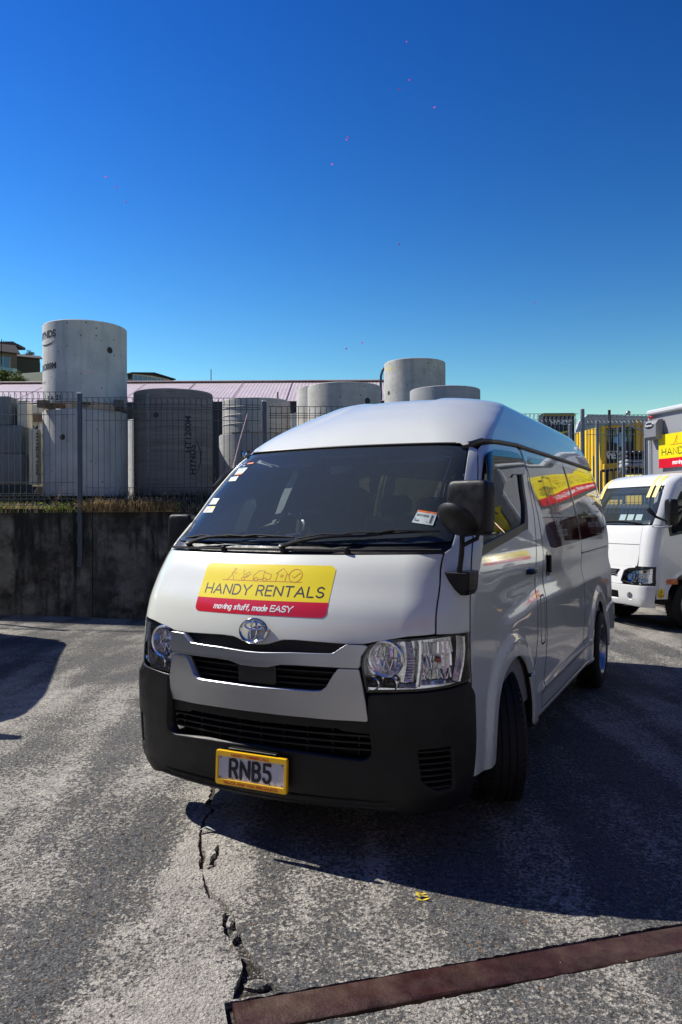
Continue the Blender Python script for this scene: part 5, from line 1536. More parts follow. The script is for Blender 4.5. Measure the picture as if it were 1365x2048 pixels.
# sign on the box front
def box_sign(org, xd, w, h, par, icons=True, cap=.15):
    o = Vector(org); X = Vector(xd).normalized(); Z = Vector((0, 0, 1)); Nn = X.cross(Z)
    def f(a, b, hh): return tuple(o + X * a + Z * b + Nn * (hh + .004))
    def rect(a0, b0, a1, b1, mt, nm, hh, pr):
        k = 8; m = MB(); m.add([f(a0, b0, hh), f(a1, b0, hh), f(a1, b1, hh), f(a0, b1, hh)], [(0, 1, 2, 3)]); return m.build(nm, mt, pr)
    s1 = rect(0, h * .28, w, h, M['yellow'], 'box_sign', 0, par)
    rect(0, 0, w, h * .28, M['red'], 'sign_band', 0, s1)
    pl, Wd = layout('HANDY RENTALS', .26, .4); k = w * .9 / Wd
    vs, fs = strokes_mesh([[(w * .05 + x * k, h * .38 + y * h * .19) for x, y in p] for p in pl], h * .024, lambda a, b, hh: f(a, b, .002 + hh), seg=.2); mesh_obj('sign_lettering', vs, fs, M['ink'], s1)
    pl, Wd = layout('moving stuff, made EASY', .13, .34, .12); k = w * .62 / Wd
    vs, fs = strokes_mesh([[(w * .2 + x * k, h * .09 + y * h * .12) for x, y in p] for p in pl], h * .024, lambda a, b, hh: f(a, b, .002 + hh), seg=.2); mesh_obj('sign_slogan', vs, fs, M['whiteink'], s1)
    if icons:
        sc_ = lambda p: (p[0] / AS * w, p[1] / BS * h)
        vs, fs = strokes_mesh([[sc_(p) for p in q] for q in ic], h * .012, lambda a, b, hh: f(a, b, .002 + hh), seg=.2, caps=3); mesh_obj('sign_pictogram', vs, fs, M['redink'], s1)
    return s1
box_sign((-.915, BOX0 - .02, 2.255), (1, 0, 0), 1.62, .52, body)
box_sign((BW + .0, 1.95, 1.30), (0, 1, 0), 3.3, 1.25, body)

# ================================================================== GROUND
def ground_mat(name, wet=False, dark=1.0):
    m, n, l, p = new_mat(name)
    tc = n.new('ShaderNodeTexCoord')
    def noise(scale, det=8, rough=.6, vec=None, dist=0.0):
        z = n.new('ShaderNodeTexNoise'); z.inputs['Scale'].default_value = scale; z.inputs['Detail'].default_value = det
        z.inputs['Roughness'].default_value = rough; z.inputs['Distortion'].default_value = dist
        l.new(vec or tc.outputs['Object'], z.inputs['Vector']); return z.outputs[0]
    def rng(src, a, b, c=0.0, d=1.0):
        r = n.new('ShaderNodeMapRange'); r.inputs[1].default_value = a; r.inputs[2].default_value = b; r.inputs[3].default_value = c; r.inputs[4].default_value = d
        l.new(src, r.inputs[0]); return r.outputs[0]
    def mix(f, a, b, bt='MIX'):
        x = n.new('ShaderNodeMix'); x.data_type = 'RGBA'; x.blend_type = bt
        if isinstance(f, float): x.inputs[0].default_value = f
        else: l.new(f, x.inputs[0])
        for s_, k in ((a, 6), (b, 7)):
            if isinstance(s_, tuple): x.inputs[k].default_value = (*s_, 1)
            else: l.new(s_, x.inputs[k])
        return x.outputs[2]
    def math_(op, a, b):
        x = n.new('ShaderNodeMath'); x.operation = op
        for s_, k in ((a, 0), (b, 1)):
            if isinstance(s_, (int, float)): x.inputs[k].default_value = s_
            else: l.new(s_, x.inputs[k])
        return x.outputs[0]
    v1 = n.new('ShaderNodeTexVoronoi'); v1.inputs['Scale'].default_value = 62; v1.inputs['Randomness'].default_value = 1
    wv = n.new('ShaderNodeVectorMath'); wv.operation = 'MULTIPLY_ADD'
    nzc = n.new('ShaderNodeTexNoise'); nzc.inputs['Scale'].default_value = 40; nzc.inputs['Detail'].default_value = 3; l.new(tc.outputs['Object'], nzc.inputs['Vector'])
    l.new(nzc.outputs[1], wv.inputs[0]); wv.inputs[1].default_value = (.02, .02, .02); l.new(tc.outputs['Object'], wv.inputs[2])
    l.new(wv.outputs[0], v1.inputs['Vector'])
    v2 = n.new('ShaderNodeTexVoronoi'); v2.inputs['Scale'].default_value = 150; l.new(wv.outputs[0], v2.inputs['Vector'])
    sepc = n.new('ShaderNodeSeparateColor'); l.new(v1.outputs['Color'], sepc.inputs[0])
    sep2 = n.new('ShaderNodeSeparateColor'); l.new(v2.outputs['Color'], sep2.inputs[0])
    # stones: grey, a few warm or pale
    stone = mix(rng(sepc.outputs[0], 0, 1), (.035, .037, .040), (.15, .15, .15))
    stone = mix(rng(sepc.outputs[1], .88, .93), stone, (.20, .14, .09))
    stone2 = mix(rng(sep2.outputs[0], 0, 1), (.045, .046, .048), (.22, .215, .205))
    stones = mix(rng(noise(30, 3), .45, .55), stone, stone2)
    cement = mix(rng(noise(9, 8, .65), .3, .7), (.50, .468, .408), (.27, .25, .22))
    # how much of the cement skin is left: broad wear, streaks along the traffic, fine mottling
    wear = rng(noise(.55, 6, .6), .35, .65)
    mp = n.new('ShaderNodeMapping'); mp.inputs['Scale'].default_value = (2.6, .38, 1); mp.inputs['Rotation'].default_value = (0, 0, R(8)); l.new(tc.outputs['Object'], mp.inputs[0])
    track = rng(noise(1.0, 5, .55, mp.outputs[0]), .34, .66)
    fine = noise(52, 12, .78)
    sx3 = n.new('ShaderNodeSeparateXYZ'); l.new(tc.outputs['Object'], sx3.inputs[0])
    xs = math_('ADD', sx3.outputs[0], math_('MULTIPLY', noise(1.3, 5, .6), .5))      # slab left of the crack keeps its pale skin
    band = math_('MULTIPLY', math_('MULTIPLY', rng(xs, -.72, -.52), rng(xs, -.22, -.10, 1, 0)), rng(sx3.outputs[1], 5.5, 4.0))
    leftg = rng(xs, -.6, -.3, 1, 0)  # less pale cement to the right, so the van's shade is deepened by colour
    cov = math_('ADD', math_('MULTIPLY', wear, .14), math_('MULTIPLY', track, .13))
    cov = math_('ADD', cov, math_('ADD', math_('MULTIPLY', band, .10), math_('MULTIPLY', leftg, .015)))
    thr = math_('SUBTRACT', .640, cov)
    d = math_('SUBTRACT', fine, thr)
    cm = rng(d, -.022, .026)
    edge = rng(v1.outputs['Distance'], .0, .55)
    col = mix(cm, stones, cement)
    tiny = rng(noise(120, 5, .75), .36, .64, .50, 1.38)
    tn = n.new('ShaderNodeCombineColor'); [l.new(tiny, tn.inputs[i]) for i in range(3)]
    col = mix(1.0, col, tn.outputs[0], 'MULTIPLY')
    # oil and damp stains
    st = rng(noise(.8, 9, .62, None, .6), .60, .80, 0, .5)
    col = mix(st, col, (.055, .052, .048))
    if wet: col = mix(.9, col, (.030, .022, .014))
    l.new(col, p.inputs['Base Color'])
    p.inputs['Roughness'].default_value = .86
    p.inputs['Specular IOR Level'].default_value = .3
    h1 = math_('MULTIPLY', rng(v1.outputs['Distance'], 0, .6, 1, 0), .55)
    h2 = math_('MULTIPLY', rng(v2.outputs['Distance'], 0, .6, 1, 0), .25)
    h = math_('ADD', math_('ADD', h1, h2), math_('ADD', math_('MULTIPLY', cm, .7), math_('MULTIPLY', noise(60, 8, .7), 1.0)))
    b = n.new('ShaderNodeBump'); b.inputs['Strength'].default_value = 1.0; b.inputs['Distance'].default_value = .010
    l.new(h, b.inputs['Height']); l.new(b.outputs[0], p.inputs['Normal'])
    return m
M['ground'] = ground_mat('worn_concrete')
M['bed'] = ground_mat('crack_dirt', True)

def gz(x, y):
    z = -.050 * sst(4.25, 3.10, y)
    z = z - .15 * sst(8.5, 12.6, y) * sst(-6.2, -2.0, x) * sst(2.6, .6, x)
    z = z - .018 * np.exp(-((x + .86 - .03 * (y - 3)) / .20) ** 2) * sst(5.5, 4.2, y)
    z = z + .010 * np.sin(x * 1.9 + 1.3) * np.cos(y * 1.4 + .4) * sst(1.2, 2.2, y) * sst(12, 8, y)
    return z
def jag(pts, amp, step, seed):
    r_ = random.Random(seed); out = []
    for a, b in zip(pts, pts[1:]):
        L = math.hypot(b[0] - a[0], b[1] - a[1]); k = max(1, int(L / step))
        for j in range(k):
            t = j / k; out.append((lin(a[0], b[0], t) + r_.uniform(-amp, amp), lin(a[1], b[1], t) + r_.uniform(-amp, amp)))
    out.append(pts[-1]); return out
def G2(px, py): p = gnd(px, py); return (p.x, p.y)
# wide broken gap with dirt, down to the steel strip
lft = jag([G2(*q) for q in [(404, 1740), (406, 1758), (411, 1785), (420, 1797), (437, 1803), (449, 1822), (443, 1842), (447, 1862), (463, 1884), (481, 1908), (484, 1932), (479, 1955), (467, 1975), (465, 1998)]], .004, .018, 1)
rgt = jag([G2(*q) for q in [(560, 1980), (540, 1962), (524, 1940), (508, 1917), (494, 1896), (483, 1872), (474, 1850), (466, 1828), (456, 1812), (446, 1803), (430, 1791), (420, 1778), (412, 1762), (407, 1744)]], .004, .018, 2)
gapp = lft + rgt
# hairline branches above it
def ribbon(pts, ws, seed, amp=.004, step=.02):
    c = jag(pts, amp, step, seed); r_ = random.Random(seed + 50); n = len(c); A_l = []; B_l = []
    for i in range(n):
        a = c[max(0, i - 1)]; b = c[min(n - 1, i + 1)]; dx, dy = b[0] - a[0], b[1] - a[1]; L = math.hypot(dx, dy) or 1
        t = i / (n - 1); w = np.interp(t, np.linspace(0, 1, len(ws)), ws) * r_.uniform(.6, 1.4)
        A_l.append((c[i][0] - dy / L * w / 2, c[i][1] + dx / L * w / 2)); B_l.append((c[i][0] + dy / L * w / 2, c[i][1] - dx / L * w / 2))
    return A_l + B_l[::-1]
cr1 = ribbon([G2(*q) for q in [(427, 1545), (427, 1578), (417, 1602), (428, 1614), (410, 1634), (402, 1655), (401, 1688), (406, 1712), (402, 1737)]], [.038, .042, .026, .030, .018, .015, .016, .022, .024], 5)
cr2 = ribbon([G2(*q) for q in [(437, 1690), (433, 1708), (424, 1722), (430, 1732), (415, 1737)]], [.010, .020, .028, .032, .016], 9)
cr3 = ribbon([G2(*q) for q in [(-60, 1404), (60, 1398), (150, 1396), (285, 1402)]], [.004, .006, .005, .007], 12, .006, .06)
# steel strip slot
strip = [G2(466, 2006), G2(690, 1975), G2(900, 1938), G2(1100, 1904), G2(1365, 1852)]
se = gnd(465, 2006); e2 = gnd(1365, 1852); dv_ = (e2 - se).normalized(); nv_ = Vector((dv_.y, -dv_.x, 0))
SW = .150
def SP(u, v): p = se + dv_ * u + nv_ * v; return (p.x, p.y)
SZ = -.056
slot = jag([SP(-.02, -.012), SP(.3, -.016), SP(.8, -.012), SP(1.3, -.016), SP(2.6, -.012), SP(4.2, -.012)], .005, .025, 31) + jag([SP(4.2, SW + .008), SP(2.5, SW + .010), SP(1.2, SW + .008), SP(.4, SW + .012), SP(-.03, SW + .01)], .004, .03, 32)
outer = [(-7, .6), (7, .6), (7, 14.2), (-7, 14.2)]
def clean(L):
    P = np.array(L)
    if area2(P) < 0: P = P[::-1]
    return P
loops = [clean(densify(outer, .5))] + [clean(x) for x in (gapp, cr1, cr2, cr3, slot)]
V2, Fg, ids = triangulate(loops, .11)
Zg = gz(V2[:, 0], V2[:, 1])
V = [(a, b, c) for (a, b), c in zip(V2, Zg)]
fs = [tuple(f) for f in Fg]
for L in ids[1:]:
    k = len(L); b0 = len(V)
    for i in L: V.append((V[i][0], V[i][1], V[i][2] - .040))
    for i in range(k):
        j = (i + 1) % k
        fs.append((L[j], L[i], b0 + i, b0 + j))
# far sheet round it
E_ = 900
far = [(-E_, -60, -.05), (E_, -60, -.05), (E_, .6, -.05), (-E_, .6, -.05), (-E_, .6, -.05), (-7, .6, -.05), (-7, 14.2, 0), (-E_, 14.2, 0), (7, .6, -.05), (E_, .6, -.05), (E_, 14.2, 0), (7, 14.2, 0), (-E_, 14.2, 0), (E_, 14.2, 0), (E_, E_, 0), (-E_, E_, 0)]
b0 = len(V); V += far; fs += [(b0, b0 + 1, b0 + 2, b0 + 3), (b0 + 4, b0 + 5, b0 + 6, b0 + 7), (b0 + 8, b0 + 9, b0 + 10, b0 + 11), (b0 + 12, b0 + 13, b0 + 14, b0 + 15)]
tag(mesh_obj('ground', V, fs, M['ground']), 'worn sunlit concrete yard with exposed stones', None, None, 'structure')
bx = np.linspace(-3.5, 3.5, 80); by = np.linspace(1.5, 7.2, 80)
m = MB(); rn = random.Random(4)
m.sheet([[(x, y, -.028 + dip(y) + rn.uniform(-.005, .005)) for x in bx] for y in by]); tag(m.build('crack_bed', M['bed'], None, True), None, None, None, 'structure')
# broken lumps and loose stones in the gap
conc = mat('broken_concrete', (.30, .285, .26), .9, var=.35, vscale=18, bump=.9, bscale=70)
def lump(c, rx, ry, rz, seed, name='concrete_lump', material=None):
    r_ = random.Random(seed); V = []; F_ = []; nu, nv = 12, 7
    for j in range(nv + 1):
        v = -PI / 2 + PI * j / nv
        for i in range(nu):
            u = 2 * PI * i / nu; k = 1 + r_.uniform(-.22, .22)
            V.append((c[0] + rx * k * math.cos(v) * math.cos(u), c[1] + ry * k * math.cos(v) * math.sin(u), c[2] + rz * (abs(math.sin(v)) ** .5) * math.copysign(1, math.sin(v))))
    for j in range(nv):
        for i in range(nu): F_.append((j * nu + i, j * nu + (i + 1) % nu, (j + 1) * nu + (i + 1) % nu, (j + 1) * nu + i))
    return mesh_obj(name, V, F_, M['ground'], None, False)
for i, (px, py, rx, ry, lab) in enumerate([(463, 1836, .018, .038, 'long worn concrete lump lying in the crack, upper one'), (469, 1868, .018, .032, 'small oval concrete lump lying in the crack below the long one'), (425, 1757, .020, .034, 'broken concrete flake at the top of the wide crack'), (516, 1962, .042, .026, 'flat broken concrete slab piece beside the end of the steel strip')]):
    p = gnd(px, py); tag(lump((p.x, p.y, p.z - .022), rx, ry, .020, 100 + i), lab, 'rubble')
gm_s = MB(); rn = random.Random(8)
def pebble(b, x, y, z, r, rr):
    k = 6; vs = [(x, y, z + r * .7)] + [(x + r * rr.uniform(.7, 1.1) * math.cos(2 * PI * i / k), y + r * rr.uniform(.7, 1.1) * math.sin(2 * PI * i / k), z + r * .2) for i in range(k)]
    b.add(vs, [(0, 1 + i, 1 + (i + 1) % k) for i in range(k)])
for i in range(900):
    if i < 420:
        t = rn.random(); q = rgt[int(t * (len(rgt) - 1))]; l_ = lft[int((1 - t) * (len(lft) - 1))]; a = rn.random()
        x, y = lin(q[0], l_[0], a), lin(q[1], l_[1], a); z = dip(y) - .028
    else:
        x, y = rn.uniform(-2.6, 2.2), 2.2 + 5 * rn.random() ** 1.6; z = float(gz(np.array(x), np.array(y))) - .001
    pebble(gm_s, x, y, z, rn.uniform(.002, .0065), rn)
tag(gm_s.build('loose_gravel', conc), 'loose grit and pebbles scattered in and round the cracks', None, None, 'stuff')
rust = mat('rusted_steel', (.048, .017, .015), .46, metal=.3, var=.45, vscale=7, bump=.35, bscale=90, rvar=.16, dirt=(.16, .11, .075), dscale=2.6, damt=.75, coat=.0)
m = MB(); n_ = 60; rows = []
for i in range(n_ + 1):
    u = 4.2 * i / n_; w = .002 * math.sin(u * 7)
    rows.append([(*SP(u, -.002 + w), -.03 + SZ), (*SP(u, 0 + w), .004 + SZ), (*SP(u, .008), .009 + SZ), (*SP(u, SW * .5), .005 + SZ), (*SP(u, SW - .008), .009 + SZ), (*SP(u, SW + w), .004 + SZ), (*SP(u, SW + .002), -.03 + SZ)])
m.sheet(rows); m.add([rows[0][k] for k in range(7)], [tuple(range(7))])
tag(m.build('steel_strip', rust, None, True), 'rusty brown flat steel strip set into the concrete at the bottom right', 'steel strip')
# scrap of paper and fallen leaves
p = gnd(411, 1664); m = MB(); q = p.z; m.add([(p.x - .035, p.y - .005, q + .006), (p.x, p.y + .012, q + .018), (p.x + .004, p.y + .030, q + .016), (p.x - .03, p.y + .014, q + .005)], [(0, 1, 2, 3)]); m.add([(p.x, p.y + .012, q + .018), (p.x + .05, p.y - .008, q + .006), (p.x + .052, p.y + .006, q + .005), (p.x + .004, p.y + .030, q + .016)], [(0, 1, 2, 3)])
tag(m.build('paper_scrap', M['paper']), 'folded white scrap of paper at the tip of the van shadow', 'litter')
leafm = mat('yellow_leaf', (.55, .40, .03), .6, var=.3, vscale=80)
p = gnd(843, 1798); m = MB(); rn = random.Random(2)
for k in range(7):
    a = rn.uniform(0, 6.28); c = Vector((p.x + rn.uniform(-.02, .02), p.y + rn.uniform(-.02, .02), p.z + .006 + rn.uniform(0, .012)))
    d = Vector((math.cos(a), math.sin(a), rn.uniform(-.2, .5))) * .018; e = Vector((-math.sin(a), math.cos(a), rn.uniform(-.3, .3))) * .007
    m.add([c - d, c + e, c + d, c - e], [(0, 1, 2, 3)])
tag(m.build('fallen_leaves', leafm), 'small tuft of yellow leaves on the concrete at the shadow edge', 'leaves', None, None)

# ================================================================== RETAINING WALL AND TERRACE
def wall_mat():
    m, n, l, p = new_mat('stained_wall')
    tc = n.new('ShaderNodeTexCoord'); sep = n.new('ShaderNodeSeparateXYZ'); l.new(tc.outputs['Object'], sep.inputs[0])
    def noise(vec, s, d=8, r=.6):
        z = n.new('ShaderNodeTexNoise'); z.inputs['Scale'].default_value = s; z.inputs['Detail'].default_value = d; z.inputs['Roughness'].default_value = r; l.new(vec, z.inputs['Vector']); return z.outputs[0]
    def rng(src, a, b, c=0., d=1.):
        r = n.new('ShaderNodeMapRange'); r.inputs[1].default_value = a; r.inputs[2].default_value = b; r.inputs[3].default_value = c; r.inputs[4].default_value = d; l.new(src, r.inputs[0]); return r.outputs[0]
    def mix(f, a, b):
        x = n.new('ShaderNodeMix'); x.data_type = 'RGBA'; l.new(f, x.inputs[0])
        for s_, k in ((a, 6), (b, 7)):
            if isinstance(s_, tuple): x.inputs[k].default_value = (*s_, 1)
            else: l.new(s_, x.inputs[k])
        return x.outputs[2]
    mp = n.new('ShaderNodeMapping'); mp.inputs['Scale'].default_value = (3.2, 3.2, .45); l.new(tc.outputs['Object'], mp.inputs[0])
    base = mix(rng(noise(tc.outputs['Object'], 2.2, 10, .68), .42, .60), (.034, .029, .022), (.22, .20, .165))
    base = mix(rng(noise(mp.outputs[0], 1.5, 9, .66), .46, .60), base, (.016, .015, .013))
    base = mix(rng(noise(tc.outputs['Object'], .9, 9, .7), .52, .68, 0, .8), base, (.11, .105, .09))
    base = mix(rng(noise(tc.outputs['Object'], 1.6, 5), .56, .7, 0, .7), base, (.035, .042, .014))
    top = rng(sep.outputs[2], .55, .86, 0, .75)
    base = mix(top, base, (.018, .017, .012))
    l.new(base, p.inputs['Base Color']); p.inputs['Roughness'].default_value = .9
    b = n.new('ShaderNodeBump'); b.inputs['Strength'].default_value = .8; b.inputs['Distance'].default_value = .02; l.new(noise(tc.outputs['Object'], 9, 10, .7), b.inputs['Height']); l.new(b.outputs[0], p.inputs['Normal'])
    return m
M['wall'] = wall_mat()
def wy(x): return 12.72 + .06 * (x + 4.2)
wob = empty('retaining_wall', (0, 0, .8))
tag(wob, 'dark mould stained concrete retaining wall under the wire fence', 'wall')
joints = [-30, -9.2, -6.1, -4.02, -1.9, 1.3]
for a, b in zip(joints, joints[1:]):
    m = MB(); q = [(a + .006, wy(a)), (b - .006, wy(b)), (b - .006, wy(b) + .28), (a + .006, wy(a) + .28)]
    tops = [1.70, 1.66, 1.66, 1.70]
    m.add([(x, y, -1.3) for x, y in q] + [(x, y, t - .8) for (x, y), t in zip(q, tops)], [(3, 2, 1, 0), (4, 5, 6, 7), (0, 1, 5, 4), (1, 2, 6, 5), (2, 3, 7, 6), (3, 0, 4, 7)])
    m.build('wall_panel', M['wall'], wob)
m = MB(); q = [(1.3, wy(1.3)), (3.4, 14.55), (30, 14.9), (30, 15.2), (3.3, 14.85), (1.2, wy(1.3) + .28)]
m.prism([(x, y, 0) for x, y in q], (0, 0, -1.3), (0, 0, .86)); m.build('wall_panel', M['wall'], wob)
soil = mat('terrace_soil', (.16, .145, .12), .95, var=.5, vscale=4, bump=.8, bscale=25, dirt=(.05, .06, .02), dscale=2, damt=.6)
rows = []
for k in range(12):
    t = k / 11; rows.append([(x, (wy(x) if x < 1.3 else lin(wy(1.3), 14.7, min(1, (x - 1.3) / 2.1))) + .27 + (t ** 1.5) * 60, 1.60 + .30 * min(1, t * 3)) for x in np.linspace(-40, 30, 60)])
m = MB(); m.sheet(rows); tag(m.build('terrace', soil, None, True), 'bare earth terrace behind the retaining wall', None, None, 'structure')

# ================================================================== FENCES
wire = mat('galvanised_wire', (.065, .075, .095), .40, metal=.5, var=.1, vscale=30)
postm = mat('painted_post', (.085, .10, .12), .45, metal=.3, var=.08)
postg = mat('galvanised_post', (.20, .22, .24), .5, metal=.3, var=.1)
wireg = mat('galvanised_wire_far', (.20, .22, .25), .45, metal=.3)
def fence_panel(a, b, zb, zt, pitch, label, r=.0052):
    a = Vector((a[0], a[1], 0)); b = Vector((b[0], b[1], 0)); d = b - a; L = d.length; u = d / L; nrm = Vector((-u.y, u.x, 0))
    wm_ = wire if r < .0055 else wireg; r = min(r, .0052)
    o = empty('wire_fence', ((a + b) / 2 + Vector((0, 0, zb))))
    tag(o, label, 'fence', 'wire fences along the wall')
    c = Vector(o.location)
    def pt(s, f, z): return a + u * s + nrm * f + Vector((0, 0, z)) - c
    V_ = MB()
    n = int(L / pitch)
    off = (L - (n - 1) * pitch) / 2
    for i in range(n):
        s = off + i * pitch
        V_.tube([pt(s, 0, zt - .165), pt(s, .0, zt), pt(s, .075, zt - .04), pt(s, .075, zt - .10), pt(s, .004, zt - .150)], r, 4, False)
        V_.tube([pt(s, .004, zb + .165), pt(s, .075, zb + .10), pt(s, .075, zb + .04), pt(s, 0, zb), pt(s, 0, zt - .165)], r, 4, False)
    tag(V_.build('vertical_wires', wm_, o), kind='stuff')
    for z, f in ((zt, 0), (zt - .15, .006), (zt - .185, .006), (zt - .10, .077), (zt - .365, .006), (zb + .365, .006), (zb + .185, .006), (zb + .15, .006), (zb + .10, .077), (zb, 0)):
        h = MB(); h.tube([pt(.02, f, z), pt(L - .02, f, z)], r, 5); h.build('rail_wire', wm_, o)
    return o
def fence_post(x, y, zb, zt, label, w=.068, group='fence posts', clamps=True):
    pm = postm if clamps else postg; w = w if clamps else w * .74
    o = empty('fence_post', (x, y, zb)); tag(o, label, 'post', group)
    m = MB(); m.box((0, 0, (zt - zb) / 2), (w, w, zt - zb), None, .008); m.build('post_tube', pm, o)
    m = MB(); m.box((0, 0, zt - zb + .008), (w + .006, w + .006, .018), None, .008); m.build('post_cap', mat_cap, o)
    if clamps:
        for z in (1.524 - zb, 1.17 - zb, .80 - zb):
            m = MB(); m.box((0, -.036, z), (w + .014, .010, .10), None, .003); m.build('clamp_plate', postm, o)
            m = MB(); m.lathe([(0, .012), (.014, .010), (.014, 0)], 8, Matrix.Translation((0, -.041, z)) @ Matrix.Rotation(PI / 2, 4, 'X')); m.build('bolt', wire, o)
    return o
mat_cap = mat('post_cap', (.5, .52, .55), .4, metal=.4)
PXs = [-10.12, -7.16, -4.20, -1.24, 1.60]
tops = {0: 3.69, 1: 3.56, 2: 3.47, 3: 3.335}
def fy(x): return wy(x) - .045
labs = ['wire mesh fence panel running out of the left edge, beyond the frame', 'wire mesh fence panel at the left edge, left of the first grey post', 'wire mesh fence panel between the first and second grey posts', 'wire mesh fence panel starting right of the second post, behind the van roof']
for k in range(4):
    fence_panel((PXs[k] + .05, fy(PXs[k])), (PXs[k + 1] - .05, fy(PXs[k + 1])), tops[k] - 1.82, tops[k], .0915, labs[k])
for k, (x, zt, lb) in enumerate([(PXs[1], 3.62, 'grey fence post beyond the left edge'), (PXs[2], 3.53, 'grey steel fence post bolted to the wall, left of the dark pipe'), (PXs[3], 3.41, 'grey steel fence post behind the van aerial'), (PXs[4], 3.30, 'grey steel fence post hidden behind the van roof')]):
    fence_post(x, wy(x) - .045, .74, zt, lb)
RX = at(1165, 820, 14.5)
fence_panel((RX.x - 2.96, 14.4), (RX.x - .05, 14.5), 1.60, 3.40, .077, 'wire mesh fence panel with folded top left of the tall right hand post', .0058)
fence_panel((RX.x + .05, 14.5), (RX.x + 2.96, 14.6), 1.58, 3.38, .077, 'wire mesh fence panel in front of the yellow building beside the truck', .0058)
fence_post(RX.x, 14.48, 1.55, 3.47, 'tall grey fence post between van roof and yellow building', .085, clamps=False)
for px, py, d, w, lb in ((1195, 842, 19, .09, 'grey steel post in front of the yellow wall, second from the left'), (1247.5, 845, 19.5, .09, 'grey steel post in front of the dark shop window'), (1237, 855, 24, .075, 'thin grey post left of the one before the shop window'), (1141, 850, 22, .10, 'grey post in front of the dark billboard'), (1291, 846, 19, .075, 'grey post against the box of the truck')):
    p = at(px, py, d); fence_post(p.x, p.y, 1.8, p.z, lb, w, 'posts behind the right hand fence', False)
p = at(1188, 913, 17); fence_post(p.x, p.y, 1.8, p.z, 'short thin dark post left of the yellow wall posts', .05, 'posts behind the right hand fence', False)

# ================================================================== CONCRETE PIPES
def conc_mat(name, col, var=.12, bands=0.0, pits=True, stain=.35):
    m, n, l, p = new_mat(name)
    tc = n.new('ShaderNodeTexCoord')
    def noise(vec, s, d=8, r=.6):
        z = n.new('ShaderNodeTexNoise'); z.inputs['Scale'].default_value = s; z.inputs['Detail'].default_value = d; z.inputs['Roughness'].default_value = r; l.new(vec, z.inputs['Vector']); return z.outputs[0]
    def rng(src, a, b, c=0., d=1.):
        r = n.new('ShaderNodeMapRange'); r.inputs[1].default_value = a; r.inputs[2].default_value = b; r.inputs[3].default_value = c; r.inputs[4].default_value = d; l.new(src, r.inputs[0]); return r.outputs[0]
    def mix(f, a, b):
        x = n.new('ShaderNodeMix'); x.data_type = 'RGBA'; l.new(f, x.inputs[0])
        for s_, k in ((a, 6), (b, 7)):
            if isinstance(s_, tuple): x.inputs[k].default_value = (*s_, 1)
            else: l.new(s_, x.inputs[k])
        return x.outputs[2]
    o = tc.outputs['Object']
    c = mix(rng(noise(o, 2.5, 9, .6), .3, .7), tuple(v * (1 - var) for v in col), tuple(min(1, v * (1 + var)) for v in col))
    mp = n.new('ShaderNodeMapping'); mp.inputs['Scale'].default_value = (5, 5, .5); l.new(o, mp.inputs[0])
    c = mix(rng(noise(mp.outputs[0], 1.2, 7), .5, .72, 0, stain), c, tuple(v * .5 for v in col))
    if bands:
        mp2 = n.new('ShaderNodeMapping'); mp2.inputs['Scale'].default_value = (.35, .35, 9); l.new(o, mp2.inputs[0])
        c = mix(rng(noise(mp2.outputs[0], 1.6, 8, .7), .44, .58, 0, bands), c, tuple(v * 1.55 for v in col))
        c = mix(rng(noise(mp2.outputs[0], 2.9, 6, .7), .56, .66, 0, bands), c, tuple(v * .35 for v in col))
    hgt = noise(o, 40, 5)
    if pits:
        vo = n.new('ShaderNodeTexVoronoi'); vo.inputs['Scale'].default_value = 13; l.new(o, vo.inputs['Vector'])
        sp_ = n.new('ShaderNodeSeparateColor'); l.new(vo.outputs['Color'], sp_.inputs[0])
        pr = n.new('ShaderNodeMath'); pr.operation = 'MULTIPLY'; l.new(rng(sp_.outputs[0], .55, 1, .03, .17), pr.inputs[0]); pr.inputs[1].default_value = 1.25
        lt = n.new('ShaderNodeMath'); lt.operation = 'LESS_THAN'; l.new(vo.outputs['Distance'], lt.inputs[0]); l.new(pr.outputs[0], lt.inputs[1])
        c = mix(lt.outputs[0], c, tuple(v * .30 for v in col))
    l.new(c, p.inputs['Base Color']); p.inputs['Roughness'].default_value = .85
    b = n.new('ShaderNodeBump'); b.inputs['Strength'].default_value = .4; b.inputs['Distance'].default_value = .006; l.new(hgt, b.inputs['Height']); l.new(b.outputs[0], p.inputs['Normal'])
    return m
CP = conc_mat('pipe_concrete', (.56, .55, .52), .16, 0, True, .55)
CP2 = conc_mat('pipe_concrete_pitted', (.46, .44, .40), .22, .12, True, .6)
CPD = conc_mat('pipe_concrete_dark', (.22, .195, .17), .15, .6, False)
CPG = conc_mat('pipe_concrete_grey', (.36, .36, .355), .12, .12)
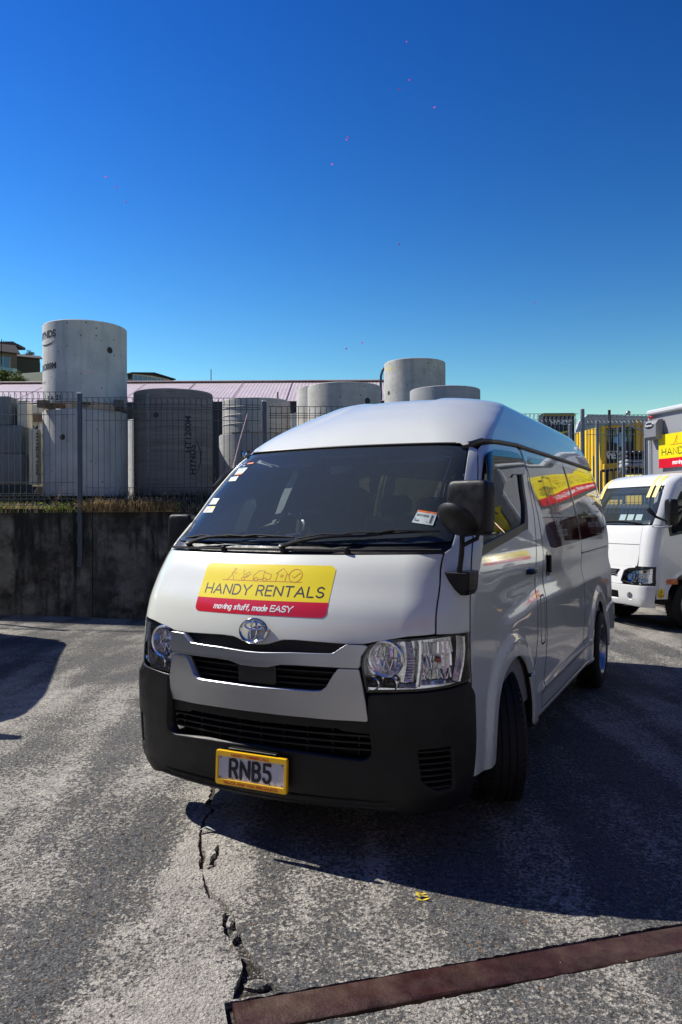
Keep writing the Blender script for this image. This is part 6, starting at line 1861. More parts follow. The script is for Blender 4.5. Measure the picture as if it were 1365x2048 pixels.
def pipe(pxl, pxr, d, ztop, zbot, material, label, chip=False, rings=(), hole=None, seam=None):
    r = (pxr - pxl) / 2 * d / CAM_F; c = at((pxl + pxr) / 2, 1037, d)
    o = empty('concrete_pipe', (c.x, c.y, zbot)); tag(o, label, 'concrete pipe')
    h = ztop - zbot; n = 72; t = .11
    vs = []; fs = []
    r_ = random.Random(int(pxl * 7))
    tops_ = [h - ((.03 + .05 * r_.random()) if (chip and 8 < k % n < 14) else 0) for k in range(n)]
    prof = [(r - .006, 0), (r, .006)] + sum([[(r, z - .014), (r + .010, z - .006), (r + .010, z + .006), (r, z + .014)] for z in rings], []) + [(r, 'T'), (r - .012, 'T2'), (r - t, 'T2'), (r - t, 0)]
    a0 = math.atan2(-c.y, -c.x)
    for rr, z in prof:
        for k in range(n):
            q = a0 + PI + 2 * PI * k / n
            zz = (tops_[k] - .012 if z == 'T' else tops_[k] if z == 'T2' else z)
            vs.append((rr * math.cos(q), rr * math.sin(q), zz))
    m_ = len(prof)
    for i in range(m_):
        j = (i + 1) % m_
        for k in range(n): fs.append((i * n + k, i * n + (k + 1) % n, j * n + (k + 1) % n, j * n + k))
    sm = MB(); 
    for fx in (-.08, .83):
        q = a0 + math.asin(fx); sm.add([((r + e_) * math.cos(q + w_), (r + e_) * math.sin(q + w_), z_) for z_ in (.02, h - .03) for w_, e_ in ((-.008, -.002), (0, .005), (.008, -.002))], [(0, 1, 4, 3), (1, 2, 5, 4)])
    tag(sm.build('mould_seam', material, o), kind='stuff')
    mesh_obj('pipe_wall', vs, fs, material, o, True).data.set_sharp_from_angle(angle=R(35))
    if hole:
        for (fx, z, hr) in hole:      # fx in -1..1 across the visible width
            q = a0 + math.asin(fx); m = MB()
            Mx = Matrix.Translation(((r - .0) * math.cos(q), (r - .0) * math.sin(q), z - zbot)) @ Matrix.Rotation(q, 4, 'Z') @ Matrix.Rotation(PI / 2, 4, 'Y')
            m.lathe([(hr * 1.25, .002), (hr, .004), (hr * .8, -.0), (hr * .45, .001), (0, .001)], 18, Mx); m.build('lifting_hole', mat('hole_dark', (.05, .045, .04), .9) if 'hole_dark' not in bpy.data.materials else bpy.data.materials['hole_dark'], o)
    def f(fx, z0, k=1.0, rot=False):
        q0 = a0 + math.asin(fx)
        def g(a, b, hh):
            if rot: a, b = -b, a
            q = q0 + a * k / r; return ((r + .003 + hh) * math.cos(q), (r + .003 + hh) * math.sin(q), z0 - zbot + b * k)
        return g
    return o, f
stencil = mat('stencil_ink', (.03, .03, .035), .8)
def marks(o, f, text, size, bold=.004):
    vs, fs = font_mesh(text, size, f, bold); mesh_obj('stencil_lettering', vs, fs, stencil, o)
o, f = pipe(91.5, 252.5, 14, 4.895, 3.50, CP, 'tall pale concrete pipe with black HYNDS marking, standing on another pipe', hole=[(.56, 4.42, .045)])
marks(o, f(-.90, 4.62), 'HYNDS', .17, .006)
sw = MB(); g = f(-.90, 4.56)
pts = [(-.22 + .5 * k / 16, -.06 * math.sin(PI * k / 16) - .02, ) for k in range(17)]
sw.add([g(a, b, 0) for a, b in pts] + [g(a, b + .028 * math.sin(PI * (k + .5) / 17) + .004, 0) for k, (a, b) in enumerate(pts)], [(k, k + 1, 18 + k, 17 + k) for k in range(16)]); sw.build('swoosh_mark', stencil, o)
marks(o, f(-.90, 4.08), '1D1200M', .145, .006); marks(o, f(-.72, 3.535), '5 4  21', .12, .004); marks(o, f(-.95, 3.83), '+', .10, .004)
o, f = pipe(91, 254, 14, 3.385, 1.90, CP, 'pale concrete pipe carrying the marked one, behind the first fence post', hole=[(-.52, 2.90, .040)])
timber = mat('timber', (.20, .125, .07), .8, var=.35, vscale=9, bump=.4, bscale=30, streak=.2)
timb2 = mat('timber_weathered', (.10, .08, .065), .85, var=.35, vscale=9)
def block(name, px, py, d, dims, rz, material, label, cat, group=None):
    p = at(px, py, d); m = MB(); m.box((0, 0, 0), dims, None, .006); b = m.build(name, material); b.location = p; b.rotation_euler = (0, 0, rz)
    return tag(b, label, cat, group)
for px, d, rz, lb in ((103, 13.6, R(70), 'brown timber block under the left side of the marked pipe'), (238, 13.55, R(105), 'dark timber block under the right side of the marked pipe')):
    block('timber_block', px, 811, d, (.55, .16, .125), rz, timber if px < 200 else timb2, lb, 'timber')
block('timber_block', 175, 803, 14.6, (.5, .14, .10), R(90), timb2, 'timber block under the back of the marked pipe', 'timber')
o, f = pipe(270.5, 426, 14.5, 3.80, 1.92, CPD, 'dark brown streaked concrete pipe with a chipped rim and sideways lettering', chip=True, hole=[(-.42, 3.33, .038)])
marks(o, f(.42, 3.0, 1, True), 'HT1200M', .16, .004); marks(o, f(.52, 2.55, 1, True), 'HYNDS', .16, .005)
sw = MB(); g = f(.50, 2.50); rowsw = [(.10 * math.sin(PI * k / 14), .42 - .62 * k / 14) for k in range(15)]
sw.add([g(a + .03, b, 0) for a, b in rowsw] + [g(a + .03 + .022 * math.sin(PI * (k + .5) / 15) + .003, b, 0) for k, (a, b) in enumerate(rowsw)], [(k, k + 1, 16 + k, 15 + k) for k in range(14)]); sw.build('swoosh_mark', stencil, o)
pale = mat('lime_run', (.30, .29, .27), .9, var=.3, vscale=20)
m = MB(); rn = random.Random(5)
Lr = [(-.03 - .02 * rn.random(), z) for z in np.linspace(1.0, -.75, 40)]
g = f(-.56, 3.0); wds = [.035 + .02 * rn.random() if k < 12 else .012 + .02 * rn.random() * (k % 9 < 6) for k in range(40)]
m.add([g(a - w, b * .95 if b < 0 else b * .78, 0) for (a, b), w in zip(Lr, wds)] + [g(a + w, b * .95 if b < 0 else b * .78, 0) for (a, b), w in zip(Lr, wds)], [(k, k + 1, 41 + k, 40 + k) for k in range(39)]); m.build('lime_streak', pale, o)
o, f = pipe(447, 582, 16.5, 3.94, 3.245, CP2, 'ribbed pale concrete ring on top of the dark pipe behind the aerial', rings=(.18, .36, .52))
o, f = pipe(440, 586, 16.6, 3.235, 1.92, CPG, 'dark grey concrete pipe under the ribbed ring'); marks(o, f(-.15, 2.75), 'B 30H', .16)
pipe(595, 727, 17.2, 4.31, 1.92, CP2, 'pale concrete pipe mostly hidden behind the wide pitted one')
pipe(560, 690, 19.5, 4.02, 1.92, CPG, 'low concrete pipe just visible left of the pale pipe pair')
pipe(617, 764, 15.5, 4.07, 1.92, CP2, 'wide pitted concrete pipe rising above the front of the van roof', hole=[(.61, 3.72, .052)])
o, f = pipe(771, 893, 18.3, 5.08, 3.62, CP2, 'tallest concrete pipe above the van roof with yellow spots on its rim', hole=[(-.84, 4.35, .040)])
ym = mat('yellow_spot', (.80, .62, .02), .7)
for fx in (-.88, -.76):
    m = MB(); g = f(fx, 4.90); m.add([g(.028 * math.cos(2 * PI * k / 12), .04 * math.sin(2 * PI * k / 12), 0) for k in range(12)], [tuple(range(12))]); m.build('paint_spot', ym, o)
pipe(771, 893, 18.3, 3.60, 1.92, CP2, 'concrete pipe carrying the tallest one, hidden behind the van roof')
pipe(822, 962, 16, 4.075, 1.92, CPG, 'low grey concrete pipe right of the tallest pipe')
pipe(252, 400, 16.8, 3.56, 1.92, CP, 'pale concrete pipe glimpsed between the two front pipes')
# left stack: wall blocks and slabs with timber between
greyc = conc_mat('block_concrete', (.17, .18, .19), .2, 0, False, .3)
for px0, px1, y0, y1, lb in ((-34, 18, 792, 849.5, 'grey concrete block on top at the left edge'), (-45, 41, 850.5, 906.5, 'blotchy grey concrete block in the middle at the left edge'), (-50, 43, 907.5, 966, 'dark grey concrete block at the bottom of the left edge stack')):
    a = at(px0, y0, 13.5); b = at(px1, y1, 13.5); m = MB(); m.box((0, 0, 0), (b.x - a.x, .5, a.z - b.z), None, .012); o = m.build('concrete_block', greyc); o.location = ((a.x + b.x) / 2, 13.75, (a.z + b.z) / 2); tag(o, lb, 'concrete block', 'concrete blocks stacked at the left edge')
cream = conc_mat('slab_concrete', (.74, .68, .54), .1, 0, True, .2)
def slab(px0, px1, y0, y1, d, lb, w=.9, name='concrete_slab', material=None, rz=-38):
    a = at(px0, y0, d); b = at(px1, y1, d); L = (b.x - a.x) / math.cos(R(rz)); m = MB(); m.box((L / 2, w / 2, 0), (L, w, a.z - b.z), None, .010)
    o = m.build(name, material or cream); o.location = (a.x, d + .35, (a.z + b.z) / 2); o.rotation_euler = (0, 0, R(rz)); return tag(o, lb, 'concrete slab' if material is None else 'timber')
slab(36, 95, 803, 822.5, 14.4, 'grey topped concrete slab, topmost of the stack left of the pipes', rz=-5)
slab(37, 83, 823.5, 837, 14.3, 'brown timber bearer under the topmost slab', .5, 'timber_block', timber, rz=-5)
o_ = slab(36, 96, 838, 864, 14.4, 'cream concrete slab lettered 1/24 with a white label', rz=-5)
m = MB(); m.box((.34, -.004, .01), (.12, .003, .11)); m.build('paper_label', M['whiteink'], o_)
vs, fs = font_mesh('1/24', .13, lambda a, b, h: (.13 + a, -.004, b - .05), .004); mesh_obj('stencil_lettering', vs, fs, stencil, o_)
slab(50, 96, 873, 897, 14.4, 'cream concrete slab, third from the top of the stack', rz=-5)
slab(58, 97, 899, 915.5, 14.3, 'brown timber block low in the slab stack', .4, 'timber_block', timber, rz=-5)
slab(50, 96, 917, 940, 14.4, 'cream concrete slab, fourth from the top of the stack', rz=-5)
slab(50, 98, 947.5, 971, 14.4, 'cream concrete slab at the bottom of the stack', rz=-5)
slab(62, 78, 864.5, 872.5, 14.8, 'thin dark spacer board between the second and third slabs', .6, 'timber_block', timb2, rz=-5)
slab(62, 78, 940.5, 947, 14.8, 'thin dark spacer board above the bottom slab', .6, 'timber_block', timb2, rz=-5)
slab(58, 92, 973, 990, 14.4, 'weathered timber block under the slab stack', .5, 'timber_block', timb2, rz=-5)
slab(17, 36, 794, 850, 13.3, 'cream panel standing for the lit side face of the top block', .3, rz=0)  # bright cream stands in for light on the block's side face
o_ = slab(41, 58, 853, 967, 13.3, 'tall cream panel standing for the lit side face of the lower blocks, lettered down its edge', .25, rz=0)  # lit side of the blocks put into the paler slab colour
vs, fs = font_mesh('HYNDS 1200', .11, lambda a, b, h: (.125 + b * .6, -.003, .42 - a * 1.2), .003, align='LEFT'); mesh_obj('stencil_lettering', vs, fs, stencil, o_)

# ================================================================== WEEDS
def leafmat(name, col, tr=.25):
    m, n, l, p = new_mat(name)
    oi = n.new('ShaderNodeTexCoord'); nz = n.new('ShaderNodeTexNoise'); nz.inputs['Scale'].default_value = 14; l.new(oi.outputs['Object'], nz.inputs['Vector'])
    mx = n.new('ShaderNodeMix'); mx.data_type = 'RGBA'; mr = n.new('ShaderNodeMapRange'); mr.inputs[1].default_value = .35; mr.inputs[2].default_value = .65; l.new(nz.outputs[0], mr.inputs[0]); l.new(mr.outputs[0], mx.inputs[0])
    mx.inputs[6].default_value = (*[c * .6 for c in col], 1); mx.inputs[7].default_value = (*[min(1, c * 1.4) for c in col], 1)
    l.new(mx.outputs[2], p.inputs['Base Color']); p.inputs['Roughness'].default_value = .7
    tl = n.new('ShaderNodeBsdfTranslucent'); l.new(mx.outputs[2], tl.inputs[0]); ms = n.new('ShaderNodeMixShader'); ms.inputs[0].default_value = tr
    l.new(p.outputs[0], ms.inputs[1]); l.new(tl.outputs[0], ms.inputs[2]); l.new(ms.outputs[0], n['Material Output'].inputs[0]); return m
GR = leafmat('green_weed', (.22, .27, .05)); DRY = leafmat('dry_grass', (.42, .31, .17), .2); DRYD = leafmat('dry_stem', (.20, .13, .07), .1)
def blades(name, material, count, xr, yr, hr, seed, label, spread=.5, zf=None, dens=None):
    r_ = random.Random(seed); V = []; F_ = []
    i = 0
    while i < count:
        x = r_.uniform(*xr)
        if dens and r_.random() > dens(x): continue
        i += 1
        y = wy(x) + r_.uniform(*yr); z = 1.64 + max(0, (y - wy(x)) * .12); h = r_.uniform(*hr) * (1.2 if r_.random() < .1 else 1)
        a = r_.uniform(0, 2 * PI); dx, dy = math.cos(a), math.sin(a); le = r_.uniform(.1, spread) * h; w = r_.uniform(.003, .008) * (1 + h * 2)
        b = len(V)
        V += [(x - dy * w, y + dx * w, z - .02), (x + dy * w, y - dx * w, z - .02), (x + dx * le * .4 + dy * w * .8, y + dy * le * .4 - dx * w * .8, z + h * .6), (x + dx * le * .4 - dy * w * .8, y + dy * le * .4 + dx * w * .8, z + h * .6), (x + dx * le, y + dy * le, z + h)]
        F_ += [(b, b + 1, b + 2, b + 3), (b + 3, b + 2, b + 4)]
    return tag(mesh_obj(name, V, F_, material), label, None, None, 'stuff')
blades('green_grass', GR, 5200, (-12, -2.6), (-.03, .75), (.03, .13), 3, 'low green weeds growing along the top of the wall', .9)
blades('dry_grass', DRY, 5200, (-12, .8), (-.05, .6), (.03, .14), 4, 'dry brown grass along the top of the wall', 1.6)
blades('dry_straw', DRY, 2600, (-4.15, -2.7), (-.08, .4), (.06, .20), 6, 'heap of dead straw right of the first post', 2.6)
blades('dark_grass', leafmat('dark_weed', (.03, .045, .015)), 3500, (-9, 1), (.4, 1.4), (.08, .28), 9, 'dark weeds at the foot of the pipes', .6)
r_ = random.Random(77); V = []; F_ = []
for i in range(3800):
    x = r_.uniform(-12, -3.2) if i % 6 else r_.uniform(-3.2, -1.2)
    if math.sin(x * 5.1) + math.sin(x * 11.7 + 1) < r_.uniform(-1.2, 1.0): continue
    y = wy(x) + r_.uniform(-.05, .30); z = 1.66 + r_.random() ** 2 * .13
    c = Vector((x, y, z)); a = Vector((r_.gauss(0, 1), r_.gauss(0, 1), r_.gauss(0, .5))).normalized() * r_.uniform(.010, .026); b = a.cross(Vector((r_.gauss(0, 1), r_.gauss(0, 1), r_.gauss(0, 1)))).normalized() * a.length * .5
    k = len(V); V += [c - a, c + b, c + a, c - b]; F_ += [(k, k + 1, k + 2, k + 3)]
tag(mesh_obj('leafy_groundcover', V, F_, leafmat('bright_leaf', (.34, .42, .05), .35)), 'patches of bright green leaves along the top of the wall', None, None, 'stuff')
# leafy clumps: small leaves
def leaf_clump(c, rad, n, size, material, name, label, cat, seed, flat=.7, kind=None):
    r_ = random.Random(seed); V = []; F_ = []
    lob = [(Vector((r_.gauss(0, 1), r_.gauss(0, 1), r_.gauss(0, .8))).normalized() * rad * .55, rad * r_.uniform(.35, .6)) for _ in range(9)]
    for i in range(n):
        o_, rr = lob[r_.randrange(len(lob))]
        d = Vector((r_.gauss(0, 1), r_.gauss(0, 1), r_.gauss(0, 1))).normalized() * rr * (r_.random() ** .35)
        p = Vector(c) + o_ + d; p.z = c[2] + (p.z - c[2]) * flat
        a = Vector((r_.gauss(0, 1), r_.gauss(0, 1), r_.gauss(0, .6))).normalized() * size * r_.uniform(.6, 1.3); b = a.cross(Vector((r_.gauss(0, 1), r_.gauss(0, 1), r_.gauss(0, 1)))).normalized() * a.length * .45
        k = len(V); V += [p - a, p + b, p + a, p - b]; F_ += [(k, k + 1, k + 2, k + 3)]
    return tag(mesh_obj(name, V, F_, material), label, cat, None, kind)
def dry_weed(x, dy, h, seed, label, n=5, lean=.3):
    r_ = random.Random(seed); o = empty('dry_weed', (x, wy(x) + dy, 1.66)); tag(o, label, 'weed')
    st = MB(); sd = MB()
    for k in range(n):
        a = r_.uniform(0, 2 * PI); hh = h * r_.uniform(.55, 1); L = lean * hh * r_.uniform(.3, 1.2); pts = [(0, 0, 0)]
        for j in range(1, 7):
            t = j / 6; pts.append((math.cos(a) * L * t ** 1.4 + r_.uniform(-.008, .008), math.sin(a) * L * t ** 1.4 * .5, hh * t))
        st.tube(pts, [.0035, .003, .003, .0026, .0022, .0018, .0014], 4)
        for j in range(2, 7):
            for q in range(7):
                p = Vector(pts[j]) + Vector((r_.uniform(-.03, .03), r_.uniform(-.03, .03), r_.uniform(-.05, .05))); s = r_.uniform(.004, .011)
                e = Vector((r_.uniform(-1, 1), r_.uniform(-1, 1), r_.uniform(-1, 1))).normalized() * s; f_ = Vector((r_.uniform(-1, 1), r_.uniform(-1, 1), r_.uniform(-1, 1))).normalized() * s
                sd.add([p - e, p + f_, p + e, p - f_], [(0, 1, 2, 3)])
    st.build('stem', DRYD, o); tag(sd.build('seed_heads', DRY, o), kind='stuff')
for x, dy, h, n, lb in ((-3.55, .25, .62, 4, 'thin dead weed stalk before the pale pipe right of the first post'), (-2.85, .35, .75, 5, 'dead weed in the gap between pale and dark pipe'), (-2.35, .30, .70, 5, 'branching dead weed before the left of the dark pipe'), (-2.02, .25, 1.05, 8, 'tall branching dead weed before the middle of the dark pipe'), (-1.70, .30, .85, 6, 'leaning dead weed before the right of the dark pipe'), (-4.65, .1, .50, 3, 'dead stalks left of the first grey post'), (-6.3, .2, .45, 4, 'dead stalks near the left edge of the fence')):
    dry_weed(x, dy, h, int(x * 100), lb, n, .55)
p = at(535, 985, 13.2); leaf_clump((p.x, p.y, p.z), .42, 900, .035, GR, 'leafy_bush', 'green leafy bush on the wall seen through the van windscreen', 'bush', 21)
p = at(470, 1000, 13.3); leaf_clump((p.x, p.y, p.z - .05), .32, 500, .03, GR, 'leafy_bush', 'smaller green bush behind the left part of the windscreen', 'bush', 22)
for k, (x, lb) in enumerate(((-6.9, 'green weed tuft on the wall near the left edge'), (-5.7, 'green weed tuft left of the first post'), (-4.5, 'green weed tuft close to the first post'), (-3.9, 'green weed tuft right of the first post'))):
    leaf_clump((x, wy(x) + .12, 1.72), .13, 240, .02, leafmat('bright_weed', (.22, .26, .03)), 'weed_tuft', lb, 'weed', 40 + k, .6)

# ================================================================== BUILDINGS BEHIND
def corrugated(x0, x1, zf, yf_, pitch, amp, vs_steps, name, material, parent=None, horizontal=False):
    """wavy sheet: rows follow (y, z) = (yf_(t), zf(t)), waves run across x"""
    n = int((x1 - x0) / pitch * 4); V = []; F_ = []
    for j in range(vs_steps + 1):
        t = j / vs_steps
        for i in range(n + 1):
            x = x0 + (x1 - x0) * i / n; w = amp * (1, 0, -1, 0)[i % 4]
            V.append((x, yf_(t), zf(t) + w))
    for j in range(vs_steps):
        for i in range(n): a = j * (n + 1) + i; F_.append((a, a + 1, a + n + 2, a + n + 1))
    return mesh_obj(name, V, F_, material, parent, True)
pink = mat('pink_roof', (.54, .44, .45), .55, var=.10, vscale=1.5, coat=.1, streak=.08)
shed = empty('long_shed', (-15, 33, 1.9)); tag(shed, 'long low shed with a faded pink corrugated roof behind the pipes', 'building')
zr = 1.518 + (1037 - 765) * 36 / CAM_F; ze = 1.518 + (1037 - 819) * 30 / CAM_F
corrugated(-34 + 15, 2.0 + 15, lambda t: lin(ze, zr, t) - 1.9, lambda t: lin(30, 36, t) - 33, .152, .009, 1, 'corrugated_roof', pink, shed)
corrugated(-34 + 15, 2.0 + 15, lambda t: lin(zr, ze, t) - 1.9, lambda t: lin(36, 42, t) - 33, .304, .018, 1, 'corrugated_roof', pink, shed)
m = MB(); m.box((-1, -.0, 1.8), (35.4, 11.6, 3.7), None, .02); m.build('shed_wall', mat('shed_wall', (.03, .03, .035), .8), shed)
m = MB(); m.box((-1, -3.02, ze - 1.9 - .06), (36, .08, .12)); m.build('fascia', mat('fascia', (.12, .10, .10), .6), shed)
m = MB(); m.box((-1, 3, zr - 1.9 + .02), (36, .5, .05), None, .02); m.build('ridge_cap', pink, shed)
for k in range(16):
    m = MB(); m.box((-18 + k * 2.2, -.0, (ze + zr) / 2 - 1.9 + .028), (.025, 6.3, .012), Euler((math.atan2(zr - ze, 6), 0, 0))); m.build('sheet_lap', mat_lap if k else (mat_lap := mat('sheet_lap', (.30, .21, .23), .6)), shed)
m = MB(); p = at(556, 790, 31.5); m.tube([(p.x + 15, p.y - 33, p.z - 1.9 - .3), (p.x + 15, p.y - 33, p.z - 1.9 + .12)], .03, 8); m.build('roof_vent', M['deep'], shed)
p = at(422.5, 738, 60); q = at(422.5, 770, 60)
m = MB(); m.tube([(0, 0, -2), (0, 0, p.z - q.z)], [.045, .03], 6); m.tube([(0, 0, p.z - q.z - .5), (0, 0, p.z - q.z)], .03, 6); o = m.build('radio_mast', M['deep']); o.location = q; tag(o, 'thin whip mast standing up behind the pink roof', 'mast')
# swan neck pipe
m = MB(); pts = [at(763, 800, 22), at(762, 765, 22), at(762.5, 752, 22), at(765, 742, 22), at(769, 736, 22), at(774, 733, 22)]
m.tube(pts, .035, 8); tag(m.build('vent_pipe', mat('vent_pipe', (.05, .07, .09), .5), None, True), 'bent dark vent pipe beside the tallest concrete pipe', 'pipe')

# hill with houses, far left
hillm = leafmat('hill_scrub', (.05, .07, .025), .05)
V = []; F_ = []
nx, ny = 60, 30
for j in range(ny + 1):
    for i in range(nx + 1):
        x = -190 + 170 * i / nx; y = 90 + 150 * j / ny
        h = 29.5 * sst(-28, -52, x) * sst(95, 150, y) + 1.0 * math.sin(x * .2) * math.sin(y * .13)
        V.append((x, y, h * 1.0 - .5))
for j in range(ny):
    for i in range(nx): a = j * (nx + 1) + i; F_.append((a, a + 1, a + nx + 2, a + nx + 1))
tag(mesh_obj('hill', V, F_, hillm, None, True), 'green hill under the houses at the far left', None, None, 'structure')
frame_w = mat('window_frame', (.45, .46, .46), .5); hglass = mat('house_glass', (.05, .10, .16), .05, coat=1); roofb = mat('brown_roof', (.055, .040, .040), .8, var=.2, vscale=.6)
def house(px, py_base, d, rz, L, W, zh, rise, wallc, label, roofc, eave=.5):
    """corner nearest the viewer at px; long side runs left, gable end runs right"""
    p = at(px, py_base, d); o = empty('hillside_house', p, rz); tag(o, label, 'house')
    wm = mat('house_wall', wallc, .8, var=.06, vscale=.5)
    b = MB(); b.box((-L / 2, W / 2, zh / 2 - 3), (L, W, zh + 6)); b.add([(0, 0, zh), (0, W, zh), (0, W / 2, zh + rise)], [(0, 1, 2)]); b.add([(-L, 0, zh), (-L, W / 2, zh + rise), (-L, W, zh)], [(0, 1, 2)]); b.build('house_wall', wm, o)
    for s_ in (0, 1):
        r = MB(); y0 = -eave if s_ == 0 else W + eave; e = eave * rise / (W / 2)
        P0, P1 = Vector((-L - .3, y0, zh - e)), Vector((.5, y0, zh - e)); P2, P3 = Vector((.5, W / 2, zh + rise)), Vector((-L - .3, W / 2, zh + rise))
        r.prism([P0, P1, P2, P3], (0, 0, 0), (0, 0, .22)); r.build('roof', roofc, o)
    return o
def hwin(o, side, a0, a1, z0, z1, nx=3, nz=2, pitch=0.0):
    """window on the gable (side='g', a = y) or long wall (side='l', a = x)"""
    T = (lambda a, z, f: (f, a, z)) if side == 'g' else (lambda a, z, f: (a, -f, z))
    top = lambda a: z1 + pitch * (1 - abs(a - (a0 + a1) / 2) / ((a1 - a0) / 2))
    n = 8; bot = [T(a0, z0, .04), T(a1, z0, .04)]; up = [T(lin(a1, a0, k / n), top(lin(a1, a0, k / n)), .04) for k in range(n + 1)]
    w = MB(); w.add(bot + up, [tuple(range(len(bot + up)))] if side == 'g' else [tuple(range(len(bot + up)))]); fr = w.build('window', hglass, o)
    b = MB()
    for k in range(nx + 1):
        a = lin(a0, a1, k / nx); b.tube([T(a, z0, .08), T(a, top(a), .08)], .09, 4)
    for k in range(nz + 1):
        z = lin(z0, z1, k / nz); b.tube([T(a0, z, .08), T(a1, z, .08)], .09, 4)
    b.tube([T(a, top(a), .08) for a in (a0, (a0 + a1) / 2, a1)], .09, 4)
    b.build('window_frame', frame_w, fr)
h1 = house(34, 757, 165, R(38), 16, 5.6, 5.4, 1.9, (.13, .13, .115), 'beige house with brown roof and tall gable window on the hill at the left edge', roofb)
hwin(h1, 'g', .8, 4.8, .6, 4.2, 3, 2, 1.6); hwin(h1, 'l', -4.2, -1.4, 2.0, 4.4, 2, 1)
b = MB(); b.box((-3.4, -1.2, .9), (6.2, .06, 1.9)); b.build('balcony_glass', mat('balcony_glass', (.16, .30, .42), .1, coat=1), h1)
b = MB(); b.box((-3.4, -.6, -.2), (6.6, 1.4, .3)); b.build('balcony_floor', roofb, h1)
h2 = house(80, 764, 175, R(30), 6.5, 5.0, 5.2, .9, (.055, .07, .062), 'dark green house with glazed gable just left of the tall pipe', roofb)
hwin(h2, 'g', .5, 3.9, .8, 4.3, 3, 2, .8)
h3 = house(264, 768, 150, R(12), 1.6, 9.5, 2.0, .6, (.03, .035, .035), 'low dark glazed house behind the tall pipe on the hill', M['deep'], .3)
h3.rotation_euler = (0, 0, R(-42)); hwin(h3, 'g', .2, 8.6, .1, 1.9, 8, 1, .2)
m = MB(); p = at(3, 700, 160); m.tube([(0, 0, -3), (0, 0, 2.2)], .08, 5); m.tube([(-1.0, 0, 1.6), (1.2, 0, 1.6)], .05, 4); m.tube([(.4, 0, 1.3), (.4, 0, 2.0)], .04, 4); m.tube([(.9, 0, 1.3), (.9, 0, 1.9)], .04, 4)
o = m.build('tv_aerial', M['deep']); o.location = p; tag(o, 'television aerial above the roof at the left edge', 'aerial')
m = MB(); m.box((0, 0, 0), (9, 4, .5)); m.box((1.5, 0, .6), (3, 2, .8)); o = m.build('roof_block', mat('roof_block', (.05, .055, .07), .7)); o.location = at(2, 694, 170); tag(o, 'dark flat roof top showing above the left edge house', 'building')
TG = leafmat('tree_leaf', (.085, .13, .025), .2); TGd = leafmat('tree_leaf_dark', (.03, .05, .015), .15)
def tree(px, py, d, rad, n, label, mt, seed):
    p = at(px, py, d); o = empty('tree', (p.x, p.y, p.z - rad * 1.2)); tag(o, label, 'tree')
    c = leaf_clump((0, 0, rad * 1.2), rad, n, rad * .10, mt, 'crown', None, None, seed, .75); c.parent = o
    t = MB(); t.tube([(0, 0, -3), (.1, 0, rad * .6), (.3, .1, rad * 1.2)], [.35, .25, .12], 8); t.tube([(.1, 0, rad * .5), (-.8, .2, rad * 1.3)], [.15, .07], 6); t.tube([(.1, 0, rad * .5), (.9, -.3, rad * 1.2)], [.15, .07], 6); t.build('trunk', timb2, o)
tree(14, 757, 140, 2.6, 1500, 'rounded green tree below the balcony at the left edge', TG, 61)
tree(34, 763, 139, 1.7, 900, 'small green tree in front of the beige house', TG, 62)
tree(49, 765, 141, 1.3, 700, 'small bush like tree left of the dark green house', TG, 63)
tree(58, 707, 190, 1.5, 600, 'dark tree top between the two hill houses', TGd, 64)
tree(259, 764, 149, .8, 300, 'tiny tree beside the dark glazed house', TG, 65)

# billboard, yellow shop, sacks
navy = mat('billboard_navy', (.012, .016, .028), .5); yel = mat('yellow_cladding', (.88, .58, .008), .5, var=.04, vscale=2); ygrey = mat('grey_roofing', (.50, .53, .56), .55, var=.08); ydark = mat('orange_cladding', (.55, .26, .01), .5)
a = at(1087, 826, 27); b = at(1150, 826, 27)
bb_ = empty('billboard', ((a.x + b.x) / 2, 27, 1.8)); tag(bb_, 'dark navy HYNDS billboard above the van tail', 'billboard'); w = b.x - a.x; hz = a.z - 1.8
m = MB(); m.box((0, .3, hz / 2), (w, .6, hz), None, .01); m.build('board', navy, bb_)
m = MB(); m.box((0, -.012, hz - .07), (w, .02, .07)); m.build('yellow_edge', mat('edge_olive', (.35, .26, .03), .6), bb_)
vs, fs = font_mesh('HYNDS', .20, lambda x, y, h: (x + .05, -.012, hz - .40 + y), .006); mesh_obj('lettering', vs, fs, M['whiteink'], bb_)
sw = MB(); pt = [(-.16 + .50 * k / 14, -.10 * math.sin(PI * (k / 14) ** .8)) for k in range(15)]
sw.add([(x, -.013, hz - .62 + y) for x, y in pt] + [(x, -.013, hz - .62 + y + .06 * math.sin(PI * (k + .5) / 15) + .008) for k, (x, y) in enumerate(pt)], [(k, k + 1, 16 + k, 15 + k) for k in range(14)]); sw.build('swoosh_mark', yel, bb_)
D = 30
def AP(px, py, d=D): return at(px, py, d)
shop = empty('vet_shop', (AP(1215, 900).x, D, 1.8)); tag(shop, 'bright yellow shop with grey roof and dark glazed front', 'building')
so = Vector(shop.location)
def slabp(name, pts, depth, material, d=D, par=shop, off=0.0):
    m = MB(); m.prism([AP(x, y, d) - so + Vector((0, off, 0)) for x, y in pts], (0, 0, 0), (0, depth, 0)); return m.build(name, material, par)
m = MB(); A0, A1, A2, A3 = (at(1151, 867, 37) - so, at(1200.5, 853, 29.9) - so, at(1200.5, 1010, 29.9) - so, at(1151, 1010, 37) - so)
m.prism([A0, A1, A2, A3], (0, 0, 0), (.2, .03, 0)); m.build('side_wall', yel, shop)
for k in range(8):
    t = (k + .5) / 8; q0 = A0.lerp(A1, t); q1 = A3.lerp(A2, t); m = MB(); m.tube([q0 + Vector((-.03, 0, 0)), q1 + Vector((-.03, 0, 0))], .035, 4); m.build('cladding_batten', mat_bt if k else (mat_bt := mat('batten', (.62, .38, .006), .5)), shop)
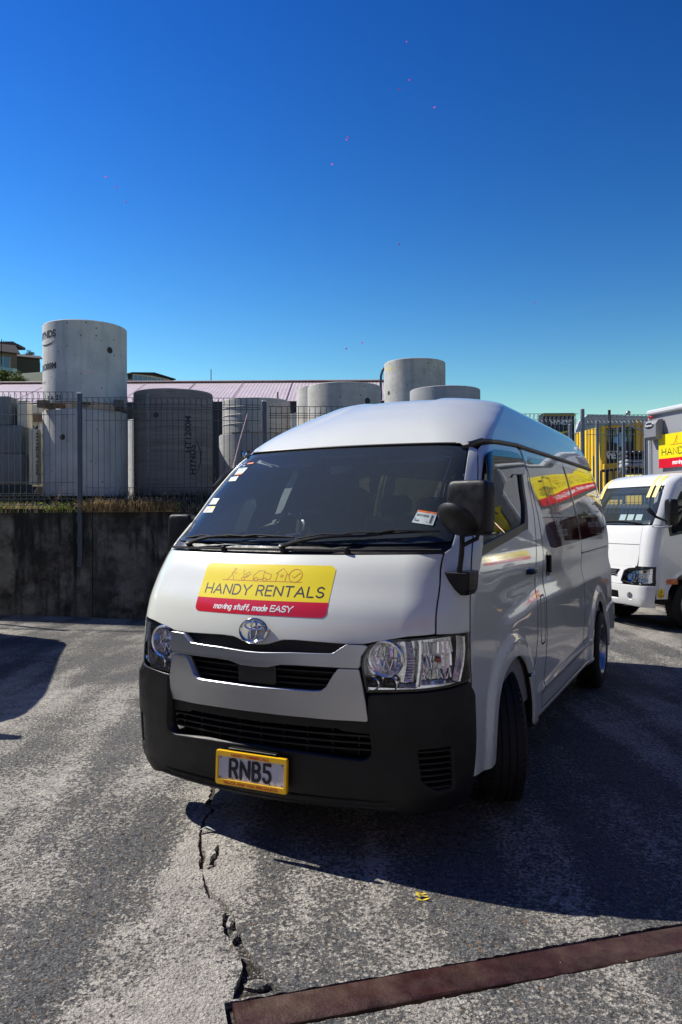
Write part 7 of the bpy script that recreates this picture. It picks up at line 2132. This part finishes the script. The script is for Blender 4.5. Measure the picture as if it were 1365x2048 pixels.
slabp('roof_fascia', [(1150, 866), (1158, 843), (1176, 829), (1304, 833), (1304, 846), (1204, 852)], .35, ygrey, off=-.10)
for k in range(6):
    y0 = 832 + k * 5; slabp('roof_sheet_line', [(1174 - k * 3.6, y0 + 2), (1300, y0 + 3), (1300, y0 + 3.5), (1174 - k * 3.6, y0 + 2.5)], .02, mat_rl if k else (mat_rl := mat('roof_line', (.20, .22, .24), .5)), off=-.12)
slabp('door_jamb', [(1200, 853), (1206, 853), (1206, 1010), (1200, 1010)], .8, yel, off=-.25)
slabp('door_jamb', [(1206, 856), (1212, 856), (1212, 928), (1206, 928)], .3, ydark, off=-.12)
slabp('lintel', [(1206, 853), (1292, 846.5), (1292, 851), (1206, 858)], .5, mat('amber_lintel', (.78, .40, .01), .5), off=-.2)
slabp('corner_post', [(1269, 841), (1277, 841), (1277, 930), (1269, 930)], .5, mat('amber_post', (.78, .45, .01), .5), off=-.22)
slabp('side_panel', [(1277, 851), (1290, 851), (1290, 930), (1277, 930)], .3, ydark, off=-.1)
slabp('rear_wall', [(1290, 851), (1330, 851), (1330, 1010), (1290, 1010)], .3, ygrey, off=0)
gw = slabp('shop_window', [(1211, 857), (1269, 853), (1269, 928), (1211, 928)], .2, mat('shop_glass', (.012, .02, .03), .15, coat=.6))
for x in (1226, 1241, 1254): slabp('mullion', [(x, 856), (x + 1, 856), (x + 1, 928), (x, 928)], .06, navy, off=-.06)
blu = mat('cross_blue', (.18, .48, .75), .5)
slabp('blue_cross', [(1235, 866), (1244, 865), (1244, 873), (1253, 873), (1253, 884), (1244, 884), (1244, 893), (1235, 894), (1235, 886), (1226, 886), (1226, 875), (1235, 874)], .02, blu, off=-.08)
c0 = AP(1230, 917) - so; text_on('shop_lettering', 'VETS', .34, c0 + Vector((0, -.09, 0)), (1, 0, 0), (0, 0, 1), M['whiteink'], shop, .02)
c0 = AP(1232, 907) - so; text_on('shop_lettering', 'KAIWHARA', .13, c0 + Vector((0, -.09, 0)), (1, 0, 0), (0, 0, 1), M['whiteink'], shop, .008)
slabp('ramp_panel', [(1199, 930), (1240, 926), (1240, 1000), (1199, 1000)], .2, mat('ramp_yellow', (.72, .40, .01), .6, var=.2, vscale=3), off=-.6)
rr_ = MB(); 
for x0, y0, x1, y1 in ((1203, 942, 1240, 938), (1203, 942, 1203, 990), (1215, 941, 1215, 990), (1228, 940, 1228, 990)):
    rr_.tube([AP(x0, y0, 28) - so, AP(x1, y1, 28) - so], .05, 5)
rr_.build('handrail', M['deep'], shop)
p = at(1257, 826, 28); m = MB(); m.lathe([(0, .09), (.07, .07), (.09, 0), (.06, -.06), (0, -.07)], 14); m.tube([(0, 0, -.1), (.05, 0, -.45), (.9, 0, -.75)], .035, 6); o = m.build('lamp_globe', M['satin'], None, True); o.location = p; tag(o, 'small metal floodlight on a bracket above the shop roof', 'lamp')
p = at(1219.5, 820, 29); m = MB(); m.tube([(0, 0, -1.2), (0, 0, 0)], .05, 6); o = m.build('roof_stub', M['deep']); o.location = p; tag(o, 'thin dark pipe standing on the grey shop roof', 'pipe')
sackb = mat('black_sacks', (.015, .015, .017), .4, var=.3, vscale=6, coat=.3); sackw = mat('white_wrap', (.42, .43, .44), .35, var=.3, vscale=8, coat=.4)
for k, (y0, y1, mt, lb) in enumerate([(902, 910, sackb, 'top layer of black sacks on the pallet stack by the truck'), (911, 918, sackb, 'second layer of black sacks on the pallet stack'), (919, 925, sackw, 'upper layer of white wrapped sacks on the pallet stack'), (926, 934, sackw, 'lower layer of white wrapped sacks with black print'), (936, 948, sackb, 'bottom layer of dark sacks on the pallet stack')]):
    a = at(1251, y0, 20); b = at(1289, y1, 20); o = empty('sack_layer', ((a.x + b.x) / 2, 20, b.z)); tag(o, lb, 'sacks', 'pallet stack of sacks')
    for j in range(3):
        w = (b.x - a.x) / 3; super_block('sack', (-w + j * w, .2, (a.z - b.z) / 2), (w * 1.04, .6, (a.z - b.z) * 1.08), Euler((0, R(2 * (j - 1)), 0)), mt, o, .35, 16, 8)

# sheds that close the yard to the right, outside the frame (mirrored in the van side)
cw = mat('corrugated_grey', (.16, .16, .155), .5, var=.1, vscale=2)
V = []; F_ = []; n = 230
for j in (0, 1):
    for i in range(n + 1):
        z = 5.4 * i / n; w = .03 * math.sin(i * 1.55)
        V.append((10.9 + w, -8 + j * 28, z))
for i in range(n): F_.append((i, i + 1, n + 2 + i, n + 1 + i))
sh2 = empty('side_shed', (0, 0, 0)); tag(sh2, 'tall grey ribbed shed along the right side, outside the frame', 'building')
mesh_obj('ribbed_wall', V, F_, cw, sh2, True)
m = MB(); m.box((13.5, 6, 2.65), (5, 28, 5.3)); m.build('shed_body', cw, sh2)

back = mat('back_building', (.30, .29, .27), .8, var=.15, vscale=.8)
bs_ = empty('rear_building', (-3, -6.5, 0)); tag(bs_, 'dark two storey workshop behind the photographer, outside the frame', 'building')
m = MB(); m.box((0, -3, 2.9), (30, 6, 5.8)); m.build('unseen_block_body', back, bs_)
m = MB(); m.box((1, .06, 4.9), (24, .12, 1.1)); m.build('red_glint_board', M['red'], bs_)  # unseen red board, added to put red glints into the headlamps
for k in range(5):
    m = MB(); m.box((-12 + k * 6, .03, 2.2), (4.2, .08, 4.2), None, .02); m.build('roller_door', mat('roller_door', (.65, .65, .64), .5) if k == 0 else bpy.data.materials['roller_door'], bs_)

ls_ = empty('left_sky_block', (-18, 3, 0)); tag(ls_, 'plain block added along the left of the yard, outside the frame, to cut the sky light', 'building')  # unseen mass, added to shut out sky and deepen the shadows
m = MB(); m.box((-2, 0, 4.4), (6, 24, 8.8)); m.build('unseen_block_body', back, ls_)

# petals in the air
pk = leafmat('magenta_petal', (.70, .10, .45), .6)
for px, py, d in ((212, 353, 9), (232.5, 374, 9), (251.5, 403.5, 9), (814, 83, 10), (820, 159, 13), (799.5, 177.5, 12), (869.5, 214, 13), (694, 279, 12), (697, 273, 14), (1070, 605, 9), (693, 697, 12), (725, 685, 15), (665, 328, 16), (799, 488, 16), (181, 743, 8)):
    p = at(px, py, d); rn = random.Random(int(px)); s = .0135 * d / 10
    V = []; F_ = [];
    for k in range(8):
        q = 2 * PI * k / 8; V.append((s * math.cos(q), s * .4 * rn.uniform(-1, 1) * math.cos(q), s * .75 * math.sin(q)))
    V.append((0, s * .5, 0)); F_ = [(k, (k + 1) % 8, 8) for k in range(8)]
    o = mesh_obj('petal', V, F_, pk, None, True); o.location = p; o.rotation_euler = (rn.uniform(-.5, .5), rn.uniform(-1, 1), rn.uniform(-.5, .5)); tag(o, 'tiny magenta petal drifting in the air', 'petal', 'magenta petals drifting in the sky')
